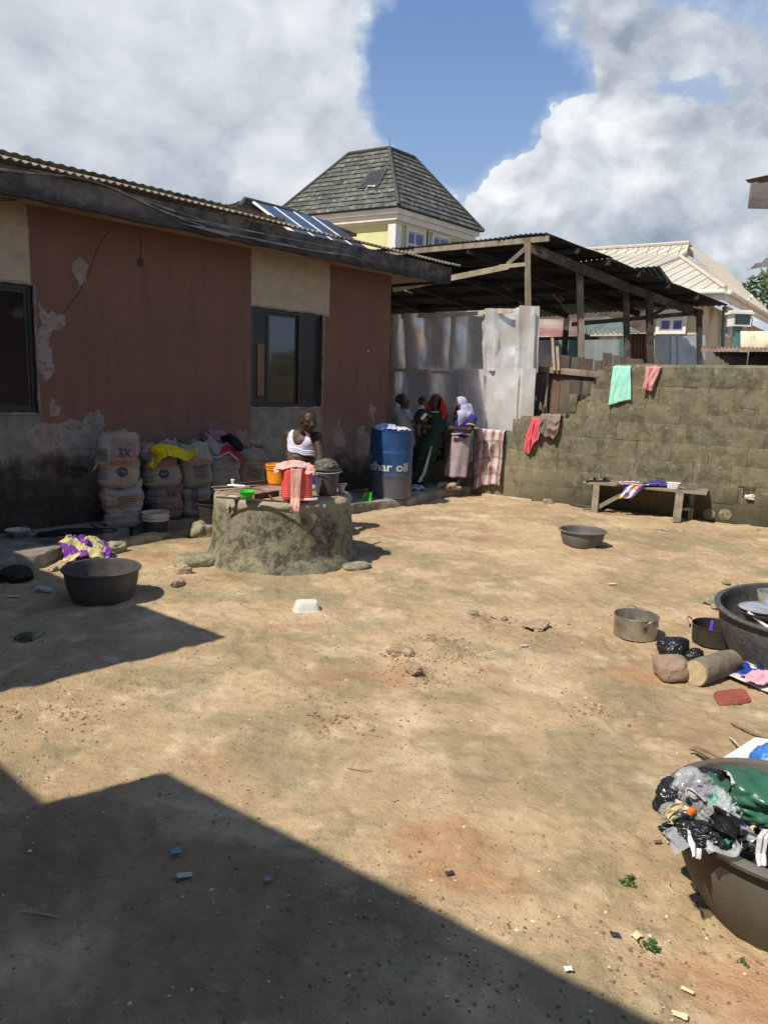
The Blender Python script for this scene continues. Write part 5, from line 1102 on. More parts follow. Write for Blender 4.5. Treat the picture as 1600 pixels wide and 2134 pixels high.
# ================================================================ BASINS, POTS AND BOWLS
m_basin = mat('dark_basin_plastic', (.085,.08,.075), (.06,.058,.055), rough=.5, scale=5, bump=.06, dirt=(.17,.15,.12), dscale=5, dlo=.5, dhi=.8)
m_basinG = mat('grey_basin_plastic', (.14,.13,.12), (.10,.095,.09), rough=.55, scale=5, bump=.06, dirt=(.22,.19,.15), dscale=5, dlo=.5, dhi=.8)
b1 = Vector((-2.05, 5.25, 0)); b1.z = gz(b1.x, b1.y)-.004
tag(vessel('basin', b1, .205, .262, .235, m_basin, None, .016, .014, .006, 64, .012), 'deep black plastic basin on the ground left of the well', 'basin')
b2 = G(1211, 1137); b2.z = gz(b2.x, b2.y)-.004
tag(vessel('basin', b2, .185, .232, .165, m_basinG, None, .020, .012, .006, 64, .010), 'grey brown plastic basin alone on the ground in front of the bench', 'basin')
m_alu = mat('used_aluminium', (.46,.43,.37), (.34,.31,.26), rough=.38, met=.75, scale=9, dirt=(.14,.11,.08), dscale=5, dlo=.52, dhi=.75, bump=.06)
m_brass = mat('wire_handle', (.50,.43,.28), (.4,.33,.2), rough=.35, met=.8, bump=0)
def pot(label, c, r, h, m, hang, parent=None, name='cooking_pot'):
    t_ = thing(name, label, 'pot', c); vessel('body', c, r*.96, r, h, m, t_, .003, .003, .003, 56)
    for i, a in enumerate(hang):
        d_ = Vector((math.cos(a), math.sin(a), 0)); s_ = Vector((-d_.y, d_.x, 0)); pts = [c + d_*(r+.004) + s_*(w_*.045) + Z*(h*.80) for w_ in (-1.15, 1.15)]
        arc = [c + d_*(r+.006+.03*math.sin(f*math.pi)) + s_*(math.cos(math.pi*(1-f))*.048) + Z*(h*.80+.042*math.sin(f*math.pi)) for f in np.linspace(0, 1, 14)]
        hd = MB().tube(arc, .0045, 8).build('handle', m_brass if i == 0 or m is not m_alu else m, t_)
        for p in pts: MB().box(p, (.026, .006, .022), (s_, d_, Z)).build('bracket', m, hd)
    return t_
pc = G(1322, 1321); pc.z = gz(pc.x, pc.y)-.003
pot('dull aluminium cooking pot with two wire handles standing alone on the sand', pc, .147, .15, m_alu, [1.45, -1.25])
m_soot = mat('sooty_pot', (.05,.042,.035), (.03,.026,.022), rough=.6, met=.2, scale=9)
pc2 = G(1488, 1340); pc2.z = gz(pc2.x, pc2.y)-.003
pot('sooty black cooking pot with a purple handled spoon in it beside the big basin', pc2, .15, .125, m_soot, [2.5])
m_purple = mat('purple_plastic', (.16,.06,.5), (.13,.05,.42), rough=.35)
sp_ = D(1480, 1322, pc2.y-.02); tag(MB().tube([sp_-Z*.02, sp_+Z*.04, sp_+Z*.095+Vector((.006,0.01,0))], [.008,.014,.010], 10).tube([sp_-Z*.02, sp_-Z*.06], [.004,.004], 6).build('spoon', m_purple), 'purple spoon handle sticking up out of the sooty pot', 'spoon')
# big basin with washing-up at the right edge
bb = G(1676, 1262, .36); bb = Vector((bb.x, bb.y, gz(bb.x, bb.y)-.015)); tilt = Matrix.Rotation(rad(3), 3, 'X') @ Matrix.Rotation(rad(-3), 3, 'Y')
AXB = tuple(tilt @ a for a in (Vector((1,0,0)), Vector((0,1,0)), Vector((0,0,1))))
m_basinS = mat('speckled_basin', (.085,.082,.078), (.055,.053,.05), rough=.6, scale=14, bump=.35, bscale=90, dirt=(.17,.155,.135), dscale=40, dlo=.5, dhi=.75)
tag(vessel('basin', bb, .37, .475, .355, m_basinS, None, .03, .02, .008, 72, .035, AXB), 'huge dark speckled basin holding dirty pots at the right edge', 'basin')
ip = bb + AXB[2]*.10
pot('shiny aluminium pot lying on its side in the huge basin', D(1612, 1255, bb.y-.05)-Z*.05, .10, .11, mat('shiny_aluminium', (.8,.8,.79), (.7,.7,.69), rough=.25, met=.9, bump=.02), [])
m_clearp = mat('clear_lid', (.42,.42,.43), (.35,.35,.36), rough=.12, trans=.4, bump=0)
fp = D(1585, 1285, bb.y-.2); tag(vessel('frying_pan', fp-Z*.02, .09, .125, .05, m_soot, None, .006, .004, .004, 40), 'black frying pan resting in the huge basin of washing up', 'pan')
tag(MB().lathe([(0, .03), (.06, .028), (.11, .012), (.12, 0), (.122, .002)], fp+Vector((0,.02,.045)), 40).build('pot_lid', m_clearp), 'see-through pot lid on the frying pan in the huge basin', 'lid')
mb = MB().tube([D(1557,1275,bb.y-.25), D(1602,1310,bb.y-.32)], [.008,.010], 8); tag(mb.build('spatula', m_whitep), 'white spatula leaning in the huge basin of washing up', 'spatula')
# ---- rock, log, bags beside the big basin
m_rockp = mat('pinkish_rock', (.30,.21,.15), (.20,.14,.11), rough=.95, bump=.9, bscale=30, bdist=.02, dirt=(.12,.09,.07))
g = GP(1406, 1420); tag(rock('rock', (g.x, g.y+.07, g.z+.06), (.20,.18,.16), m_rockp, None, 41, .18, 4), 'rounded pinkish rock touching the left end of the log', 'rock')
m_barkl = mat('log_bark', (.23,.19,.14), (.14,.115,.085), rough=.9, bump=.9, bscale=18, bdist=.02, stretch=(1,1,1), dirt=(.08,.065,.05)); m_cut = mat('sawn_wood', (.50,.40,.24), (.40,.31,.18), rough=.85, scale=30, bump=.3)
lg = thing('log', 'short sawn log with a pale cut end lying by the huge basin', 'log', GP(1470, 1425))
la = GP(1448, 1428); la = Vector((la.x, la.y+.02, la.z+.075)); ld_ = Vector((.30,.21,.0)).normalized(); lb = la+ld_*.38; s_ = ld_.cross(Z)
MB().lathe([(.072, 0), (.077, .006), (.078, .1), (.074, .2), (.076, .3), (.07, .375), (0, .38)], la, 40, ax=(s_, Z, ld_), fn=lambda t_, i, r, z: (r*(1+.05*nz((math.cos(t_), math.sin(t_), z*4), 1.6)), z)).build('bark', m_barkl, lg)
def cutf(t_, i, r, z): return (r*(1+.05*nz((math.cos(t_), math.sin(t_), 0), 1.6)), z)
MB().lathe([(0, -.002), (.03, -.003), (.071, -.001), (.0725, .002)], la, 40, ax=(s_, Z, ld_), fn=cutf).build('cut_end', m_cut, lg)
m_poly = mat('black_polythene', (.010,.010,.011), (.016,.016,.017), rough=.3, bump=.12, bscale=25, bdist=.01, spec=.6)
g = GP(1412, 1375); bag('plastic_bag', 'small knotted black plastic bag on the sand between the two pots', 'plastic bag', (g.x+.0, g.y+.09, g.z+.06), (.20, .17, .14), m_poly, 5, None, .2, .12, 6)
g = GP(1452, 1382); bag('bag_knot', 'tied ears of a black plastic bag beside the log', 'plastic bag', (g.x, g.y+.05, g.z+.035), (.11, .09, .085), m_poly, 8, None, .9, .35, 5)
m_paper = mat('printed_paper', (.60,.58,.52), (.45,.43,.38), rough=.85, scale=12)
pb = thing('paper_sack', 'flattened white and blue paper cement sack beneath the huge basin', 'paper sack', GP(1560, 1420))
def flatsheet(q, th, m, name, parent, bumpy=.01, seed=1, nu=20, nv=14):
    P4 = [Vector(p) for p in q]; return uvgrid(name, lambda a, b_: lerp4(P4, a, b_) + Z*(th + bumpy*nz((a*3, b_*3, seed), 1)), nu, nv, m, parent, .004)
flatsheet([GP(1499,1409), GP(1600,1452), GP(1640,1408), GP(1530,1383)], .03, m_paper, 'sheet', pb, .012, 2)
flatsheet([GP(1507,1406,.004), GP(1560,1425,.004), GP(1590,1405,.004), GP(1536,1387,.004)], .033, m_blue, 'print', pb, .012, 2)
heap('pink_cloth', 'pale pink cloth lying on the paper sack at the right edge', 'cloth', GP(1598, 1432, .04), .26, .16, .03, cloth_m('pale_pink', (.62,.36,.42), (.55,.30,.36)), .2, 61, n=26)
m_lid = mat('red_lid_plastic', (.30,.085,.055), (.25,.075,.05), rough=.5, bump=.05, dirt=(.45,.25,.17), dscale=8)
lid = thing('container_lid', 'rectangular brick red plastic lid lying flat on the sand', 'lid', GP(1524, 1454))
LC = [GP(1482,1444), GP(1550,1436), GP(1568,1464), GP(1498,1472)]
def lidf(r0, r1, z0, z1, name, m):
    mb = MB(); c = sum(LC, Vector())/4; N = 40; vs = []
    for (s_, z) in ((r0, z0), (r1, z1)):
        for k in range(N):
            a = 2*math.pi*k/N; x, y = math.cos(a), math.sin(a); n_ = 6; q = (abs(x)**n_+abs(y)**n_)**(-1/n_); x, y = x*q*.5*s_+.5, y*q*.5*s_+.5
            p = lerp4(LC, x, 1-y); vs.append(Vector((p.x, p.y, c.z+z)))
    return mb.add(vs, [(k, (k+1) % N, N+(k+1) % N, N+k) for k in range(N)] + [tuple(N+k for k in range(N))]).build(name, m, lid, sharp=30)
lidf(1, .97, .004, .016, 'rim', m_lid); lidf(.86, .84, .016, .021, 'ridge', m_lid); lidf(.45, .42, .021, .026, 'panel', m_lid)
for (x, y, s, sd) in ((1500,1250,.11,3), (1478,1258,.13,4), (1494,1270,.09,5), (1510,1222,.07,6)):
    g = GP(x, y); tag(rock('rock', (g.x, g.y, g.z+s*.2), (s, s*.8, s*.5), m_edge, None, 70+sd, .4, 3), {3: 'mossy stone against the left side of the huge basin', 4: 'long dark stone just left of the huge basin', 5: 'small flat stone in front of the mossy stones by the huge basin', 6: 'dark small stone behind the rim of the huge basin'}[sd], 'rock')
# upturned white tub
m_tub = mat('white_tub', (.66,.64,.58), (.58,.56,.50), rough=.4, bump=.03)
g = GP(634, 1276); def_ = 0
def boxf(c, l, wd, h, taper, m, name, rot, up=False, parent=None, r=5.):
    pr = [(1.06, 0), (1.06, .006), (1.0, .008), (1.0-taper*.5, h*.5), (1.0-taper, h*.9), (.95-taper, h), (0, h)] if up else [(0, 0), (.95-taper, 0), (1-taper, .006), (1, h), (1.05, h), (1.05, h+.005), (.97, h+.004), (.94-taper, .01), (0, .01)]
    def ff(t_, i, q, z):
        c_, s_ = math.cos(t_), math.sin(t_); k = (abs(c_/(l/2))**r + abs(s_/(wd/2))**r)**(-1/r); return q*k, z
    return MB().lathe(pr, c, 48, fn=ff, ax=(Vector((math.cos(rot), math.sin(rot), 0)), Vector((-math.sin(rot), math.cos(rot), 0)), Z)).build(name, m, parent, sharp=45)
tag(boxf(Vector((g.x+.01, g.y+.06, g.z)), .19, .13, .07, .18, m_tub, 'food_tub', .25, True), 'white plastic food tub lying upside down on the sand', 'tub')
# bucket with a white rim in front of the sacks, black bowl behind the well
m_brownpl = mat('dark_brown_plastic', (.045,.038,.032), (.03,.026,.022), rough=.6); m_offw = mat('off_white_plastic', (.50,.46,.40), (.42,.38,.33), rough=.5)
g = G(318, 1122, .02); pbk = thing('paint_bucket', 'dark paint bucket with a pale ribbed rim in front of the cement sacks', 'bucket', (g.x, g.y+.1, .0))
c = Vector((g.x, g.y+.11, 0)); vessel('body', c, .11, .125, .22, m_brownpl, pbk, .004, .004); MB().lathe([(.126, .19), (.137, .192), (.137, .2), (.129, .203), (.129, .222), (.14, .224), (.14, .234), (.131, .238), (.131, .262), (.138, .264), (.138, .272), (.126, .272), (.12, .262), (.12, .2)], c, 48).build('rim', m_offw, pbk, sharp=40)
MB().lathe([(0, .24), (.119, .235)], c, 30).build('contents', m_brownpl, pbk)
g = G(437, 1100, .1); c = Vector((g.x, g.y+.12, .1)); tag(vessel('basin', c, .12, .155, .24, m_brownpl, None, .01, .008), 'black basin half hidden between the cement sacks and the well', 'basin')
# bowl with a spoon on the apron
g = G(30, 1120, AP+.004); bo = thing('enamel_bowl', 'pale enamel bowl with a spoon in it on the concrete by the wall', 'bowl', g); c = Vector((g.x, g.y+.07, AP+.004))
vessel('body', c, .05, .105, .06, m_offw, bo, .004, .003, .003, 40); MB().lathe([(0, .035), (.085, .035)], c, 30, fn=lambda t_, i, r, z: (r, z+.004*nz((math.cos(t_)*r*30, math.sin(t_)*r*30, 0), 1))).build('food', m_rag, bo)
tag(MB().tube([c+Vector((.02,0,.045)), c+Vector((.09,-.02,.105))], [.004,.004], 6).build('spoon', m_hand), 'thin metal spoon standing in the enamel bowl', 'spoon')
# ================================================================ BLUE DRUM
m_drumB, t, b = newmat('drum_paint'); MATS['drum'] = m_drumB; o_ = t.coord(); z = t.sep(o_)[2]; wv = t.warp(o_, 5, .1, 4); n = t.noise(wv, 4, 6, .65); f = t.noise(o_, 40, 5, .7); st = t.noise(t.v('MULTIPLY', o_, (12, 12, 1)), 1, 5, .6)
col = t.mix(t.rng(n, .35, .65), (.022, .075, .20, 1), (.03, .10, .27, 1)); low = t.rng(t.m('ADD', z, t.m('MULTIPLY', t.m('SUBTRACT', st, .5), .35)), .28, .62, 1, 0)
col = t.mix(t.m('MULTIPLY', low, .75), col, (.15, .13, .095, 1)); col = t.mix(t.m('MULTIPLY', t.rng(f, .62, .72), .4), col, (.3, .3, .28, 1)); t.put(b.inputs['Base Color'], col)
t.put(b.inputs['Roughness'], t.rng(n, .3, .7, .28, .5)); b.inputs['Metallic'].default_value = .35; t.put(b.inputs['Normal'], t.bump(n, .15, .01))
g = G(812, 1040, AP); DR = .288; DH = .90; dc = Vector((g.x, g.y, AP)) + Vector((g.x, g.y, 0)).normalized()*DR
drum = thing('oil_drum', 'tall blue steel oil drum with white lettering at the corner of the house', 'drum', dc)
pr = [(0, .012), (DR*.96, .012), (DR, 0), (DR+.006, .006), (DR, .014)]
for k in range(1, 60):
    z_ = DH*k/60; q = .008*max(0, 1-abs(z_-DH*.335)/.022) + .008*max(0, 1-abs(z_-DH*.665)/.022); pr.append((DR+q, z_))
pr += [(DR, DH-.012), (DR+.008, DH-.006), (DR+.006, DH+.002), (DR-.006, DH), (DR-.01, DH-.015), (0, DH-.015)]
db_ = MB().lathe(pr, dc, 96).build('body', m_drumB, drum, sharp=50)
m_let = mat('white_lettering', (.62,.62,.60), (.48,.48,.47), rough=.5, bump=0)
tocam = math.atan2(-dc.y, -dc.x)
def wrap(vs, x0, z0): return [dc + Vector((math.cos(tocam + (x0+v.x)/DR)*(DR+.0035), math.sin(tocam + (x0+v.x)/DR)*(DR+.0035), z0+v.y)) for v in vs]
vs, fs = text_mesh('Gandhar oil', .158, .0035, 1.0, 'RIGHT'); wv_ = [v.x for v in vs]; Wt = max(wv_)-min(wv_); k = .88/Wt; vs = [Vector((v.x*k, v.y, 0)) for v in vs]
mk('lettering', wrap(vs, rad(50)*DR, .37), fs, m_let, drum, smooth=False)
lv = [Vector((x, y, 0)) for x, y in ((-.02,0), (.02,0), (.013,.03), (0,.055), (-.013,.03))]; mk('emblem', wrap(lv, -rad(64)*DR, .52), [(0,1,2,3,4)], m_let, drum, smooth=False)
m_lbl = cloth_m('pale_blue_cloth', (.42,.45,.62), (.33,.36,.52))
heap('cloth', 'pale blue cloth crumpled on top of the blue drum', 'cloth', dc+Vector((-.08,-.05,DH-.012)), .34, .3, .07, m_lbl, .3, 4, n=40, fold=1.2)
heap('cloth', 'small white cloth on the right side of the drum top', 'cloth', dc+Vector((.12,-.03,DH-.012)), .2, .2, .035, cloth_m('greyish_white', (.5,.5,.5), (.4,.4,.4)), .6, 14, n=26)
# green and yellow lid leaning at the drum's foot, white thread
g = G(762, 1043, AP); gl = thing('dustpan', 'green and yellow plastic dustpan leaning at the foot of the drum', 'dustpan', g); nn_ = Vector((-.5,-.75,.35)).normalized()
s1 = nn_.cross(Z).normalized(); s2 = s1.cross(nn_).normalized(); mk('blade', [g+s1*-.075+Z*.0, g+s1*.05+Z*.004, g+s1*.03+s2*.10, g+s1*-.055+s2*.125, g+s1*-.075+nn_*-.03, g+s1*.05+nn_*-.03, g+s1*.03+s2*.10+nn_*-.02, g+s1*-.055+s2*.125+nn_*-.02], [(0,1,2,3), (7,6,5,4), (0,4,5,1), (1,5,6,2), (2,6,7,3), (3,7,4,0)], m_green, gl, smooth=False)
MB().tube([g+s1*.055+Z*.006+nn_*.004, g+s1*.03+s2*.11+nn_*.004], .006, 6).build('edge', mat('yellow_plastic', (.7,.55,.05), (.6,.45,.04), rough=.4), gl)
# ================================================================ CEMENT SACKS
def sack_mat(name, body, bands, grime=.5):
    """bands: (face test axis ranges x0,x1,z0,z1, colour) in the sack's own frame, printed on the paper"""
    m, t, b = newmat(name); o = t.coord(); wv = t.warp(o, 14, .012, 3); x, y, z = t.sep(wv); n = t.noise(o, 8, 6, .65); f = t.noise(o, 50, 5, .7); cr_ = t.noise(t.v('MULTIPLY', o, (6, 6, 40)), 1, 4, .6)
    col = t.mix(n, c4(body), c4([q*.75 for q in body]))
    for (x0, x1, z0, z1, c_) in bands:
        k = t.m('MULTIPLY', t.m('MULTIPLY', t.rng(x, x0-.002, x0+.002), t.rng(x, x1-.002, x1+.002, 1, 0)), t.m('MULTIPLY', t.rng(z, z0-.002, z0+.002), t.rng(z, z1-.002, z1+.002, 1, 0)))
        k = t.m('MULTIPLY', k, t.rng(f, .2, .6, 1, .55)); k = t.m('MULTIPLY', k, t.rng(y, -.02, .0, 1, 0)); col = t.mix(k, col, c4(c_))
    col = t.mix(t.m('MULTIPLY', t.rng(n, .45, .75), grime), col, (.16, .13, .10, 1)); col = t.mix(t.m('MULTIPLY', t.rng(cr_, .58, .7), .4), col, (.30, .27, .23, 1))
    t.put(b.inputs['Base Color'], col); b.inputs['Roughness'].default_value = .85; t.put(b.inputs['Normal'], t.bump(t.m('ADD', t.m('MULTIPLY', cr_, .6), t.m('MULTIPLY', t.noise(t.warp(o, 6, .2, 3), 16, 4, .6), .8)), .8, .012)); return m
SG = 'half used paper cement sacks piled in pairs against the house wall'
def sack(label, base, wd, ht, dp, m, seed, rot, lean=0, open_=True, texts=(), side=0., group=SG):
    rt_ = thing('cement_sack', label, 'sack', base, group); rt_.rotation_euler = (lean, side, rot)
    mb = MB()
    def fn(a, b_):
        th = a*2*math.pi; z = b_; n_ = 3.6; c_, s_ = math.cos(th), math.sin(th)
        hb = min(1, .90+.35*z) if z < .3 else 1; tp_ = max(0, (z-.80)/.20)
        hx_ = wd*.45*(min(1, .80+2.2*z) - .04*math.sin(z*5+seed)); hy_ = dp/2*(min(1, .70+3*z))*(1+.12*math.sin(z*3.1)) * (1-.55*tp_**1.3)
        k = (abs(c_)**n_ + abs(s_)**n_)**(-1/n_); x = c_*k*hx_; y = s_*k*hy_
        wr = .020*fb((x*5, y*5, z*ht*12), 1, seed, 3) + .007*(1-2*abs(nz((x*3, y*6, z*ht*16), 1.2, seed+2)))*(.5+z) + .036*nz((x*3.5, y*3, z*2.8), 1, seed+7)
        d_ = Vector((x, y*1.6, 0)); d_ = d_.normalized() if d_.length > 0 else d_
        zz = z*ht + (.05*nz((x*7, y*6, 1), 1, seed) + .09*nz((x*4, 0, 0), 1.4, seed+1) - .03)*max(0, z-.55)*2
        if z < .06: zz *= .6
        return Vector((x + d_.x*wr, y + d_.y*wr, zz))
    nu, nv = 72, 44; vs = [fn(i/nu, j/nv) for j in range(nv+1) for i in range(nu)]; fs = [(j*nu+i, j*nu+(i+1) % nu, (j+1)*nu+(i+1) % nu, (j+1)*nu+i) for j in range(nv) for i in range(nu)]
    fs.append(tuple(range(nu))[::-1]); fs.append(tuple(nv*nu+i for i in range(nu)))
    if open_:
        fs.pop(); k0 = len(vs)
        for j in range(1, 6):
            for i in range(nu):
                q = vs[nv*nu+i]; an = i/nu*6.283; hgt = .055+.06*nz((math.cos(an)*1.6, math.sin(an)*1.6, seed), 1, seed)+.02*nz((math.cos(an)*6, math.sin(an)*6, seed), 1, seed+1); out_ = .05*nz((math.cos(an)*2.2, math.sin(an)*2.2, j*.5), 1, seed+3)*j/5
                vs.append(Vector((q.x*(1+out_*3-.02*j), q.y*(1+out_*5-.10*j*.5), q.z+max(.01, hgt)*j/5)))
        for j in range(5):
            for i in range(nu):
                a_ = (nv*nu if j == 0 else k0+(j-1)*nu); b__ = k0+j*nu; fs.append((a_+i, a_+(i+1) % nu, b__+(i+1) % nu, b__+i))
    me = bpy.data.meshes.new('paper_body'); me.from_pydata([tuple(v) for v in vs], [], fs); me.materials.append(m); me.polygons.foreach_set('use_smooth', [True]*len(me.polygons)); me.set_sharp_from_angle(angle=rad(60))
    o = bpy.data.objects.new('body', me); COL.objects.link(o); o.parent = rt_
    bv = BVHTree.FromPolygons([v.copy() for v in vs], fs[:nu*nv])
    def decal(dv, df, x0, z0, mm, name='print', jx=0):
        out = []
        for v in dv:
            h = bv.ray_cast(Vector((x0+v.x, -1, z0+v.y)), Vector((0, 1, 0))); out.append(Vector((x0+v.x, h[0].y-.0025, z0+v.y)) if h[0] else Vector((x0+v.x, -dp/2, z0+v.y)))
        mm_ = bpy.data.meshes.new(name); mm_.from_pydata([tuple(v) for v in out], [], df); mm_.materials.append(mm); q = bpy.data.objects.new(name, mm_); COL.objects.link(q); q.parent = rt_
    for (kind, arg, x0, z0, size, mm) in texts:
        if kind == 't': dv, df = text_mesh(arg, size, size*.03, .9); decal(dv, df, x0, z0, mm)
        elif kind == 'disc':
            N = 28; dv = [Vector((0, 0, 0))] + [Vector((math.cos(a)*r_*size, math.sin(a)*r_*size, 0)) for r_ in (.5, 1) for a in np.linspace(0, 2*math.pi, N, endpoint=False)]
            df = [(0, 1+k, 1+(k+1) % N) for k in range(N)] + [(1+k, 1+N+k, 1+N+(k+1) % N, 1+(k+1) % N) for k in range(N)]; decal(dv, df, x0, z0, mm)
        elif kind == 'lines':
            for k in range(arg): dv = [Vector((x, y, 0)) for y in (0, size*.35) for x in np.linspace(-.09, .09-.02*(k % 3), 10)]; decal(dv, [(i, i+1, i+11, i+10) for i in range(9)], x0, z0-k*size, mm)
    return rt_
m_navyp = mat('navy_print', (.05,.075,.12), (.035,.05,.085), rough=.85, scale=40, bump=0, dirt=(.25,.22,.18), dscale=30, dlo=.58, dhi=.7)
m_redp = mat('red_print', (.30,.07,.06), (.22,.055,.05), rough=.85, scale=40, bump=0); m_palep = mat('pale_print', (.42,.38,.33), (.3,.27,.24), rough=.85, scale=40, bump=0); m_darkp = mat('dark_print', (.07,.06,.055), (.05,.045,.04), rough=.85, bump=0)
PB = (.33,.29,.24); RED = (.24,.08,.07); NAV = (.05,.065,.09); TAN = (.25,.18,.12); GRY = (.30,.28,.26)
m_s3x = sack_mat('sack_3x', PB, [(-.06, .3, .29, .5, (.26,.12,.105)), (-.06, .3, .235, .29, RED), (-.175, -.09, .27, .40, NAV), (-.175, -.09, .17, .24, RED), (-.175, -.09, .08, .16, NAV)])
m_s3xb = sack_mat('sack_red_front', (.25,.225,.2), [(-.07, .3, .0, .5, (.23,.09,.08)), (-.18, -.08, .05, .40, NAV)])
m_stan = sack_mat('sack_tan', (.29,.285,.27), [(-.3, -.15, 0, .5, (.25,.13,.07)), (-.10, .3, .20, .34, TAN)])
m_splain = sack_mat('sack_plain', (.32,.295,.25), [(-.12, .3, .26, .36, (.34,.24,.18))])
m_sgrey = sack_mat('sack_grey', (.31,.295,.28), [], .4); m_sside = sack_mat('sack_side', (.31,.29,.27), [(-.05, .03, .08, .40, NAV)]); m_sbrn = sack_mat('sack_brown', (.29,.24,.18), [(-.3, .3, .28, .34, (.26,.14,.09))])
SR = math.atan2(HD.y, HD.x)-.25
def sb(px_, py_, z=AP, back=.1): g = G(px_, py_, z); return Vector((g.x, g.y, z)) + Vector((g.x, g.y, 0)).normalized()*back
A1 = sb(257, 1098); sack('lower sack of the leftmost pile, tan and grey print with fine lines', A1, .42, .46, .24, m_stan, 1, SR-.25, 0, texts=[('lines', 7, .02, .17, .018, m_palep), ('lines', 6, .05, .31, .018, m_darkp)])
sack('upper sack of the leftmost pile with 3X print and torn open red top', A1+Z*.40+Vector((-.03,-.03,0)), .42, .50, .25, m_s3x, 2, SR-.35, rad(3), side=rad(3), texts=[('t', '3X', .07, .33, .11, m_navyp), ('disc', 0, .05, .17, .052, m_navyp), ('t', '42.5', .05, .157, .042, m_palep)])
A2 = sb(343, 1084, AP-.01); sack('lower sack under the yellow cloth with faded red front', A2, .40, .42, .23, m_s3xb, 3, SR-.15, texts=[('t', '3X', .06, .25, .10, m_navyp), ('t', 'STRONG', .05, .15, .045, m_palep)])
sack('upper sack with 3X print lying under the yellow cloth', A2+Z*.34+Vector((-.01,-.02,0)), .40, .46, .24, m_s3x, 4, SR-.25, rad(2), side=rad(-3), texts=[('t', '3X', .06, .31, .11, m_navyp), ('disc', 0, .02, .17, .052, m_navyp), ('t', '42.5R', .02, .157, .034, m_palep)])
A3 = sb(408, 1078, AP-.01); sack('lower sack with a navy side band, third pile from the left', A3, .34, .40, .23, m_sside, 5, SR-.3, texts=[('t', 'CEM', -.01, .16, .05, m_redp)])
sack('upper sack with rows of fine print, third pile from the left', A3+Z*.34+Vector((.01,-.01,0)), .36, .44, .25, m_splain, 6, SR-.1, rad(2), side=rad(-6), texts=[('lines', 8, .05, .24, .017, m_darkp)])
A4 = sb(468, 1070, AP-.01, .16); sack('lower sack reading Super in the fourth pile just left of the well', A4, .40, .34, .23, m_sgrey, 7, SR-.1, texts=[('t', 'Super', .06, .26, .07, m_darkp)])
sack('upper grey sack beneath the white and red shirt', A4+Z*.32+Vector((0,-.02,0)), .40, .48, .25, m_sgrey, 8, SR-.1, rad(2), side=rad(-4))
A5 = sb(520, 1066, AP-.01, .2); sack('lower brown sack at the right end of the row of piles', A5, .34, .33, .23, m_sbrn, 9, SR, texts=[])
sack('upper brown sack with rounded top at the right end of the row of piles', A5+Z*.28, .36, .46, .25, m_sbrn, 10, SR-.1, 0, side=rad(3), texts=[('lines', 6, .02, .20, .02, m_darkp)])
# torn flaps, cloths on the sacks
m_flap = mat('paper_flap', (.44,.40,.34), (.32,.28,.24), rough=.9, scale=20, bump=.5, bscale=40); m_flapr = mat('red_paper', (.36,.09,.07), (.28,.07,.055), rough=.9)
def cloth_strip(name, label, cat, pts, wds, m, parent=None, seed=0, wave=.01, axis=None, nu=20, nv=40):
    """cloth led over a row of places, with its width at each; the width runs along `axis`"""
    P_ = [Vector(p) for p in pts]; ax = Vector(axis or (1, 0, 0)).normalized()
    def fn(a, b_):
        p = ipl(P_, b_); w_ = ipl(list(wds), b_); q = p + ax*(a-.5)*w_ ; return q + Vector((0,-1,.6))*(wave*(math.sin(a*11+seed+b_*3)+.8*nz((a*4, b_*5, seed), 1.5))) + Z*wave*.8*nz((a*7, b_*7, seed+2), 1)
    o = uvgrid(name, fn, nu, nv, m, parent, .002); return tag(o, label, cat) if label else o
def Q(x, y, base, dy=0.): return D(x, y, base.y+dy)
cloth_strip('paper_flap', 'pale torn paper flap folded over the left side of the leftmost pile', 'paper', [Q(258,948,A1,-.02), Q(238,935,A1,-.08), Q(215,950,A1,-.16), Q(198,978,A1,-.18)], (.07,.16,.15,.10), m_flap, None, 3, .008, (.35,.6,.5))
cloth_strip('red_flap', 'red torn paper flap standing up on the leftmost pile', 'paper', [Q(252,955,A1,-.14), Q(262,940,A1,-.12), Q(270,924,A1,-.1)], (.16,.12,.03), m_flapr, None, 5, .01, (.8,.1,.5))
m_yel = cloth_m('yellow_cloth', (.72,.55,.02), (.60,.45,.02))
def ydrape(a, b_):
    # over the tops of the second and third pile
    row = [(318,965), (328,935), (345,927), (370,932), (395,945), (412,943)]; low = [(322,978), (336,960), (350,950), (372,955), (390,962), (413,946)]
    p = ipl([Q(*q, A2, .06) for q in row], a); q = ipl([Q(*q, A2, -.22) for q in low], a); r_ = p.lerp(q, b_); r_ += Z*(.05*math.sin(b_*math.pi)) + Vector((0,-1,.4))*.018*(1-2*abs(nz((a*7, b_*2.2, 4), 1)))*1.2; return r_
yc = uvgrid('yellow_cloth', ydrape, 60, 26, m_yel, None, .003); tag(yc, 'bright yellow cloth thrown over two sack piles', 'cloth')
cloth_strip('tail', None, None, [Q(325,948,A2,-.13), Q(318,962,A2,-.19), Q(316,972,A2,-.2), Q(323,978,A2,-.2)], (.07,.07,.06,.03), m_yel, yc, 8, .008, (.7,.1,-.2))
bag('knot', None, None, Q(338,938,A2,-.12), (.20,.14,.12), m_yel, 9, yc, .2, .22, 5, flatb=False)
m_flapb = mat('tan_paper', (.33,.25,.18), (.26,.2,.14), rough=.9)
cloth_strip('paper_flap', 'brown pointed paper flap rising behind the yellow cloth', 'paper', [Q(362,912,A3,.06), Q(378,925,A3,.02), Q(400,938,A3,0), Q(412,948,A3,-.03)], (.02,.10,.12,.05), m_flapb, None, 13, .006, (.2,.2,-.9))
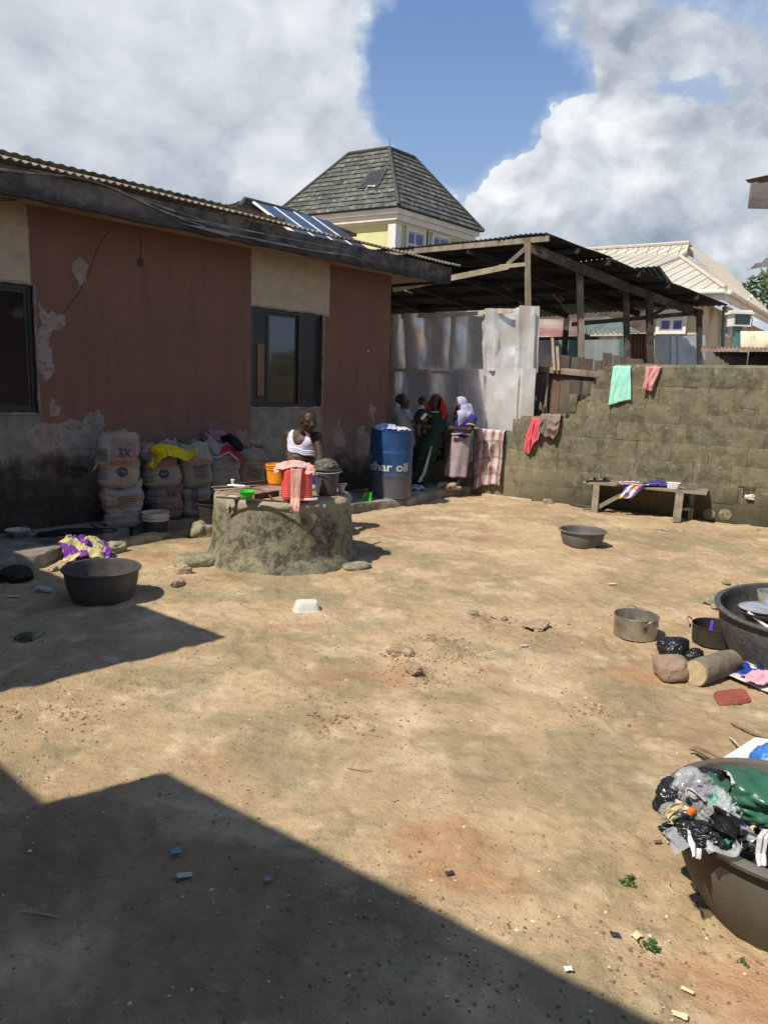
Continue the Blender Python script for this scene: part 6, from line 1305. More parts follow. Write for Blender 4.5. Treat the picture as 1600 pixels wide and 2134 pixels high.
def shirtp(t, uv):
    s = t.sep(t.warp(uv, 4, .05)); k = t.m('MULTIPLY', t.rng(s[1], .48, .50), t.rng(s[1], .93, .95, 1, 0)); k = t.m('MAXIMUM', k, t.rng(s[0], .86, .88)); return t.mix(k, (.50,.50,.66,1), (.42,.035,.03,1))
m_shirt = cloth_m('white_red_shirt', (0,0,0), pat=shirtp)
def sdrape(a, b_):
    row = [(412,936), (430,934), (452,930), (470,922), (486,930), (500,940)]; low = [(424,947), (434,952), (452,956), (478,944), (494,958), (508,972)]
    p = ipl([Q(*q, A4, .06) for q in row], a); q = ipl([Q(*q, A4, -.22) for q in low], a); r_ = p.lerp(q, b_); return r_ + Z*(.03*math.sin(b_*math.pi)) + Vector((0,-1,.4))*.014*(1-2*abs(nz((a*6, b_*2.2, 7), 1)))
tag(uvgrid('shirt', sdrape, 50, 26, m_shirt, None, .003), 'white shirt with red panels spread over the fourth pile of sacks', 'shirt')
m_dpink = cloth_m('dusty_pink', (.34,.17,.17), (.26,.13,.13)); bag('cloth', 'dusty pink cloth bunched on top behind the white and red shirt', 'cloth', Q(450,915,A4,.05), (.24,.18,.20), m_dpink, 15, None, .2, .26, 5, flatb=False)
m_blkc = cloth_m('black_cloth', (.012,.011,.011), (.02,.02,.02)); mb = MB(); pts = [Q(463,914,A4,-.04), Q(478,912,A4,-.06), Q(490,921,A4,-.1), Q(499,932,A4,-.14), Q(503,939,A4,-.15)]; tag(mb.tube(pts, [.03,.05,.055,.055,.03], 12).build('black_cloth', m_blkc), 'rolled black cloth lying down the right side of the fourth pile', 'cloth')
cloth_strip('white_flap', 'rolled white paper poking out left of the yellow cloth', 'paper', [Q(296,943,A2,-.12), Q(308,938,A2,-.1), Q(322,936,A2,-.06)], (.055,.06,.06), m_flap, None, 17, .006, (0,-.3,.95))
# sandals / strap lying left of the paint bucket, tie-dye cloth on the apron
m_rub = mat('black_rubber', (.014,.013,.012), (.02,.02,.018), rough=.6)
tag(MB().tube([G(x, y, AP+.012) for x, y in ((190,1092), (202,1100), (213,1102), (232,1101), (245,1105), (238,1109), (222,1108), (208,1106), (214,1102))], .007, 6).build('strap', m_rub), 'thin black strap looped on the concrete beside the sacks', 'strap')
def tie(t, uv):
    n = t.noise(t.warp(uv, 3, .3), 3.6, 3, .5); return t.mix(t.rng(n, .47, .50), (.50,.45,.20,1), (.15,.04,.26,1))
m_tie = cloth_m('purple_yellow_print', (0,0,0), pat=tie)
g = G(180, 1140, .12)
def zap(x, y):
    p = Vector((x, y, 0)); q = G(150, 1150, 0); return AP if (p-HA).dot(HN) < .93 else max(0.02, AP-.9*((p-HA).dot(HN)-.93))
heap('print_cloth', 'purple and pale yellow printed cloth heaped on the edge of the apron', 'cloth', (g.x, g.y, 0), .40, .28, .10, m_tie, .5, 33, n=60, fold=1.3, zf=zap)
heap('dark_cloth', 'dark rag lying behind the purple and yellow cloth', 'cloth', G(150, 1113, AP), .55, .22, .03, m_blkc, .5, 35, n=30)
bag('charcoal_lump', 'black burnt lump of rubbish on the ground at the left edge', 'lump', GP(30, 1210, .05), (.26, .22, .13), mat('charred', (.012,.012,.012), (.03,.028,.025), rough=.9, bump=.7), 51, None, .2, .12, 4)
m_card = mat('white_card', (.55,.53,.48), (.45,.43,.38), rough=.8)
tag(MB().tube([GP(79,1234,.02), GP(112,1240,.018)], .022, 14).build('paper_roll', m_card), 'small white paper tube lying on the shaded ground left of the black basin', 'paper roll')
m_rk = mat('buff_stone', (.42,.32,.21), (.28,.20,.13), rough=.95, bump=.9, bscale=30, bdist=.02)
for (x, y, sz, sd, lb_) in ((383,1196,(.13,.08,.10),1,'angular buff stone between the black basin and the well'), (368,1224,(.12,.09,.08),2,'crumbly buff clod in front of the angular stone'), (63,1328,(.19,.12,.05),3,'flat broken stone in the shade at the left'), (112,1190,(.09,.06,.05),4,'pale pebble against the edge of the apron'), (862,1408,(.10,.08,.05),5,'pale lump at the near side of the rubble patch'), (1040,1290,(.12,.08,.05),6,'grey stone lying beyond the rubble patch'), (836,1365,(.16,.10,.06),7,'largest grey lump on the left of the rubble patch'),
                          (1141,1050,(.15,.10,.09),8,'squared stone on the ground at the foot of the block wall'), (1398,1104,(.28,.20,.02),9,'thin flat stone set in the sand right of the bench'), (1120,1310,(.22,.14,.04),10,'low grey clod right of the rubble patch'), (1578,1106,(.05,.04,.04),11,'small stone at the foot of the wall at the right edge'), (985,1278,(.16,.09,.02),12,'dark flat chip of stone beyond the rubble patch')):
    g = GP(x, y); tag(rock('rock', (g.x, g.y, g.z+sz[2]*.2), sz, m_rk if sd not in (3, 12) else m_edge, None, 80+sd, .35, 4, .4*sd), lb_, 'rock')
# ================================================================ BENCH against the block wall
bn = thing('bench', 'rough grey wooden bench standing in front of the block wall', 'bench', G(1330, 1060))
ua_, za_ = bpx(1216, 1011, .46); ub_, zb_ = bpx(1470, 1018, .46); bz = (za_+zb_)/2; bA = bw(ua_, bz, .46); bB = bw(ub_, bz, .46); bd = (bB-bA).normalized(); bp = Vector((-bd.y, bd.x, 0)); 
if bp.y < 0: bp = -bp
L = (bB-bA).length
m_bench = mat('grey_bench_wood', (.27,.23,.17), (.16,.135,.10), rough=.88, scale=8, bump=.7, bscale=22, dirt=(.08,.07,.05), dscale=4, stretch=(.6,.6,1))
for k, (o_, w_) in enumerate(((.065, .13), (.20, .13), (.325, .11))): MB().box((bA+bB)/2 + bp*o_ - Z*.018 + Z*.003*k, (L+(.0 if k else .03), w_-.006, .03), (bd, bp, Z), .004).build('seat_plank', m_bench, bn, smooth=False)
def leg(a, b_, z0, z1, off, w_=.05, t_=.07, m=m_bench, nm='leg'):
    p = G(a[0], a[1]); return MB().beam(p, b_, w_, t_, up=(0,1,0), jit=.004).build(nm, m, bn, smooth=False)
fl = bw(bpx(1238, 1070, .50)[0], 0, .50); t1 = bA + bd*.17 + bp*.01 - Z*.035; MB().beam(fl, t1, .085, .035, up=bp, jit=.004).build('leg', m_bench, bn, smooth=False)
fr_ = bw(bpx(1409, 1083, .50)[0], 0, .50); t2 = bB - bd*.30 + bp*.01 - Z*.035; MB().beam(fr_, t2, .095, .045, up=bp, jit=.004).build('leg', m_bench, bn, smooth=False)
t3 = bA + bd*.12 + bp*.25 - Z*.035; MB().beam(Vector((t3.x, t3.y, 0)) + bp*.03, t3, .05, .05, up=bp, jit=.004).build('leg', m_bench, bn, smooth=False)
t4 = bB - bd*.18 + bp*.25 - Z*.035; MB().beam(Vector((t4.x, t4.y, 0)) + bp*.03, t4, .05, .05, up=bp, jit=.004).build('leg', m_bench, bn, smooth=False)
MB().beam(fl+Z*.05+bp*.04, bA+bd*.52+bp*.09-Z*.12, .055, .03, up=bp, jit=.003).build('brace', m_bench, bn, smooth=False)
MB().beam(fr_+Z*.16+bp*.03, t4-Z*.22, .07, .03, jit=.003).build('brace', m_bench, bn, smooth=False); MB().beam(fl+Z*.12+bp*.03, Vector((t3.x, t3.y, .14)), .07, .03, jit=.003).build('brace', m_bench, bn, smooth=False)
m_sand = mat('black_sandal', (.02,.018,.018), (.035,.03,.03), rough=.5)
def sandal(name, label, c, rot, m, strapm=None, group=None, s=1.):
    t_ = thing(name, label, 'sandal', c, group); ca, sa = math.cos(rot), math.sin(rot); A0 = Vector((ca, sa, 0)); A1_ = Vector((-sa, ca, 0))
    MB().lathe([(0, 0), (1, 0), (1.04, .008), (1.0, .018), (.9, .021), (0, .018)], c, 28, ax=(A0, A1_, Z), fn=lambda t__, i, r, z: (r*s*.115*(1/math.sqrt(math.cos(t__)**2+(math.sin(t__)/(.36+.06*math.cos(t__)))**2)), z)).build('sole', m, t_)
    for (x0, w_) in ((.035, .03), (.06, .02)):
        MB().tube([c+A0*x0*s+A1_*(-.04*s)+Z*.015, c+A0*x0*s+A1_*(-.02*s)+Z*.045, c+A0*x0*s+Z*.052, c+A0*x0*s+A1_*(.02*s)+Z*.045, c+A0*x0*s+A1_*(.04*s)+Z*.015], w_*.5*s, 6).build('strap', strapm or m, t_)
    return t_
sandal('sandal', 'black sandal at the left end of the bench, nearer its edge', bA+bd*.10+bp*.07-Z*.002, .3, m_sand)
sandal('sandal', 'black sandal behind the other one at the left end of the bench', bA+bd*.22+bp*.17-Z*.002, .5, m_sand)
m_pet = mat('brown_flap', (.12,.085,.06), (.08,.06,.045))
def multi(t, uv):
    w_ = t.warp(uv, 3, .4); n = t.noise(w_, 2.6, 3); n2 = t.noise(t.v('ADD', w_, (4, 4, 4)), 3.1, 3); c = t.mix(t.rng(n, .50, .53), (.62,.58,.62,1), (.10,.12,.50,1)); c = t.mix(t.rng(n2, .54, .57), c, (.72,.20,.05,1)); c = t.mix(t.rng(n2, .60, .62), c, (.6,.45,.06,1)); return t.mix(t.rng(n, .60, .63), c, (.30,.06,.18,1))
m_multi = cloth_m('bright_print', (0,0,0), pat=multi)
c0 = bA + bd*.62
rows = [c0+bd*.28+bp*.16+Z*.02, c0+bd*.14+bp*.05+Z*.02, c0+bd*.06-bp*.02+Z*.008, c0+bd*.0-bp*.035-Z*.09, c0-bd*.05-bp*.04-Z*.17]
pc_ = cloth_strip('print_cloth', 'brightly printed blue, orange and white cloth hanging off the front of the bench', 'cloth', rows, (.10,.16,.24,.20,.17), m_multi, None, 3, .016, (bd.x, bd.y, .12))
cloth_strip('cloth_end', None, None, [c0+bd*.10+bp*.02+Z*.03, c0-bd*.08+bp*.0+Z*.03, c0-bd*.20+bp*.0+Z*.012], (.09,.09,.05), m_multi, pc_, 5, .014, (0, .7, .5))
heap('lace_cloth', 'dark blue lacy cloth bunched on the bench beside the white box', 'cloth', bA+bd*.90+bp*.15-Z*.003, .26, .18, .05, cloth_m('dark_blue_cloth', (.06,.05,.26), (.035,.03,.16)), .0, 43, n=30, fold=1.5)
tag(boxf(bA+bd*(L*.735)+bp*.13-Z*.003, .165, .11, .075, .14, m_whitep, 'food_tub', WROT, False), 'white plastic tub standing upright on the bench', 'tub')
# plank, tin and odd boards at the foot of the wall
bq = thing('plank', 'narrow plank lying on the ground along the foot of the wall', 'plank', G(1050, 1038)); MB().beam(GP(1004,1032,.015), GP(1108,1043,.015), .085, .028, jit=.003).build('board', m_woodl, bq, smooth=False)
g = GP(1083, 1040, .045); dd = Vector((.8,.45,.25)).normalized(); tag(MB().lathe([(0,0), (.026,0), (.029,.006), (.029,.075), (.022,.088), (.014,.1), (0,.1)], g, 20, ax=(dd.cross(Z).normalized(), Z, dd)).build('tin_can', mat('greenish_tin', (.20,.18,.08), (.3,.28,.2), rough=.4, met=.5)), 'small green tin lying on the plank by the wall', 'can')
for (x0, y0, x1, y1, w_, lb_, m_) in ((1190,1053,1232,1060,.14,'dark flat board lying at the foot of the wall left of the bench',m_woodd), (1262,1066,1292,1069,.05,'thin strip of board beneath the bench',m_wood)):
    o_ = MB().beam(GP(x0,y0,.012), GP(x1,y1,.012), w_, .02, jit=.006).build('board', m_, None, smooth=False); tag(o_, lb_, 'board')
g = GP(1215,1065,.01); tag(MB().beam(g, GP(1245,1062,.012), .03, .02, jit=.004).build('board', m_wood, None, smooth=False), 'small grey strip of wood by the left leg of the bench', 'board')
# ================================================================ CLOTHES over the wall
m_mint = cloth_m('mint_towel', (.36,.72,.58), (.31,.66,.53)); m_shp = cloth_m('old_pink_shirt', (.62,.30,.27), (.54,.25,.23)); m_rose = cloth_m('rose_shirt', (.72,.12,.16), (.62,.10,.13)); m_taupe = cloth_m('taupe_shirt', (.26,.19,.17), (.20,.145,.13))
u0, z0 = bpx(1281, 762); u1, _ = bpx(1317, 762); ub = bpx(1298, 835)
wall_cloth('towel', 'mint green towel hanging over the top of the block wall', 'towel', u0, u1, 8*BH-.01, [.44, .42, .37, .36], .3, m_mint, .008, 2, .25, .01, 1, rough_=.6)
def shirt_wall(name, label, cat, px0, px1, ztop, pts, m, seed, sleeve=None, holes=False):
    pass
u0, _ = bpx(1349, 762); u1, _ = bpx(1381, 762); sh = wall_cloth('shirt', 'small old pink shirt hanging over the top of the block wall right of the towel', 'shirt', u0, u1, 8*BH-.01, [.29, .20, .235, .22, .10], .25, m_shp, .03, 2, -.10, -.02, 5)
u0, z_ = bpx(1112, 880); u1, _ = bpx(1136, 885); wall_cloth('shirt', 'bright rose shirt hanging down from the broken step of the wall', 'shirt', u0, u1, 5*BH-.03, [.36, .45, .30, .20], .2, m_rose, .03, 3, .25, -.05, 9)
u0, _ = bpx(1133, 870); u1, _ = bpx(1174, 868); ts = wall_cloth('shirt', 'taupe brown shirt bunched over the broken step right of the rose one', 'shirt', u0, u1, 5*BH+.03, [.30, .17, .24, .21, .26, .14], .2, m_taupe, .045, 2, .05, -.02, 12)
def plaid(t, uv):
    x, y, _z = t.sep(uv); a = t.m('FRACT', t.m('MULTIPLY', x, 3.6)); b_ = t.rng(a, .40, .44); b2 = t.m('MULTIPLY', t.rng(a, .52, .54), t.rng(a, .58, .60, 1, 0)); col = t.mix(b_, (.27,.075,.07,1), (.50,.47,.45,1)); 
    yy = t.m('FRACT', t.m('MULTIPLY', y, 5.2)); h_ = t.m('MULTIPLY', t.rng(yy, .40, .44), t.rng(yy, .56, .60, 1, 0)); col = t.mix(t.m('MULTIPLY', t.rng(yy, .0, .5), .3), col, (.45,.40,.38,1)); col = t.mix(t.m('MULTIPLY', h_, .55), col, (.13,.045,.05,1)); st = t.rng(t.m('FRACT', t.m('MULTIPLY', x, 31)), .3, .7); return t.mix(t.m('MULTIPLY', st, .22), col, (.55,.40,.38,1))
m_plaid = cloth_m('plaid_cloth', (0,0,0), pat=plaid)
u0, _ = bpx(999, 893); u1, _ = bpx(1058, 892); wall_cloth('plaid_cloth', 'red and white plaid cloth hanging over the low end of the wall', 'cloth', u0, u1, 4*BH+.0, [.83, .74, .71, .72], .35, m_plaid, .034, 3, -.05, 0, 16, None, .01, nu=60, nv=60)
u0, _ = bpx(984, 897); u1, _ = bpx(1002, 893); wall_cloth('cloth', 'blue grey cloth hanging on the wall behind the plaid one', 'cloth', u0, u1+.03, 4*BH-.01, [.62, .80, .66], .3, cloth_m('blue_grey_cloth', (.15,.18,.20), (.11,.13,.15)), .02, 3, .25, .05, 19)
wall_cloth('shirt', 'light grey shirt on the wall beside the woman in the pale hijab', 'shirt', bpx(975,897)[0], bpx(994,895)[0], 4*BH+.005, [.28, .42, .38], .3, cloth_m('light_grey_cloth', (.34,.35,.34), (.27,.28,.27)), .02, 2, .1, .0, 22, None, .02)
def leo(t, uv):
    v_ = t.vor(t.v('MULTIPLY', uv, (1, 1.6, 1)), 13); return t.mix(t.rng(v_[0], .30, .42), (.55,.45,.38,1), (.07,.03,.03,1))
m_leo = cloth_m('leopard_cloth', (0,0,0), pat=leo)
wall_cloth('leopard_cloth', 'brown spotted cloth hanging over the wall between the two women', 'cloth', bpx(906,893)[0], bpx(944,896)[0], 4*BH+.0, [.80, .66, .30, .38, .12], .3, m_leo, .03, 3, -.1, -.05, 25)
wall_cloth('dark_cloth', 'dark red brown cloth hanging beneath the spotted one', 'cloth', bpx(905,893)[0], bpx(935,896)[0], 4*BH-.012, [.5, .46, .42], .3, cloth_m('maroon_cloth', (.10,.035,.03), (.07,.025,.022)), .02, 3, .0, .0, 28, None, -.02)
for i, (x, y) in enumerate(((1208, 832), (1240, 826))): 
    uu, zz = bpx(x, y); sandal('sandal', ['black sandal lying on the lower step of the broken wall', 'black and white sandal on the upper step of the broken wall'][i], bw(uu, zz+.01, .0), WROT+.2, m_sand, None if i == 0 else m_whitep)
# ================================================================ TRASH BASIN at the lower right
TZ = .33; TR = .345; tb = Vector((1.325, 2.15, -.01))
m_mud = mat('muddy_basin', (.135,.12,.095), (.095,.085,.07), rough=.8, scale=3, bump=.3, bscale=60, dirt=(.075,.06,.045), dscale=2, stretch=(1,1,1))
trash = tag(vessel('basin', tb, .225, TR, TZ, m_mud, None, .03, .022, .008, 80, .03), 'large mud stained basin heaped with rubbish at the lower right edge', 'basin')
def TP(x, y, z): return G(x, y, z)
tz = TZ+.02
fill = MB().lathe([(0, .03), (.2, .03), (.30, .0), (.32, -.03)], Vector((tb.x, tb.y, TZ-.10)), 48, fn=lambda t_, i, r, z: (r, z+.03*nz((math.cos(t_)*r*9, math.sin(t_)*r*9, 0), 1))); 
m_fill = mat('mixed_rubbish', (.05,.042,.035), (.12,.10,.08), rough=.9, scale=24, bump=.9, bscale=30, bdist=.02, dirt=(.30,.27,.22), dscale=30, dlo=.58, dhi=.68)
rub = tag(fill.build('rubbish', m_fill), 'dark mixed rubbish filling the muddy basin', 'rubbish', None, 'stuff')
def rubbish_scraps():
    r_ = random.Random(5); ms = [mat('scrap_white', (.62,.62,.60), (.5,.5,.48), rough=.5), m_film, mat('scrap_cream', (.55,.48,.30), (.45,.36,.2), rough=.6), mat('scrap_black', (.015,.015,.016), rough=.35), mat('scrap_purple', (.10,.05,.28), rough=.4), mat('scrap_green', (.05,.28,.16), rough=.4), m_film, mat('scrap_black', (.015,.015,.016))]
    for k in range(34):
        x, y = r_.uniform(1395, 1530), r_.uniform(1630, 1755)
        if k > 24: x, y = r_.uniform(1500, 1600), r_.uniform(1715, 1780)
        c = G(x, y, TZ+.02+r_.uniform(.0, .09)*(1 if y < 1720 else .2)); a = Vector((r_.gauss(0,1), r_.gauss(0,1), r_.gauss(0,.6))).normalized(); b_ = a.cross(Vector((r_.gauss(0,1), r_.gauss(0,1), r_.gauss(0,1)))).normalized(); n_ = a.cross(b_); L = r_.uniform(.02, .045); W_ = r_.uniform(.015, .035)
        def fn(u, v): return c + a*(u-.5)*2*L + b_*(v-.5)*2*W_ + n_*.018*(1-2.4*abs(nz((u*2.4, v*2.4, k), 1))) + n_*.02*math.sin(u*4+k)
        uvgrid('scrap', fn, 9, 7, ms[k % 8], rub, .0015, smooth=False)
m_film = mat('clear_film', (.62,.63,.63), (.45,.46,.47), rough=.2, bump=.5, bscale=18, bdist=.008, spec=.7)
m_film.node_tree.nodes['Principled BSDF'].inputs['Alpha'].default_value = .42
bag('plastic_bag', 'glossy black polythene bag spread over the left rim of the rubbish basin', 'plastic bag', TP(1452,1742,tz+.0), (.165,.085,.075), m_poly, 101, None, -.35, .30, 6)
bag('bag_tail', 'thin black polythene tail hanging into the rubbish basin', 'plastic bag', TP(1505,1765,tz-.03), (.10,.06,.05), m_poly, 107, None, -.6, .3, 5)
bag('clear_bag', 'crumpled clear plastic bag in the middle of the rubbish', 'plastic bag', TP(1478,1678,tz+.06), (.10,.09,.09), m_film, 110, None, .2, .36, 5, fine=.5)
bag('clear_bag', 'clear bag lying low on the left rim of the rubbish basin', 'plastic bag', TP(1415,1694,tz+.03), (.10,.07,.05), m_film, 113, None, .1, .34, 5, fine=.5)
bag('clear_bag', 'clear bag with green print leaning on the dark green sack', 'plastic bag', TP(1502,1694,tz+.05), (.09,.10,.11), mat('green_print_film', (.45,.52,.49), (.4,.45,.44), rough=.25, trans=.3, dirt=(.03,.42,.25), dscale=9, dlo=.55, dhi=.6, bump=.4), 116, None, .2, .36, 5, fine=.5)
for (x_, y_, z_, s_, sd_) in ((1408,1668,.05,(.12,.10,.10),201), (1440,1650,.08,(.13,.09,.12),204), (1478,1640,.07,(.10,.10,.10),207)):
    bag('plastic_bag' if sd_ != 204 else 'clear_bag', {201: 'black bag bulging over the back left rim of the rubbish basin', 204: 'clear bag behind the cream wrapper in the rubbish', 207: 'black bag behind the clear bags beside the green sack'}[sd_], 'plastic bag', TP(x_,y_,tz+z_-.02), s_, m_film if sd_ == 204 else m_poly, sd_, None, .3, .34, 5)
m_wrap = mat('purple_wrapper', (.08,.02,.28), (.02,.015,.03), rough=.35, scale=14, dirt=(.62,.55,.30), dscale=16, dlo=.58, dhi=.62); m_wrapc = mat('cream_wrapper', (.60,.52,.28), (.5,.42,.2), rough=.5, dirt=(.12,.05,.10), dscale=30, dlo=.58, dhi=.62)
cloth_strip('wrapper', 'black snack packet with purple corner standing at the back of the rubbish', 'wrapper', [TP(1432,1690,tz+.02), TP(1452,1668,tz+.05), TP(1466,1640,tz+.10)], (.07,.10,.06), m_wrap, None, 3, .012, (.75,.3,-.4))
cloth_strip('wrapper', 'cream coloured wrapper on the back left of the rubbish', 'wrapper', [TP(1414,1664,tz+.03), TP(1428,1655,tz+.05), TP(1441,1646,tz+.07)], (.05,.055,.05), m_wrapc, None, 5, .008, (.2,.5,.6))
cloth_strip('wrapper', 'dark wrapper curled at the far left of the rubbish', 'wrapper', [TP(1390,1692,tz+.01), TP(1396,1672,tz+.03), TP(1410,1660,tz+.05)], (.05,.07,.06), m_poly, None, 7, .012, (.7,.5,.1))
bag('wrapper', 'orange plastic scrap among the clear bags', 'wrapper', TP(1440,1692,tz+.06), (.028,.014,.03), mat('orange_scrap', (.80,.17,.02), (.7,.14,.02), rough=.4), 121, None, .4, .3, 4)
bag('clear_bottle', 'squashed yellowish clear bottle in the rubbish', 'bottle', TP(1508,1735,tz+.0), (.07,.14,.07), mat('yellow_film', (.50,.42,.16), (.4,.34,.14), rough=.2, trans=.35), 124, None, .5, .16, 5)
bag('wrapper', 'small bright green scrap at the front of the rubbish', 'wrapper', TP(1515,1765,tz-.03), (.05,.03,.025), mat('green_scrap', (.02,.45,.18), (.02,.38,.15), rough=.35), 127, None, .5, .3, 4)
m_gbag = mat('dark_green_bag', (.035,.14,.075), (.028,.11,.06), rough=.38, bump=.25, bscale=12, bdist=.02, spec=.5)
gbt = [(1513,1648), (1545,1616), (1600,1628), (1680,1640), (1690,1702), (1600,1708), (1528,1702), (1512,1672)]
def gbf(th, ph):
    pass
gc = TP(1612, 1668, TZ+.10); GS = .72
def gb(a, b_):
    x = (a-.5)*2; y = (b_-.5)*2; e = (1-abs(x)**4)*(1-abs(y)**6); rr = 1-2.4*abs(nz((x*1.3, y*1.1, 3), 1)); r2 = 1-2.4*abs(nz((x*3, y*2.4, 6), 1))
    return gc + GS*Vector((x*.235*(1-.12*y), -.10*e - .05 + .035*rr*e - .02*y + .018*r2*e, y*.088 + .02*nz((x*2, 0, 2), 1) - .02*x))
gbo = uvgrid('body', gb, 50, 34, m_gbag, None)
rubbish_scraps()
gt_ = thing('green_bag', 'dark green plastic sack lying across the rubbish basin', 'bag', gc); attach(gbo, gt_)
def gb2(a, b_):
    x = (a-.5)*2; y = b_; return gc + GS*Vector((x*.235*(.88-.10*y), -.07+.22*y, .088+.02*nz((x*2, 0, 2), 1)-.02*x-.04*y*y+.012*(1-2*abs(nz((x*3, y*3, 8), 1)))*min(1, y*4)))
attach(uvgrid('top', gb2, 36, 16, m_gbag, None), gt_)
def gb3(a, b_):
    y = (b_-.5)*2; return gc + GS*Vector((-.235*(1-.12*y) - .01, -.05+.20*a, y*.088*(1-.5*a)+.03*nz((a*3, y, 4), 1)))
attach(uvgrid('end', gb3, 16, 16, m_gbag, None), gt_)
MB().tube([gc+GS*Vector((-.215+.018*math.sin(k*1.9), -.085, .06-k*.022)) for k in range(6)], .0010, 5).build('stitching', m_whitep, gt_)
m_bbag = mat('blue_bag', (.03,.13,.42), (.05,.18,.5), rough=.4, bump=.4, bscale=20, bdist=.01)
bag('blue_bag', 'bright blue plastic bag behind the green sack at the right edge', 'bag', G(1625, 1602, .16), (.26,.20,.20), m_bbag, 131, None, .2, .15, 5)
bag('lime_scrap', 'lime green plastic scrap on the white foam board', 'plastic scrap', G(1600, 1574, .11), (.10,.05,.03), mat('lime', (.45,.70,.03), (.4,.6,.03), rough=.5), 133, None, .2, .2, 4)
m_foam = mat('white_foam', (.70,.70,.68), (.60,.60,.58), rough=.9, scale=50, bump=.5, bscale=120, bdist=.003, dirt=(.42,.40,.36), dscale=60, dlo=.60, dhi=.68)
fo = [G(1504,1580,.07), G(1573,1536,.10), G(1720,1560,.12), G(1640,1650,.10)]
mbx = MB().add(fo+[p-Z*.022 for p in fo], [(3,2,1,0), (4,5,6,7), (0,1,5,4), (1,2,6,5), (2,3,7,6), (3,0,4,7)]); tag(mbx.build('foam_board', m_foam, None, smooth=False), 'white speckled foam board lying behind the rubbish basin', 'board')
m_stk = mat('dry_stick', (.26,.17,.10), (.17,.11,.07), rough=.9)
def stick(label, pts, r, m=m_stk): return tag(MB().tube([G(*p) for p in pts], r, 7).build('stick', m), label, 'stick')
stick('knobbly dry stick pointing left from behind the rubbish basin', [(1436,1562,.02), (1446,1560,.03), (1480,1578,.05), (1530,1602,.06), (1572,1618,.06)], [.006,.011,.010,.011,.012])
stick('second dry stick lying along the first behind the rubbish basin', [(1449,1556,.02), (1478,1568,.06), (1520,1590,.07), (1566,1614,.08)], [.007,.007,.008,.010])
stick('thin long stick pointing at the far side of the foam board', [(1522,1507,.01), (1560,1524,.02), (1600,1540,.02)], [.004,.006,.007]); stick('short split stick touching the foam board', [(1519,1537,.01), (1530,1545,.03), (1537,1554,.04)], [.005,.006,.005], m_bamb)
m_strap = mat('white_strap', (.62,.62,.62), (.5,.5,.5), rough=.4, bump=.3)
cloth_strip('strap', 'white plastic strap hanging in the rubbish at the right edge', 'strap', [TP(1598,1728,tz+.06), TP(1588,1745,tz+.05), TP(1585,1780,tz-.0), TP(1588,1804,tz-.01)], (.03,.03,.03,.03), m_strap, None, 3, .004, (1,.1,0))
bag('paper', 'white scrap of paper behind the green sack', 'paper', TP(1512,1628,tz+.02), (.09,.07,.05), m_card, 137, None, .3, .25, 4)
r_ = random.Random(11); mb = MB()
for k in range(70):
    c = TP(r_.uniform(1530,1640), r_.uniform(1722,1775), tz-.04); a = r_.random()*6; mb.tube([c, c+Vector((math.cos(a)*.04, math.sin(a)*.04, r_.uniform(.0,.04))), c+Vector((math.cos(a+.8)*.08, math.sin(a+.8)*.08, r_.uniform(-.02,.03)))], .0012, 4)
tag(mb.build('straw_tangle', m_net), 'tangle of brown fibres in the front of the rubbish', 'fibres', None, 'stuff')
# ================================================================ LITTER AND WEEDS on the yard
def scrap(label, x, y, w_, h_, m, rot=0., seed=0, cat='litter'):
    g = GP(x, y, .006); c, s = math.cos(rot), math.sin(rot)
    def fn(a, b_):
        X, Y = (a-.5)*w_*(1+.3*nz((a*3, b_*3, seed), 1)), (b_-.5)*h_*(1+.3*nz((b_*3, a*3, seed+3), 1)); return Vector((g.x+X*c-Y*s, g.y+X*s+Y*c, g.z+.006+.35*min(w_, h_)*abs(nz((a*2.5, b_*2.5, seed), 1))))
    return tag(uvgrid('scrap', fn, 8, 8, m, None, .0015), label, cat)
m_bl = mat('blue_scrap', (.10,.18,.28), (.35,.38,.4), rough=.5); m_dk = mat('dark_scrap', (.03,.03,.045), (.05,.05,.06), rough=.5); m_egg = mat('egg_shell', (.72,.60,.36), (.65,.52,.3), rough=.6)
scrap('torn blue and white scrap of paper in the shade at the lower left', 366, 1779, .035, .026, m_bl, .4, 1); scrap('crumpled pale wrapper with thin string in the shade below the blue scrap', 384, 1826, .05, .025, m_card, .2, 2); scrap('small bright blue scrap in the shade near the bottom centre', 558, 1840, .022, .018, m_bl, .6, 3)
scrap('white square of card in the shade at the bottom', 1183, 2027, .024, .018, m_whitep, .1, 4); scrap('white crumb of card in the shade at the left edge', 63, 1774, .012, .010, m_whitep, .1, 5); scrap('dark blue scrap on the sand left of the two weeds', 1280, 1953, .028, .016, m_dk, -.2, 6)
scrap('round cream scrap on the sand left of the rubbish basin', 1394, 1762, .035, .028, m_egg, .2, 7); scrap('small dark red scrap beside the round cream one', 1369, 1760, .028, .012, mat('maroon_scrap', (.12,.04,.06), (.2,.1,.1)), .2, 8); scrap('dark flat leaf on the sand in the middle of the yard', 936, 1828, .03, .015, m_dk, .3, 9)
scrap('pale scrap near the foot of the black basin', 30, 1246, .09, .04, m_card, .1, 10); scrap('thin white thread ball beyond the rubble patch', 1275, 1218, .07, .03, m_card, .2, 12); scrap('pale yellow chip beside the lower weed', 1325, 1957, .03, .025, m_egg, .5, 13)
scrap('small yellowish husk near the bottom right corner', 1430, 2070, .035, .012, m_egg, -.6, 14); scrap('second yellowish husk near the bottom right corner', 1415, 2122, .04, .018, m_egg, -.5, 15); scrap('small grey plastic scrap right of the rubble patch', 1092, 1350, .06, .03, m_film, .3, 16)
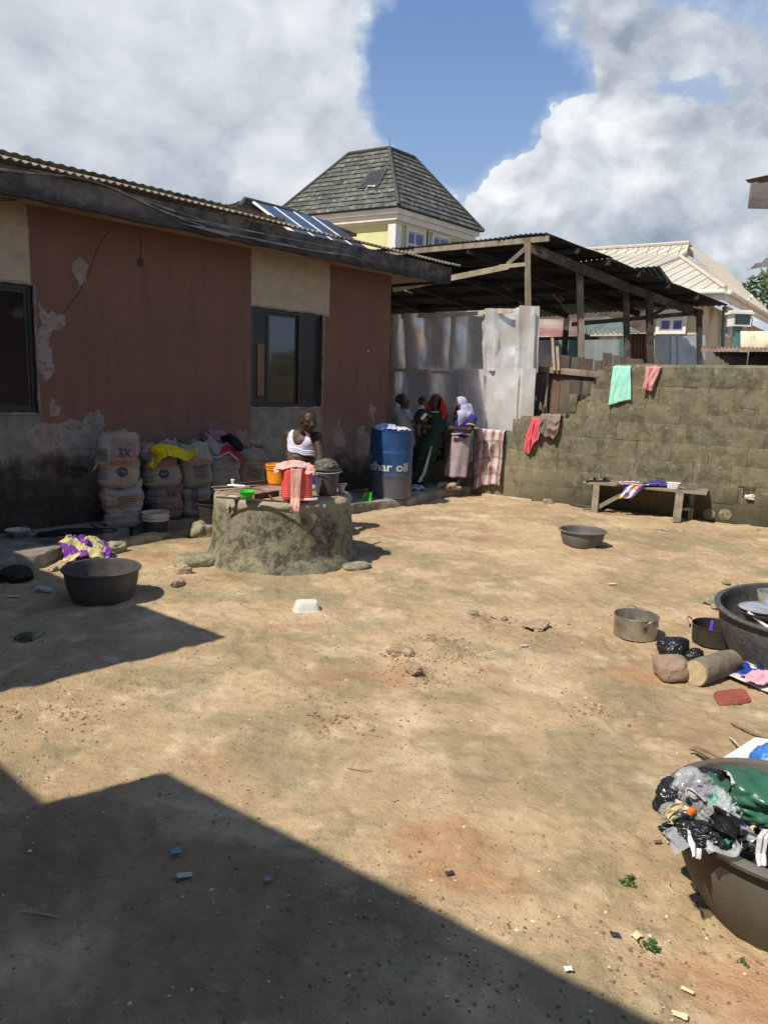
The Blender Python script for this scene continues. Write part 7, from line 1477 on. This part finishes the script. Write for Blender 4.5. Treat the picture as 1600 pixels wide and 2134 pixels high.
tag(MB().tube([GP(1395,1832,.004), GP(1392,1852,.012), GP(1402,1866,.006)], [.003,.004,.002], 5).build('twig', m_bamb), 'small bent pale twig at the left foot of the rubbish basin', 'twig')
tag(MB().tube([GP(46,1898,.006), GP(82,1902,.008), GP(124,1910,.005)], [.002,.0035,.002], 5).build('twig', m_bamb), 'straight dry grass stalk in the shade at the lower left', 'twig')
tag(MB().tube([GP(724,1602,.004), GP(750,1612,.01), GP(776,1612,.004)], [.0015,.002,.0015], 5).build('twig', m_stk), 'thin dark twig on the sand in the centre of the yard', 'twig')
def weed(label, x, y, s, n, seed):
    r_ = random.Random(seed); g = GP(x, y, 0); t_ = thing('weed', label, 'weed', g); st = MB(); vs = []; fs = []
    for k in range(n):
        a = r_.random()*6.28; q = g + Vector((math.cos(a), math.sin(a), 0))*s*r_.uniform(.2, 1) + Z*s*r_.uniform(.1, .6); st.tube([g, (g+q)/2+Z*.01, q], .0012, 4)
        for j in range(4):
            d_ = Vector((r_.gauss(0,1), r_.gauss(0,1), .35)).normalized(); e = d_.cross(Z).normalized()*s*.14; L = s*.38; i0 = len(vs); vs += [q, q+d_*L*.5+e, q+d_*L, q+d_*L*.5-e]; fs.append((i0, i0+1, i0+2, i0+3))
    st.build('stem', MATS['leaf'], t_); mk('leaf', vs, fs, MATS['leaf'], t_, smooth=False, kind='stuff')
weed('small spreading weed on the sand just left of the rubbish basin', 1310, 1838, .032, 16, 1); weed('small bushy weed on the sand below the other one', 1350, 1978, .030, 22, 2)
weed('tiny weed sprig at the bottom right near the husks', 1545, 2012, .016, 7, 3)
# ================================================================ PEOPLE
def blob(name, prims, m, parent, vox=.011, smooth=6, carve=None):
    """one continuous skin over tapered limbs ('c', p0, r0, p1, r1) and ellipsoids ('e', centre, (rx, ry, rz), axes)"""
    mb = MB()
    for q in prims:
        if q[0] == 'c':
            _, p0, r0, p1, r1 = q; p0, p1 = Vector(p0), Vector(p1); a = (p1-p0); L = max(a.length, 1e-4); a.normalize(); b_ = a.cross(Vector((.3,.5,.8))).normalized(); c = a.cross(b_)
            pr = [(0, -r0)] + [(r0*math.cos(t), r0*math.sin(t)) for t in np.linspace(-1.3, 0, 5)] + [(r0*(1-k)+r1*k, L*k) for k in (.25, .5, .75)] + [(r1*math.cos(t), L+r1*math.sin(t)) for t in np.linspace(0, 1.3, 5)] + [(0, L+r1)]
            mb.lathe([(max(r, .0005), z) for r, z in pr], p0, 16, closed=True, ax=(b_, c, a))
        else:
            _, p, r, *ax = q; A = ax[0] if ax else (Vector((1,0,0)), Vector((0,1,0)), Z)
            A = tuple(A[i]*r[i] for i in range(3)); mb.lathe([(max(math.cos(t), .003), math.sin(t)) for t in np.linspace(-1.56, 1.56, 11)], p, 18, closed=True, ax=A)
    o = mb.build(name, m, None, sharp=None)
    import bmesh
    bm = bmesh.new(); bm.from_mesh(o.data); bmesh.ops.recalc_face_normals(bm, faces=bm.faces); bm.to_mesh(o.data); bm.free()
    md = o.modifiers.new('r', 'REMESH'); md.mode = 'VOXEL'; md.voxel_size = vox; sm = o.modifiers.new('s', 'SMOOTH'); sm.iterations = smooth; sm.factor = .5
    dg = bpy.context.evaluated_depsgraph_get(); me = bpy.data.meshes.new_from_object(o.evaluated_get(dg)); old = o.data; o.modifiers.clear(); o.data = me; bpy.data.meshes.remove(old)
    if carve:
        bm = bmesh.new(); bm.from_mesh(me); dl = [v for v in bm.verts if carve(v.co)]; bmesh.ops.delete(bm, geom=dl, context='VERTS'); bm.to_mesh(me); bm.free()
        s_ = o.modifiers.new('t', 'SOLIDIFY'); s_.thickness = .004
    me.polygons.foreach_set('use_smooth', [True]*len(me.polygons)); me.materials.clear(); me.materials.append(m); attach(o, parent); return o
m_skin = mat('dark_skin', (.058,.029,.019), (.045,.023,.015), rough=.55, scale=20, bump=.08, spec=.35); m_skinl = mat('brown_skin', (.10,.05,.03), (.08,.04,.026), rough=.5, scale=20, bump=.08)
m_hair = mat('short_black_hair', (.012,.010,.009), (.018,.015,.013), rough=.9, bump=.6, bscale=200); m_eye = mat('eye_white', (.20,.18,.16), (.17,.15,.14), rough=.3, bump=0); m_pupil = mat('dark_iris', (.01,.008,.006), rough=.2, bump=0)
def head(c, f, s, up=Z, hair=None):
    """skull, jaw, nose, lips, ears, brow of a head centred on c looking along f; s = head height"""
    f = Vector(f).normalized(); r = f.cross(up).normalized(); u = r.cross(f).normalized(); A = (r, f, u); P = lambda x, y, z: Vector(c) + r*x*s + f*y*s + u*z*s
    return [('e', P(0,-.05,.10), (.335*s,.40*s,.39*s), A), ('e', P(0,.06,-.10), (.275*s,.32*s,.34*s), A), ('e', P(0,.17,-.33), (.17*s,.17*s,.14*s), A), ('e', P(0,.385,-.06), (.075*s,.09*s,.10*s), A), ('c', P(0,.35,.10), .04*s, P(0,.42,-.06), .05*s), ('e', P(.05,.385,-.09), (.05*s,.05*s,.045*s), A), ('e', P(-.05,.385,-.09), (.05*s,.05*s,.045*s), A),
            ('c', P(-.09,.30,-.215), .045*s, P(.09,.30,-.215), .045*s), ('c', P(-.07,.345,-.20), .036*s, P(.07,.345,-.20), .036*s), ('c', P(-.06,.335,-.245), .036*s, P(.06,.335,-.245), .036*s), ('c', P(-.20,.28,.13), .055*s, P(.20,.28,.13), .055*s), ('e', P(.19,.22,-.05), (.09*s,.10*s,.09*s), A), ('e', P(-.19,.22,-.05), (.09*s,.10*s,.09*s), A),
            ('e', P(.345,-.03,.0), (.035*s,.07*s,.11*s), A), ('e', P(-.345,-.03,.0), (.035*s,.07*s,.11*s), A)], A, P
def eyes(P, s, A, parent):
    for x in (-.13, .13):
        e = MB().lathe([(max(math.cos(t), .003), math.sin(t)) for t in np.linspace(-1.56, 1.56, 9)], P(x,.305,.055), 14, closed=True, ax=tuple(a*.045*s for a in A)).build('eye', m_eye, parent)
        MB().lathe([(0, .004*1), (.030*s, .0)], P(x,.350,.055), 12, ax=(A[0], A[2], A[1])).build('iris', m_pupil, e)
def hand(wr, d_, palm, curl, s=1.0, side=1):
    """palm and five unequal bent fingers; d_ = way the fingers point, palm = outward normal of the palm"""
    d_ = Vector(d_).normalized(); n_ = Vector(palm).normalized(); n_ = (n_-d_*n_.dot(d_)).normalized(); x = d_.cross(n_)*side; out = [('c', Vector(wr), .024*s, Vector(wr)+d_*.05*s, .026*s), ('c', Vector(wr)+d_*.045*s+x*.022*s, .017*s, Vector(wr)+d_*.075*s+x*.026*s, .013*s), ('c', Vector(wr)+d_*.045*s-x*.022*s, .016*s, Vector(wr)+d_*.07*s-x*.026*s, .012*s), ('c', Vector(wr)+d_*.05*s, .02*s, Vector(wr)+d_*.08*s, .014*s)]
    for k, (o_, L) in enumerate(((.034,.068), (.012,.078), (-.011,.073), (-.033,.058))):
        p = Vector(wr)+d_*.082*s+x*o_*s; a = curl+k*.08; p1 = p+(d_*math.cos(a)+n_*math.sin(a))*L*.45*s; a2 = a+curl*.9; p2 = p1+(d_*math.cos(a2)+n_*math.sin(a2))*L*.35*s; a3 = a2+curl*.6; p3 = p2+(d_*math.cos(a3)+n_*math.sin(a3))*L*.25*s
        out += [('c', p, .0095*s, p1, .009*s), ('c', p1, .009*s, p2, .0082*s), ('c', p2, .0082*s, p3, .0072*s)]
    t0 = Vector(wr)+d_*.025*s+x*.024*s; t1 = t0+(x*.75+d_*.6+n_*.25).normalized()*.038*s; t2 = t1+(x*.25+d_*.85+n_*.4).normalized()*.032*s; return out + [('c', t0, .013*s, t1, .011*s), ('c', t1, .011*s, t2, .009*s)]
# --- seated man
MY = 7.95
def J(x, y, Y): return D(x, y, Y)
man = thing('person', 'seated man in a rolled up white tank top behind the well, looking to his left', 'person', Vector((-.82, 8.0, 0)))
hc_ = J(643, 879, 7.86); hp_, HA_, HP = head(hc_, (.50,-.80,-.16), .25)
nk = J(634, 906, 8.02); sL = J(605, 909, 8.06); sR = J(661, 912, 7.92); ch_ = J(631, 925, 8.02); be = J(627, 955, 8.05); hipc = J(622, 985, 8.12)
eL = J(603, 950, 7.98); wL = J(612, 988, 7.72); eR = J(668, 955, 7.82); wR = J(655, 985, 7.62)
kL = J(596, 1000, 7.62); kR = J(668, 1002, 7.58)
fL = Vector((kL.x, kL.y+.0, .07)); fR = Vector((kR.x, kR.y+.02, .07)); hl = hipc + Vector((-.10,0,-.02)); hr = hipc + Vector((.10,0,-.02))
tor = [('c', nk, .062, hc_+Vector((0,.03,-.06)), .06), ('c', J(618,905,8.05), .06, J(649,908,7.99), .06), ('c', sL, .068, ch_, .12), ('c', sR, .065, ch_, .12), ('e', ch_+Vector((0,.02,-.01)), (.175,.125,.16)), ('c', ch_, .13, be, .14), ('e', be+Vector((0,-.03,0)), (.17,.15,.12)), ('c', be, .15, hipc, .16)]
body = tor + hp_ + [('c', sL, .06, eL, .046), ('c', eL, .045, wL, .03), ('c', sR, .058, eR, .045), ('c', eR, .044, wR, .029), ('c', hl, .10, kL, .065), ('c', hr, .10, kR, .065), ('c', kL, .062, fL, .042), ('c', kR, .062, fR, .042), ('c', fL, .042, fL+Vector((-.02,-.16,-.035)), .034), ('c', fR, .042, fR+Vector((.03,-.16,-.035)), .034)] + hand(wL, (.55,-.6,-.35), (0,0,-1), .35, 1., 1) + hand(wR, (-.75,-.4,-.3), (0,0,-1), .4, 1., -1)
bo_ = blob('body', body, m_skin, man, .0075, 4); eyes(HP, .235, HA_, man)
def inflate(pr, d_): return [('c', q[1], q[2]+d_, q[3], q[4]+d_) if q[0] == 'c' else ('e', q[1], tuple(r+d_ for r in q[2]), *q[3:]) for q in pr]
cf = (hr-hl).cross(Z).normalized()
def tankcut(v):
    x = (v-ch_); lx = x.dot(Vector((.93,-.30,0)).normalized()); fz = x.z; front = x.dot(Vector((-.30,-.93,0))) > -.02
    if fz < -.075 - .03*lx: return True
    if v.z > ch_.z+.15: return True
    if abs(lx) > .165 - .28*max(0, fz-.0): return True
    sc = (lx/.085)**2 + ((fz-.15)/.155)**2
    return front and sc < 1
m_tank = cloth_m('white_vest', (.66,.64,.72), (.56,.54,.64))
blob('tank_top', inflate(tor, .010), m_tank, man, .0075, 5, tankcut)
mb = MB(); pts = []
for k in range(33):
    a = k/32*2*math.pi; pts.append(ch_ + Vector((.93,-.30,0)).normalized()*math.cos(a)*.172 + Vector((.30,.93,0)).normalized()*math.sin(a)*.14 + Z*(-.085-.03*math.cos(a)+.006*math.sin(a*7)))
for dz in (0, .020, .038): mb.tube([p+Z*dz for p in pts], .012, 8, caps=False)
mb.build('rolled_hem', m_tank, man)
m_short = cloth_m('dark_shorts', (.035,.03,.035), (.025,.022,.025)); blob('shorts', [('c', be+Vector((0,0,-.10)), .155, hipc, .175), ('c', hl, .115, hl.lerp(kL, .85), .088), ('c', hr, .115, hr.lerp(kR, .85), .088)], m_short, man, .012, 4)
blob('hair', [('e', HP(0,-.07,.13), (.345*.25,.41*.25,.385*.25), HA_)], m_hair, man, .008, 2, lambda v: (v-HP(0,.12,.20)).dot(HA_[1]) > .0 or (v-HP(0,0,-.02)).dot(HA_[2]) < 0)
st = thing('stool', 'low wooden stool under the seated man behind the well', 'stool', Vector((hipc.x, hipc.y, 0))); sz_ = hipc.z-.165
MB().box((hipc.x, hipc.y, sz_-.02), (.34,.26,.03)).build('seat', m_wood, st, smooth=False)
for sx_ in (-1, 1):
    for sy_ in (-1, 1): MB().box((hipc.x+sx_*.13, hipc.y+sy_*.09, (sz_-.036)/2), (.04,.04,sz_-.037)).build('leg', m_wood, st, smooth=False)
# --- woman with the pale hijab
WY = 10.95
wmC = thing('person', 'woman in a pale lilac hijab, navy top and long beige skirt, hand at her mouth', 'person', J(948, 1018, WY))
hc_ = J(957, 843, WY); hp_, HA_, HP = head(hc_, (-.97,-.22,-.08), .225); sh_ = J(966, 872, WY+.02); ch_ = J(963, 884, WY); wa = J(961, 905, WY); hip = J(961, 922, WY+.02)
sN = J(984, 873, WY-.10); sF = J(948, 872, WY+.10); eN = J(979, 896, WY-.17); hN = J(950, 893, WY-.2); eF = J(941, 893, WY-.02); hF = J(946, 856, WY-.10)
ftA = J(935, 1014, WY-.05); ftB = J(952, 1013, WY-.12); knA = J(948, 965, WY); knB = J(962, 962, WY-.04)
ftA.z = AP+.06; ftB.z = AP+.06
tor = [('c', J(962,866,WY), .05, hc_, .05), ('c', sN, .055, sF, .055), ('e', ch_, (.135,.12,.15)), ('c', ch_, .12, wa, .115), ('c', wa, .115, hip, .14)]
body = tor + hp_ + [('c', sN, .045, eN, .038), ('c', eN, .036, hN, .026), ('c', sF, .045, eF, .038), ('c', eF, .036, hF, .024), ('c', hip, .12, knA, .07), ('c', hip, .12, knB, .07), ('c', knA, .06, ftA, .035), ('c', knB, .06, ftB, .035), ('c', ftA, .035, ftA+Vector((-.12,-.03,-.03)), .03), ('c', ftB, .035, ftB+Vector((-.12,-.05,-.03)), .03)] + hand(hN, (-1,-.1,.1), (0,1,0), .5, .85, 1) + hand(hF, (.25,.0,1), (1,0,-.2), .6, .85, 1)
blob('body', body, m_skin, wmC, .009, 3); eyes(HP, .225, HA_, wmC)
m_navy = cloth_m('navy_top', (.035,.028,.17), (.025,.02,.12)); blob('top', inflate(tor[1:-1], .014) + [('c', sN, .064, sN.lerp(eN, .6), .062), ('c', sF, .062, sF.lerp(eF, .6), .058)], m_navy, wmC, .012, 5, lambda v: v.z > sh_.z+.07)
m_ylt = mat('yellow_trim', (.62,.52,.04), (.55,.46,.04), rough=.8); nn = (eN-sN).normalized(); c = sN.lerp(eN, .62); b_ = nn.cross(Z).normalized(); c2 = nn.cross(b_)
MB().tube([c + (b_*math.cos(a)+c2*math.sin(a))*.064 for a in np.linspace(0, 2*math.pi, 20)], .009, 6).build('sleeve_trim', m_ylt, wmC)
MB().tube([J(985,898,WY-.09), J(980,905,WY-.10), J(977,912,WY-.10)], .012, 6).build('side_trim', m_ylt, wmC)
m_hij = cloth_m('lilac_hijab', (.40,.40,.55), (.33,.33,.47)); m_skirt = cloth_m('beige_skirt', (.36,.28,.27), (.29,.225,.22))
def facecut(v):
    x = v-HP(0,.2,-.02); return x.dot(HA_[1]) > 0 and (abs(x.dot(HA_[0])) < .075) and abs(x.dot(HA_[2])) < .105 or (v-HP(0,.33,0)).dot(HA_[1]) > 0
blob('hijab', [('e', HP(0,-.10,.08), (.40*.225,.46*.225,.45*.225), HA_), ('e', HP(0,-.03,-.2), (.36*.225,.40*.225,.38*.225), HA_), ('c', J(965,852,WY), .10, J(968,868,WY), .13), ('c', J(960,868,WY-.04), .12, J(948,887,WY-.09), .05), ('c', J(975,850,WY+.03), .07, J(977,868,WY+.02), .09), ('c', J(975,865,WY-.05), .07, J(955,885,WY-.10), .04)], m_hij, wmC, .010, 3, facecut)
def skirt(name, parent, top, rt, bot, rb, m, seed, el=.85, pl=.012, slit=None, n=5):
    def fn(a, b_):
        th = a*2*math.pi; c = Vector(top).lerp(Vector(bot), b_); r = rt+(rb-rt)*b_**.8; r += pl*b_*math.sin(th*n+seed+b_*2) + pl*.6*nz((math.cos(th)*2, math.sin(th)*2, b_*3), 1, seed)
        return c + Vector((math.cos(th)*r, math.sin(th)*r*el, .03*nz((math.cos(th), math.sin(th), 0), 1, seed)*b_ + (slit*b_*max(0, math.cos(th-.1))**8 if slit else 0)))
    return uvgrid(name, fn, 60, 30, m, parent, .004)
kb = J(950, 992, WY-.04); skirt('skirt', wmC, J(961, 903, WY), .135, kb, .165, m_skirt, 3, .8, .014, .10)
MB().tube([J(961,904,WY) + Vector((math.cos(a)*.14, math.sin(a)*.115, .012*math.sin(a*3))) for a in np.linspace(0, 2*math.pi, 28)], .018, 8).build('waist_roll', m_skirt, wmC)
m_slide = mat('beige_slide', (.33,.26,.17), (.27,.21,.14), rough=.8, bump=.3)
for k, f_ in enumerate((ftA, ftB)): blob('slide', [('c', Vector((f_.x+.04, f_.y, AP+.022)), .032, Vector((f_.x-.16, f_.y-.04, AP+.025)), .042), ('c', Vector((f_.x-.05, f_.y-.02, AP+.06)), .046, Vector((f_.x-.13, f_.y-.03, AP+.045)), .046)], m_slide, wmC, .010, 5)
# --- woman in green with the red scarf, holding a baby
GY = 11.0
wmB = thing('person', 'woman in dark green with a long red head scarf, holding a baby', 'person', J(880, 1012, GY))
hc_ = J(907, 838, GY); hp_, HA_, HP = head(hc_, (-.35,-.92,.05), .225); sN = J(924, 866, GY-.02); sF = J(893, 866, GY+.02); ch_ = J(908, 880, GY); wa = J(902, 905, GY); hip = J(892, 930, GY)
eN = J(920, 893, GY-.10); hN = J(889, 888, GY-.22); eF = J(884, 890, GY-.05); hF = J(873, 884, GY-.2); ftA = J(868, 1008, GY-.1); ftB = J(880, 1010, GY-.16); ftA.z = ftB.z = AP+.05; knA = J(876, 968, GY-.02); knB = J(890, 968, GY-.06)
tor = [('c', J(907,857,GY), .05, hc_, .05), ('c', sN, .055, sF, .055), ('e', ch_, (.145,.12,.15)), ('c', ch_, .125, wa, .12), ('c', wa, .12, hip, .15)]
body = tor + hp_ + [('c', sN, .045, eN, .038), ('c', eN, .036, hN, .026), ('c', sF, .045, eF, .038), ('c', eF, .036, hF, .026), ('c', hip, .12, knA, .08), ('c', hip, .12, knB, .08), ('c', knA, .065, ftA, .04), ('c', knB, .065, ftB, .04), ('c', ftA, .04, ftA+Vector((-.08,-.10,-.03)), .03), ('c', ftB, .04, ftB+Vector((-.06,-.12,-.03)), .03)] + hand(hN, (-1,-.1,.05), (0,1,.2), .5, .85, 1) + hand(hF, (-.4,-.5,.6), (.5,.5,0), .5, .85, 1)
blob('body', body, m_skin, wmB, .009, 3); eyes(HP, .225, HA_, wmB)
m_grn = cloth_m('dark_green_cloth', (.020,.045,.035), (.014,.033,.026)); blob('top', inflate(tor[1:], .016) + [('c', sN, .066, eN, .058), ('c', sF, .064, eF, .058), ('c', eN, .058, eN.lerp(hN, .6), .045), ('c', hip, .17, hip-Z*.05, .175)], m_grn, wmB, .012, 4, lambda v: v.z > ch_.z+.16)
MB().tube([J(907,858,GY) + Vector((math.cos(a)*.075, math.sin(a)*.065, .0)) for a in np.linspace(0, 2*math.pi, 22)], .010, 6).build('collar', m_offw, wmB)
def grp(t, uv): return t.mix(t.rng(t.noise(t.warp(uv, 4, .2), 7, 3), .52, .58), (.012,.028,.020,1), (.03,.055,.035,1))
skirt('wrapper_skirt', wmB, hip+Z*.05, .165, J(873, 1003, GY-.1), .17, cloth_m('dark_print_wrapper', (0,0,0), pat=grp), 5, .75, .018)
m_redsc = cloth_m('red_scarf', (.42,.045,.03), (.34,.035,.025))
blob('head_scarf', [('e', HP(0,-.12,.10), (.42*.225,.46*.225,.47*.225), HA_), ('c', J(914,838,GY+.05), .085, J(922,862,GY+.06), .07), ('c', J(918,838,GY-.02), .06, J(925,862,GY-.06), .05), ('c', J(925,862,GY-.06), .05, J(921,892,GY-.08), .03), ('c', J(900,842,GY+.07), .07, J(894,860,GY+.07), .05)], m_redsc, wmB, .010, 4, lambda v: (v-HP(0,.10,-.05)).dot(HA_[1]) > 0 and (v-HP(0,0,-.05)).length < .11)
cloth_strip('white_sash', None, None, [J(899,930,GY-.2), J(892,955,GY-.22), J(884,985,GY-.24), J(873,1005,GY-.25)], (.02,.03,.045,.05), m_card, wmB, 5, .004, (1,.1,0))
baby = thing('baby', 'baby in a dark shirt with white stripes held by the woman in green', 'baby', J(878, 890, GY-.2)); hb = J(881, 838, GY-.15); hp_, HA2, HP2 = head(hb, (.75,.3,0), .155)
tb_ = [('c', J(878,850,GY-.17), .045, J(877,880,GY-.19), .072), ('c', J(874,856,GY-.2), .03, J(883,874,GY-.24), .022), ('c', J(884,855,GY-.13), .03, J(893,868,GY-.14), .022)]
blob('body', hp_ + tb_ + [('c', J(877,880,GY-.19), .06, J(870,892,GY-.25), .04), ('c', J(870,892,GY-.25), .035, J(873,905,GY-.25), .024), ('c', J(880,884,GY-.16), .05, J(884,900,GY-.16), .03)] + hand(J(883,874,GY-.24), (.8,0,-.2), (0,1,0), .6, .5) + hand(J(893,868,GY-.14), (.8,0,0), (0,1,0), .6, .5), m_skinl, baby, .008, 3); eyes(HP2, .155, HA2, baby)
blob('hair', [('e', HP2(0,-.08,.15), (.35*.155,.40*.155,.37*.155), HA2)], m_hair, baby, .008, 2, lambda v: (v-HP2(0,.12,.20)).dot(HA2[1]) > .0 or (v-HP2(0,0,-.02)).dot(HA2[2]) < 0)
def bst(t, uv): return None
m_bshirt = mat('striped_baby_shirt', (.014,.013,.016), (.02,.018,.02), rough=.9); blob('shirt', inflate(tb_[:1], .010) + [('c', J(874,856,GY-.2), .038, J(879,866,GY-.22), .033), ('c', J(884,855,GY-.13), .036, J(889,862,GY-.13), .03)], m_bshirt, baby, .009, 3)
for (x0, y0, x1, y1) in ((871,848,883,846), (871,852,884,850)): MB().tube([J(x0,y0,GY-.255), J((x0+x1)/2,(y0+y1)/2-1,GY-.275), J(x1,y1,GY-.23)], .006, 6).build('stripe', m_whitep, baby)
blob('cuff', [('c', J(879,872,GY-.27), .026, J(886,864,GY-.27), .026)], m_whitep, baby, .009, 2)
# --- girl in the grey T-shirt
AY = 11.0
wmA = thing('person', 'girl in a grey T-shirt and dark patterned cap reaching up, half behind the drum', 'person', J(845, 1010, AY)); hc_ = J(840, 836, AY); hp_, HA_, HP = head(hc_, (.92,-.28,.12), .21)
sN = J(848, 858, AY-.09); sF = J(845, 856, AY+.09); ch_ = J(842, 872, AY); wa = J(844, 895, AY); hip = J(845, 915, AY); eN = J(859, 876, AY-.12); hN = J(871, 858, AY-.14); eF = J(862, 872, AY+.04); hF = J(874, 860, AY-.0); ftA = J(838, 1010, AY); ftB = J(852, 1012, AY-.1); ftA.z = ftB.z = AP+.05
tor = [('c', J(840,852,AY), .045, hc_, .045), ('c', sN, .05, sF, .05), ('e', ch_, (.12,.12,.14)), ('c', ch_, .11, wa, .11), ('c', wa, .11, hip, .13)]
body = tor + hp_ + [('c', sN, .042, eN, .034), ('c', eN, .032, hN, .022), ('c', sF, .042, eF, .034), ('c', eF, .032, hF, .022), ('c', hip, .11, J(842,965,AY), .07), ('c', hip, .11, J(850,965,AY-.06), .07), ('c', J(842,965,AY), .06, ftA, .035), ('c', J(850,965,AY-.06), .06, ftB, .035), ('c', ftA, .035, ftA+Vector((.1,-.05,-.03)), .028), ('c', ftB, .035, ftB+Vector((.1,-.06,-.03)), .028)] + hand(hN, (.35,-.05,1), (1,0,0), .35, .8, 1) + hand(hF, (.4,.1,.9), (1,0,0), .35, .8, 1)
blob('body', body, m_skinl, wmA, .009, 3); eyes(HP, .21, HA_, wmA)
m_gtee = cloth_m('grey_tshirt', (.36,.345,.35), (.29,.28,.285)); blob('tshirt', inflate(tor[1:], .016) + [('c', sN, .06, sN.lerp(eN, .75), .058), ('c', sF, .058, sF.lerp(eF, .7), .052), ('c', hip, .145, hip-Z*.06, .15)], m_gtee, wmA, .012, 4, lambda v: v.z > sN.z+.045)
m_capp = mat('patterned_cap', (.03,.02,.04), (.015,.012,.02), rough=.9, dirt=(.30,.10,.12), dscale=28, dlo=.58, dhi=.62); blob('cap', [('e', HP(0,-.12,.13), (.40*.21,.46*.21,.42*.21), HA_)], m_capp, wmA, .009, 2, lambda v: (v-HP(0,.16,.1)).dot(HA_[1]) > 0 or (v-HP(0,-.1,-.22)).dot(HA_[2]+HA_[1]*.35) < 0)
skirt('trousers', wmA, hip, .14, J(846, 1000, AY-.03), .14, m_blkc, 7, .8, .01)
# things on the apron by the wall corner
heap('cloth', 'white rag lying on the apron right of the drum', 'cloth', G(866, 1021, AP), .26, .18, .05, cloth_m('white_rag_cloth', (.42,.42,.45), (.33,.33,.36)), .2, 71, n=26, fold=1.3)
tag(vessel('dish', G(862, 1012, AP)+Vector((.0,.1,.0)), .09, .13, .05, mat('mauve_plastic', (.22,.08,.13), (.18,.06,.1), rough=.5), None, .005, .004, .003, 36), 'mauve plastic dish on the apron behind the drum', 'dish')
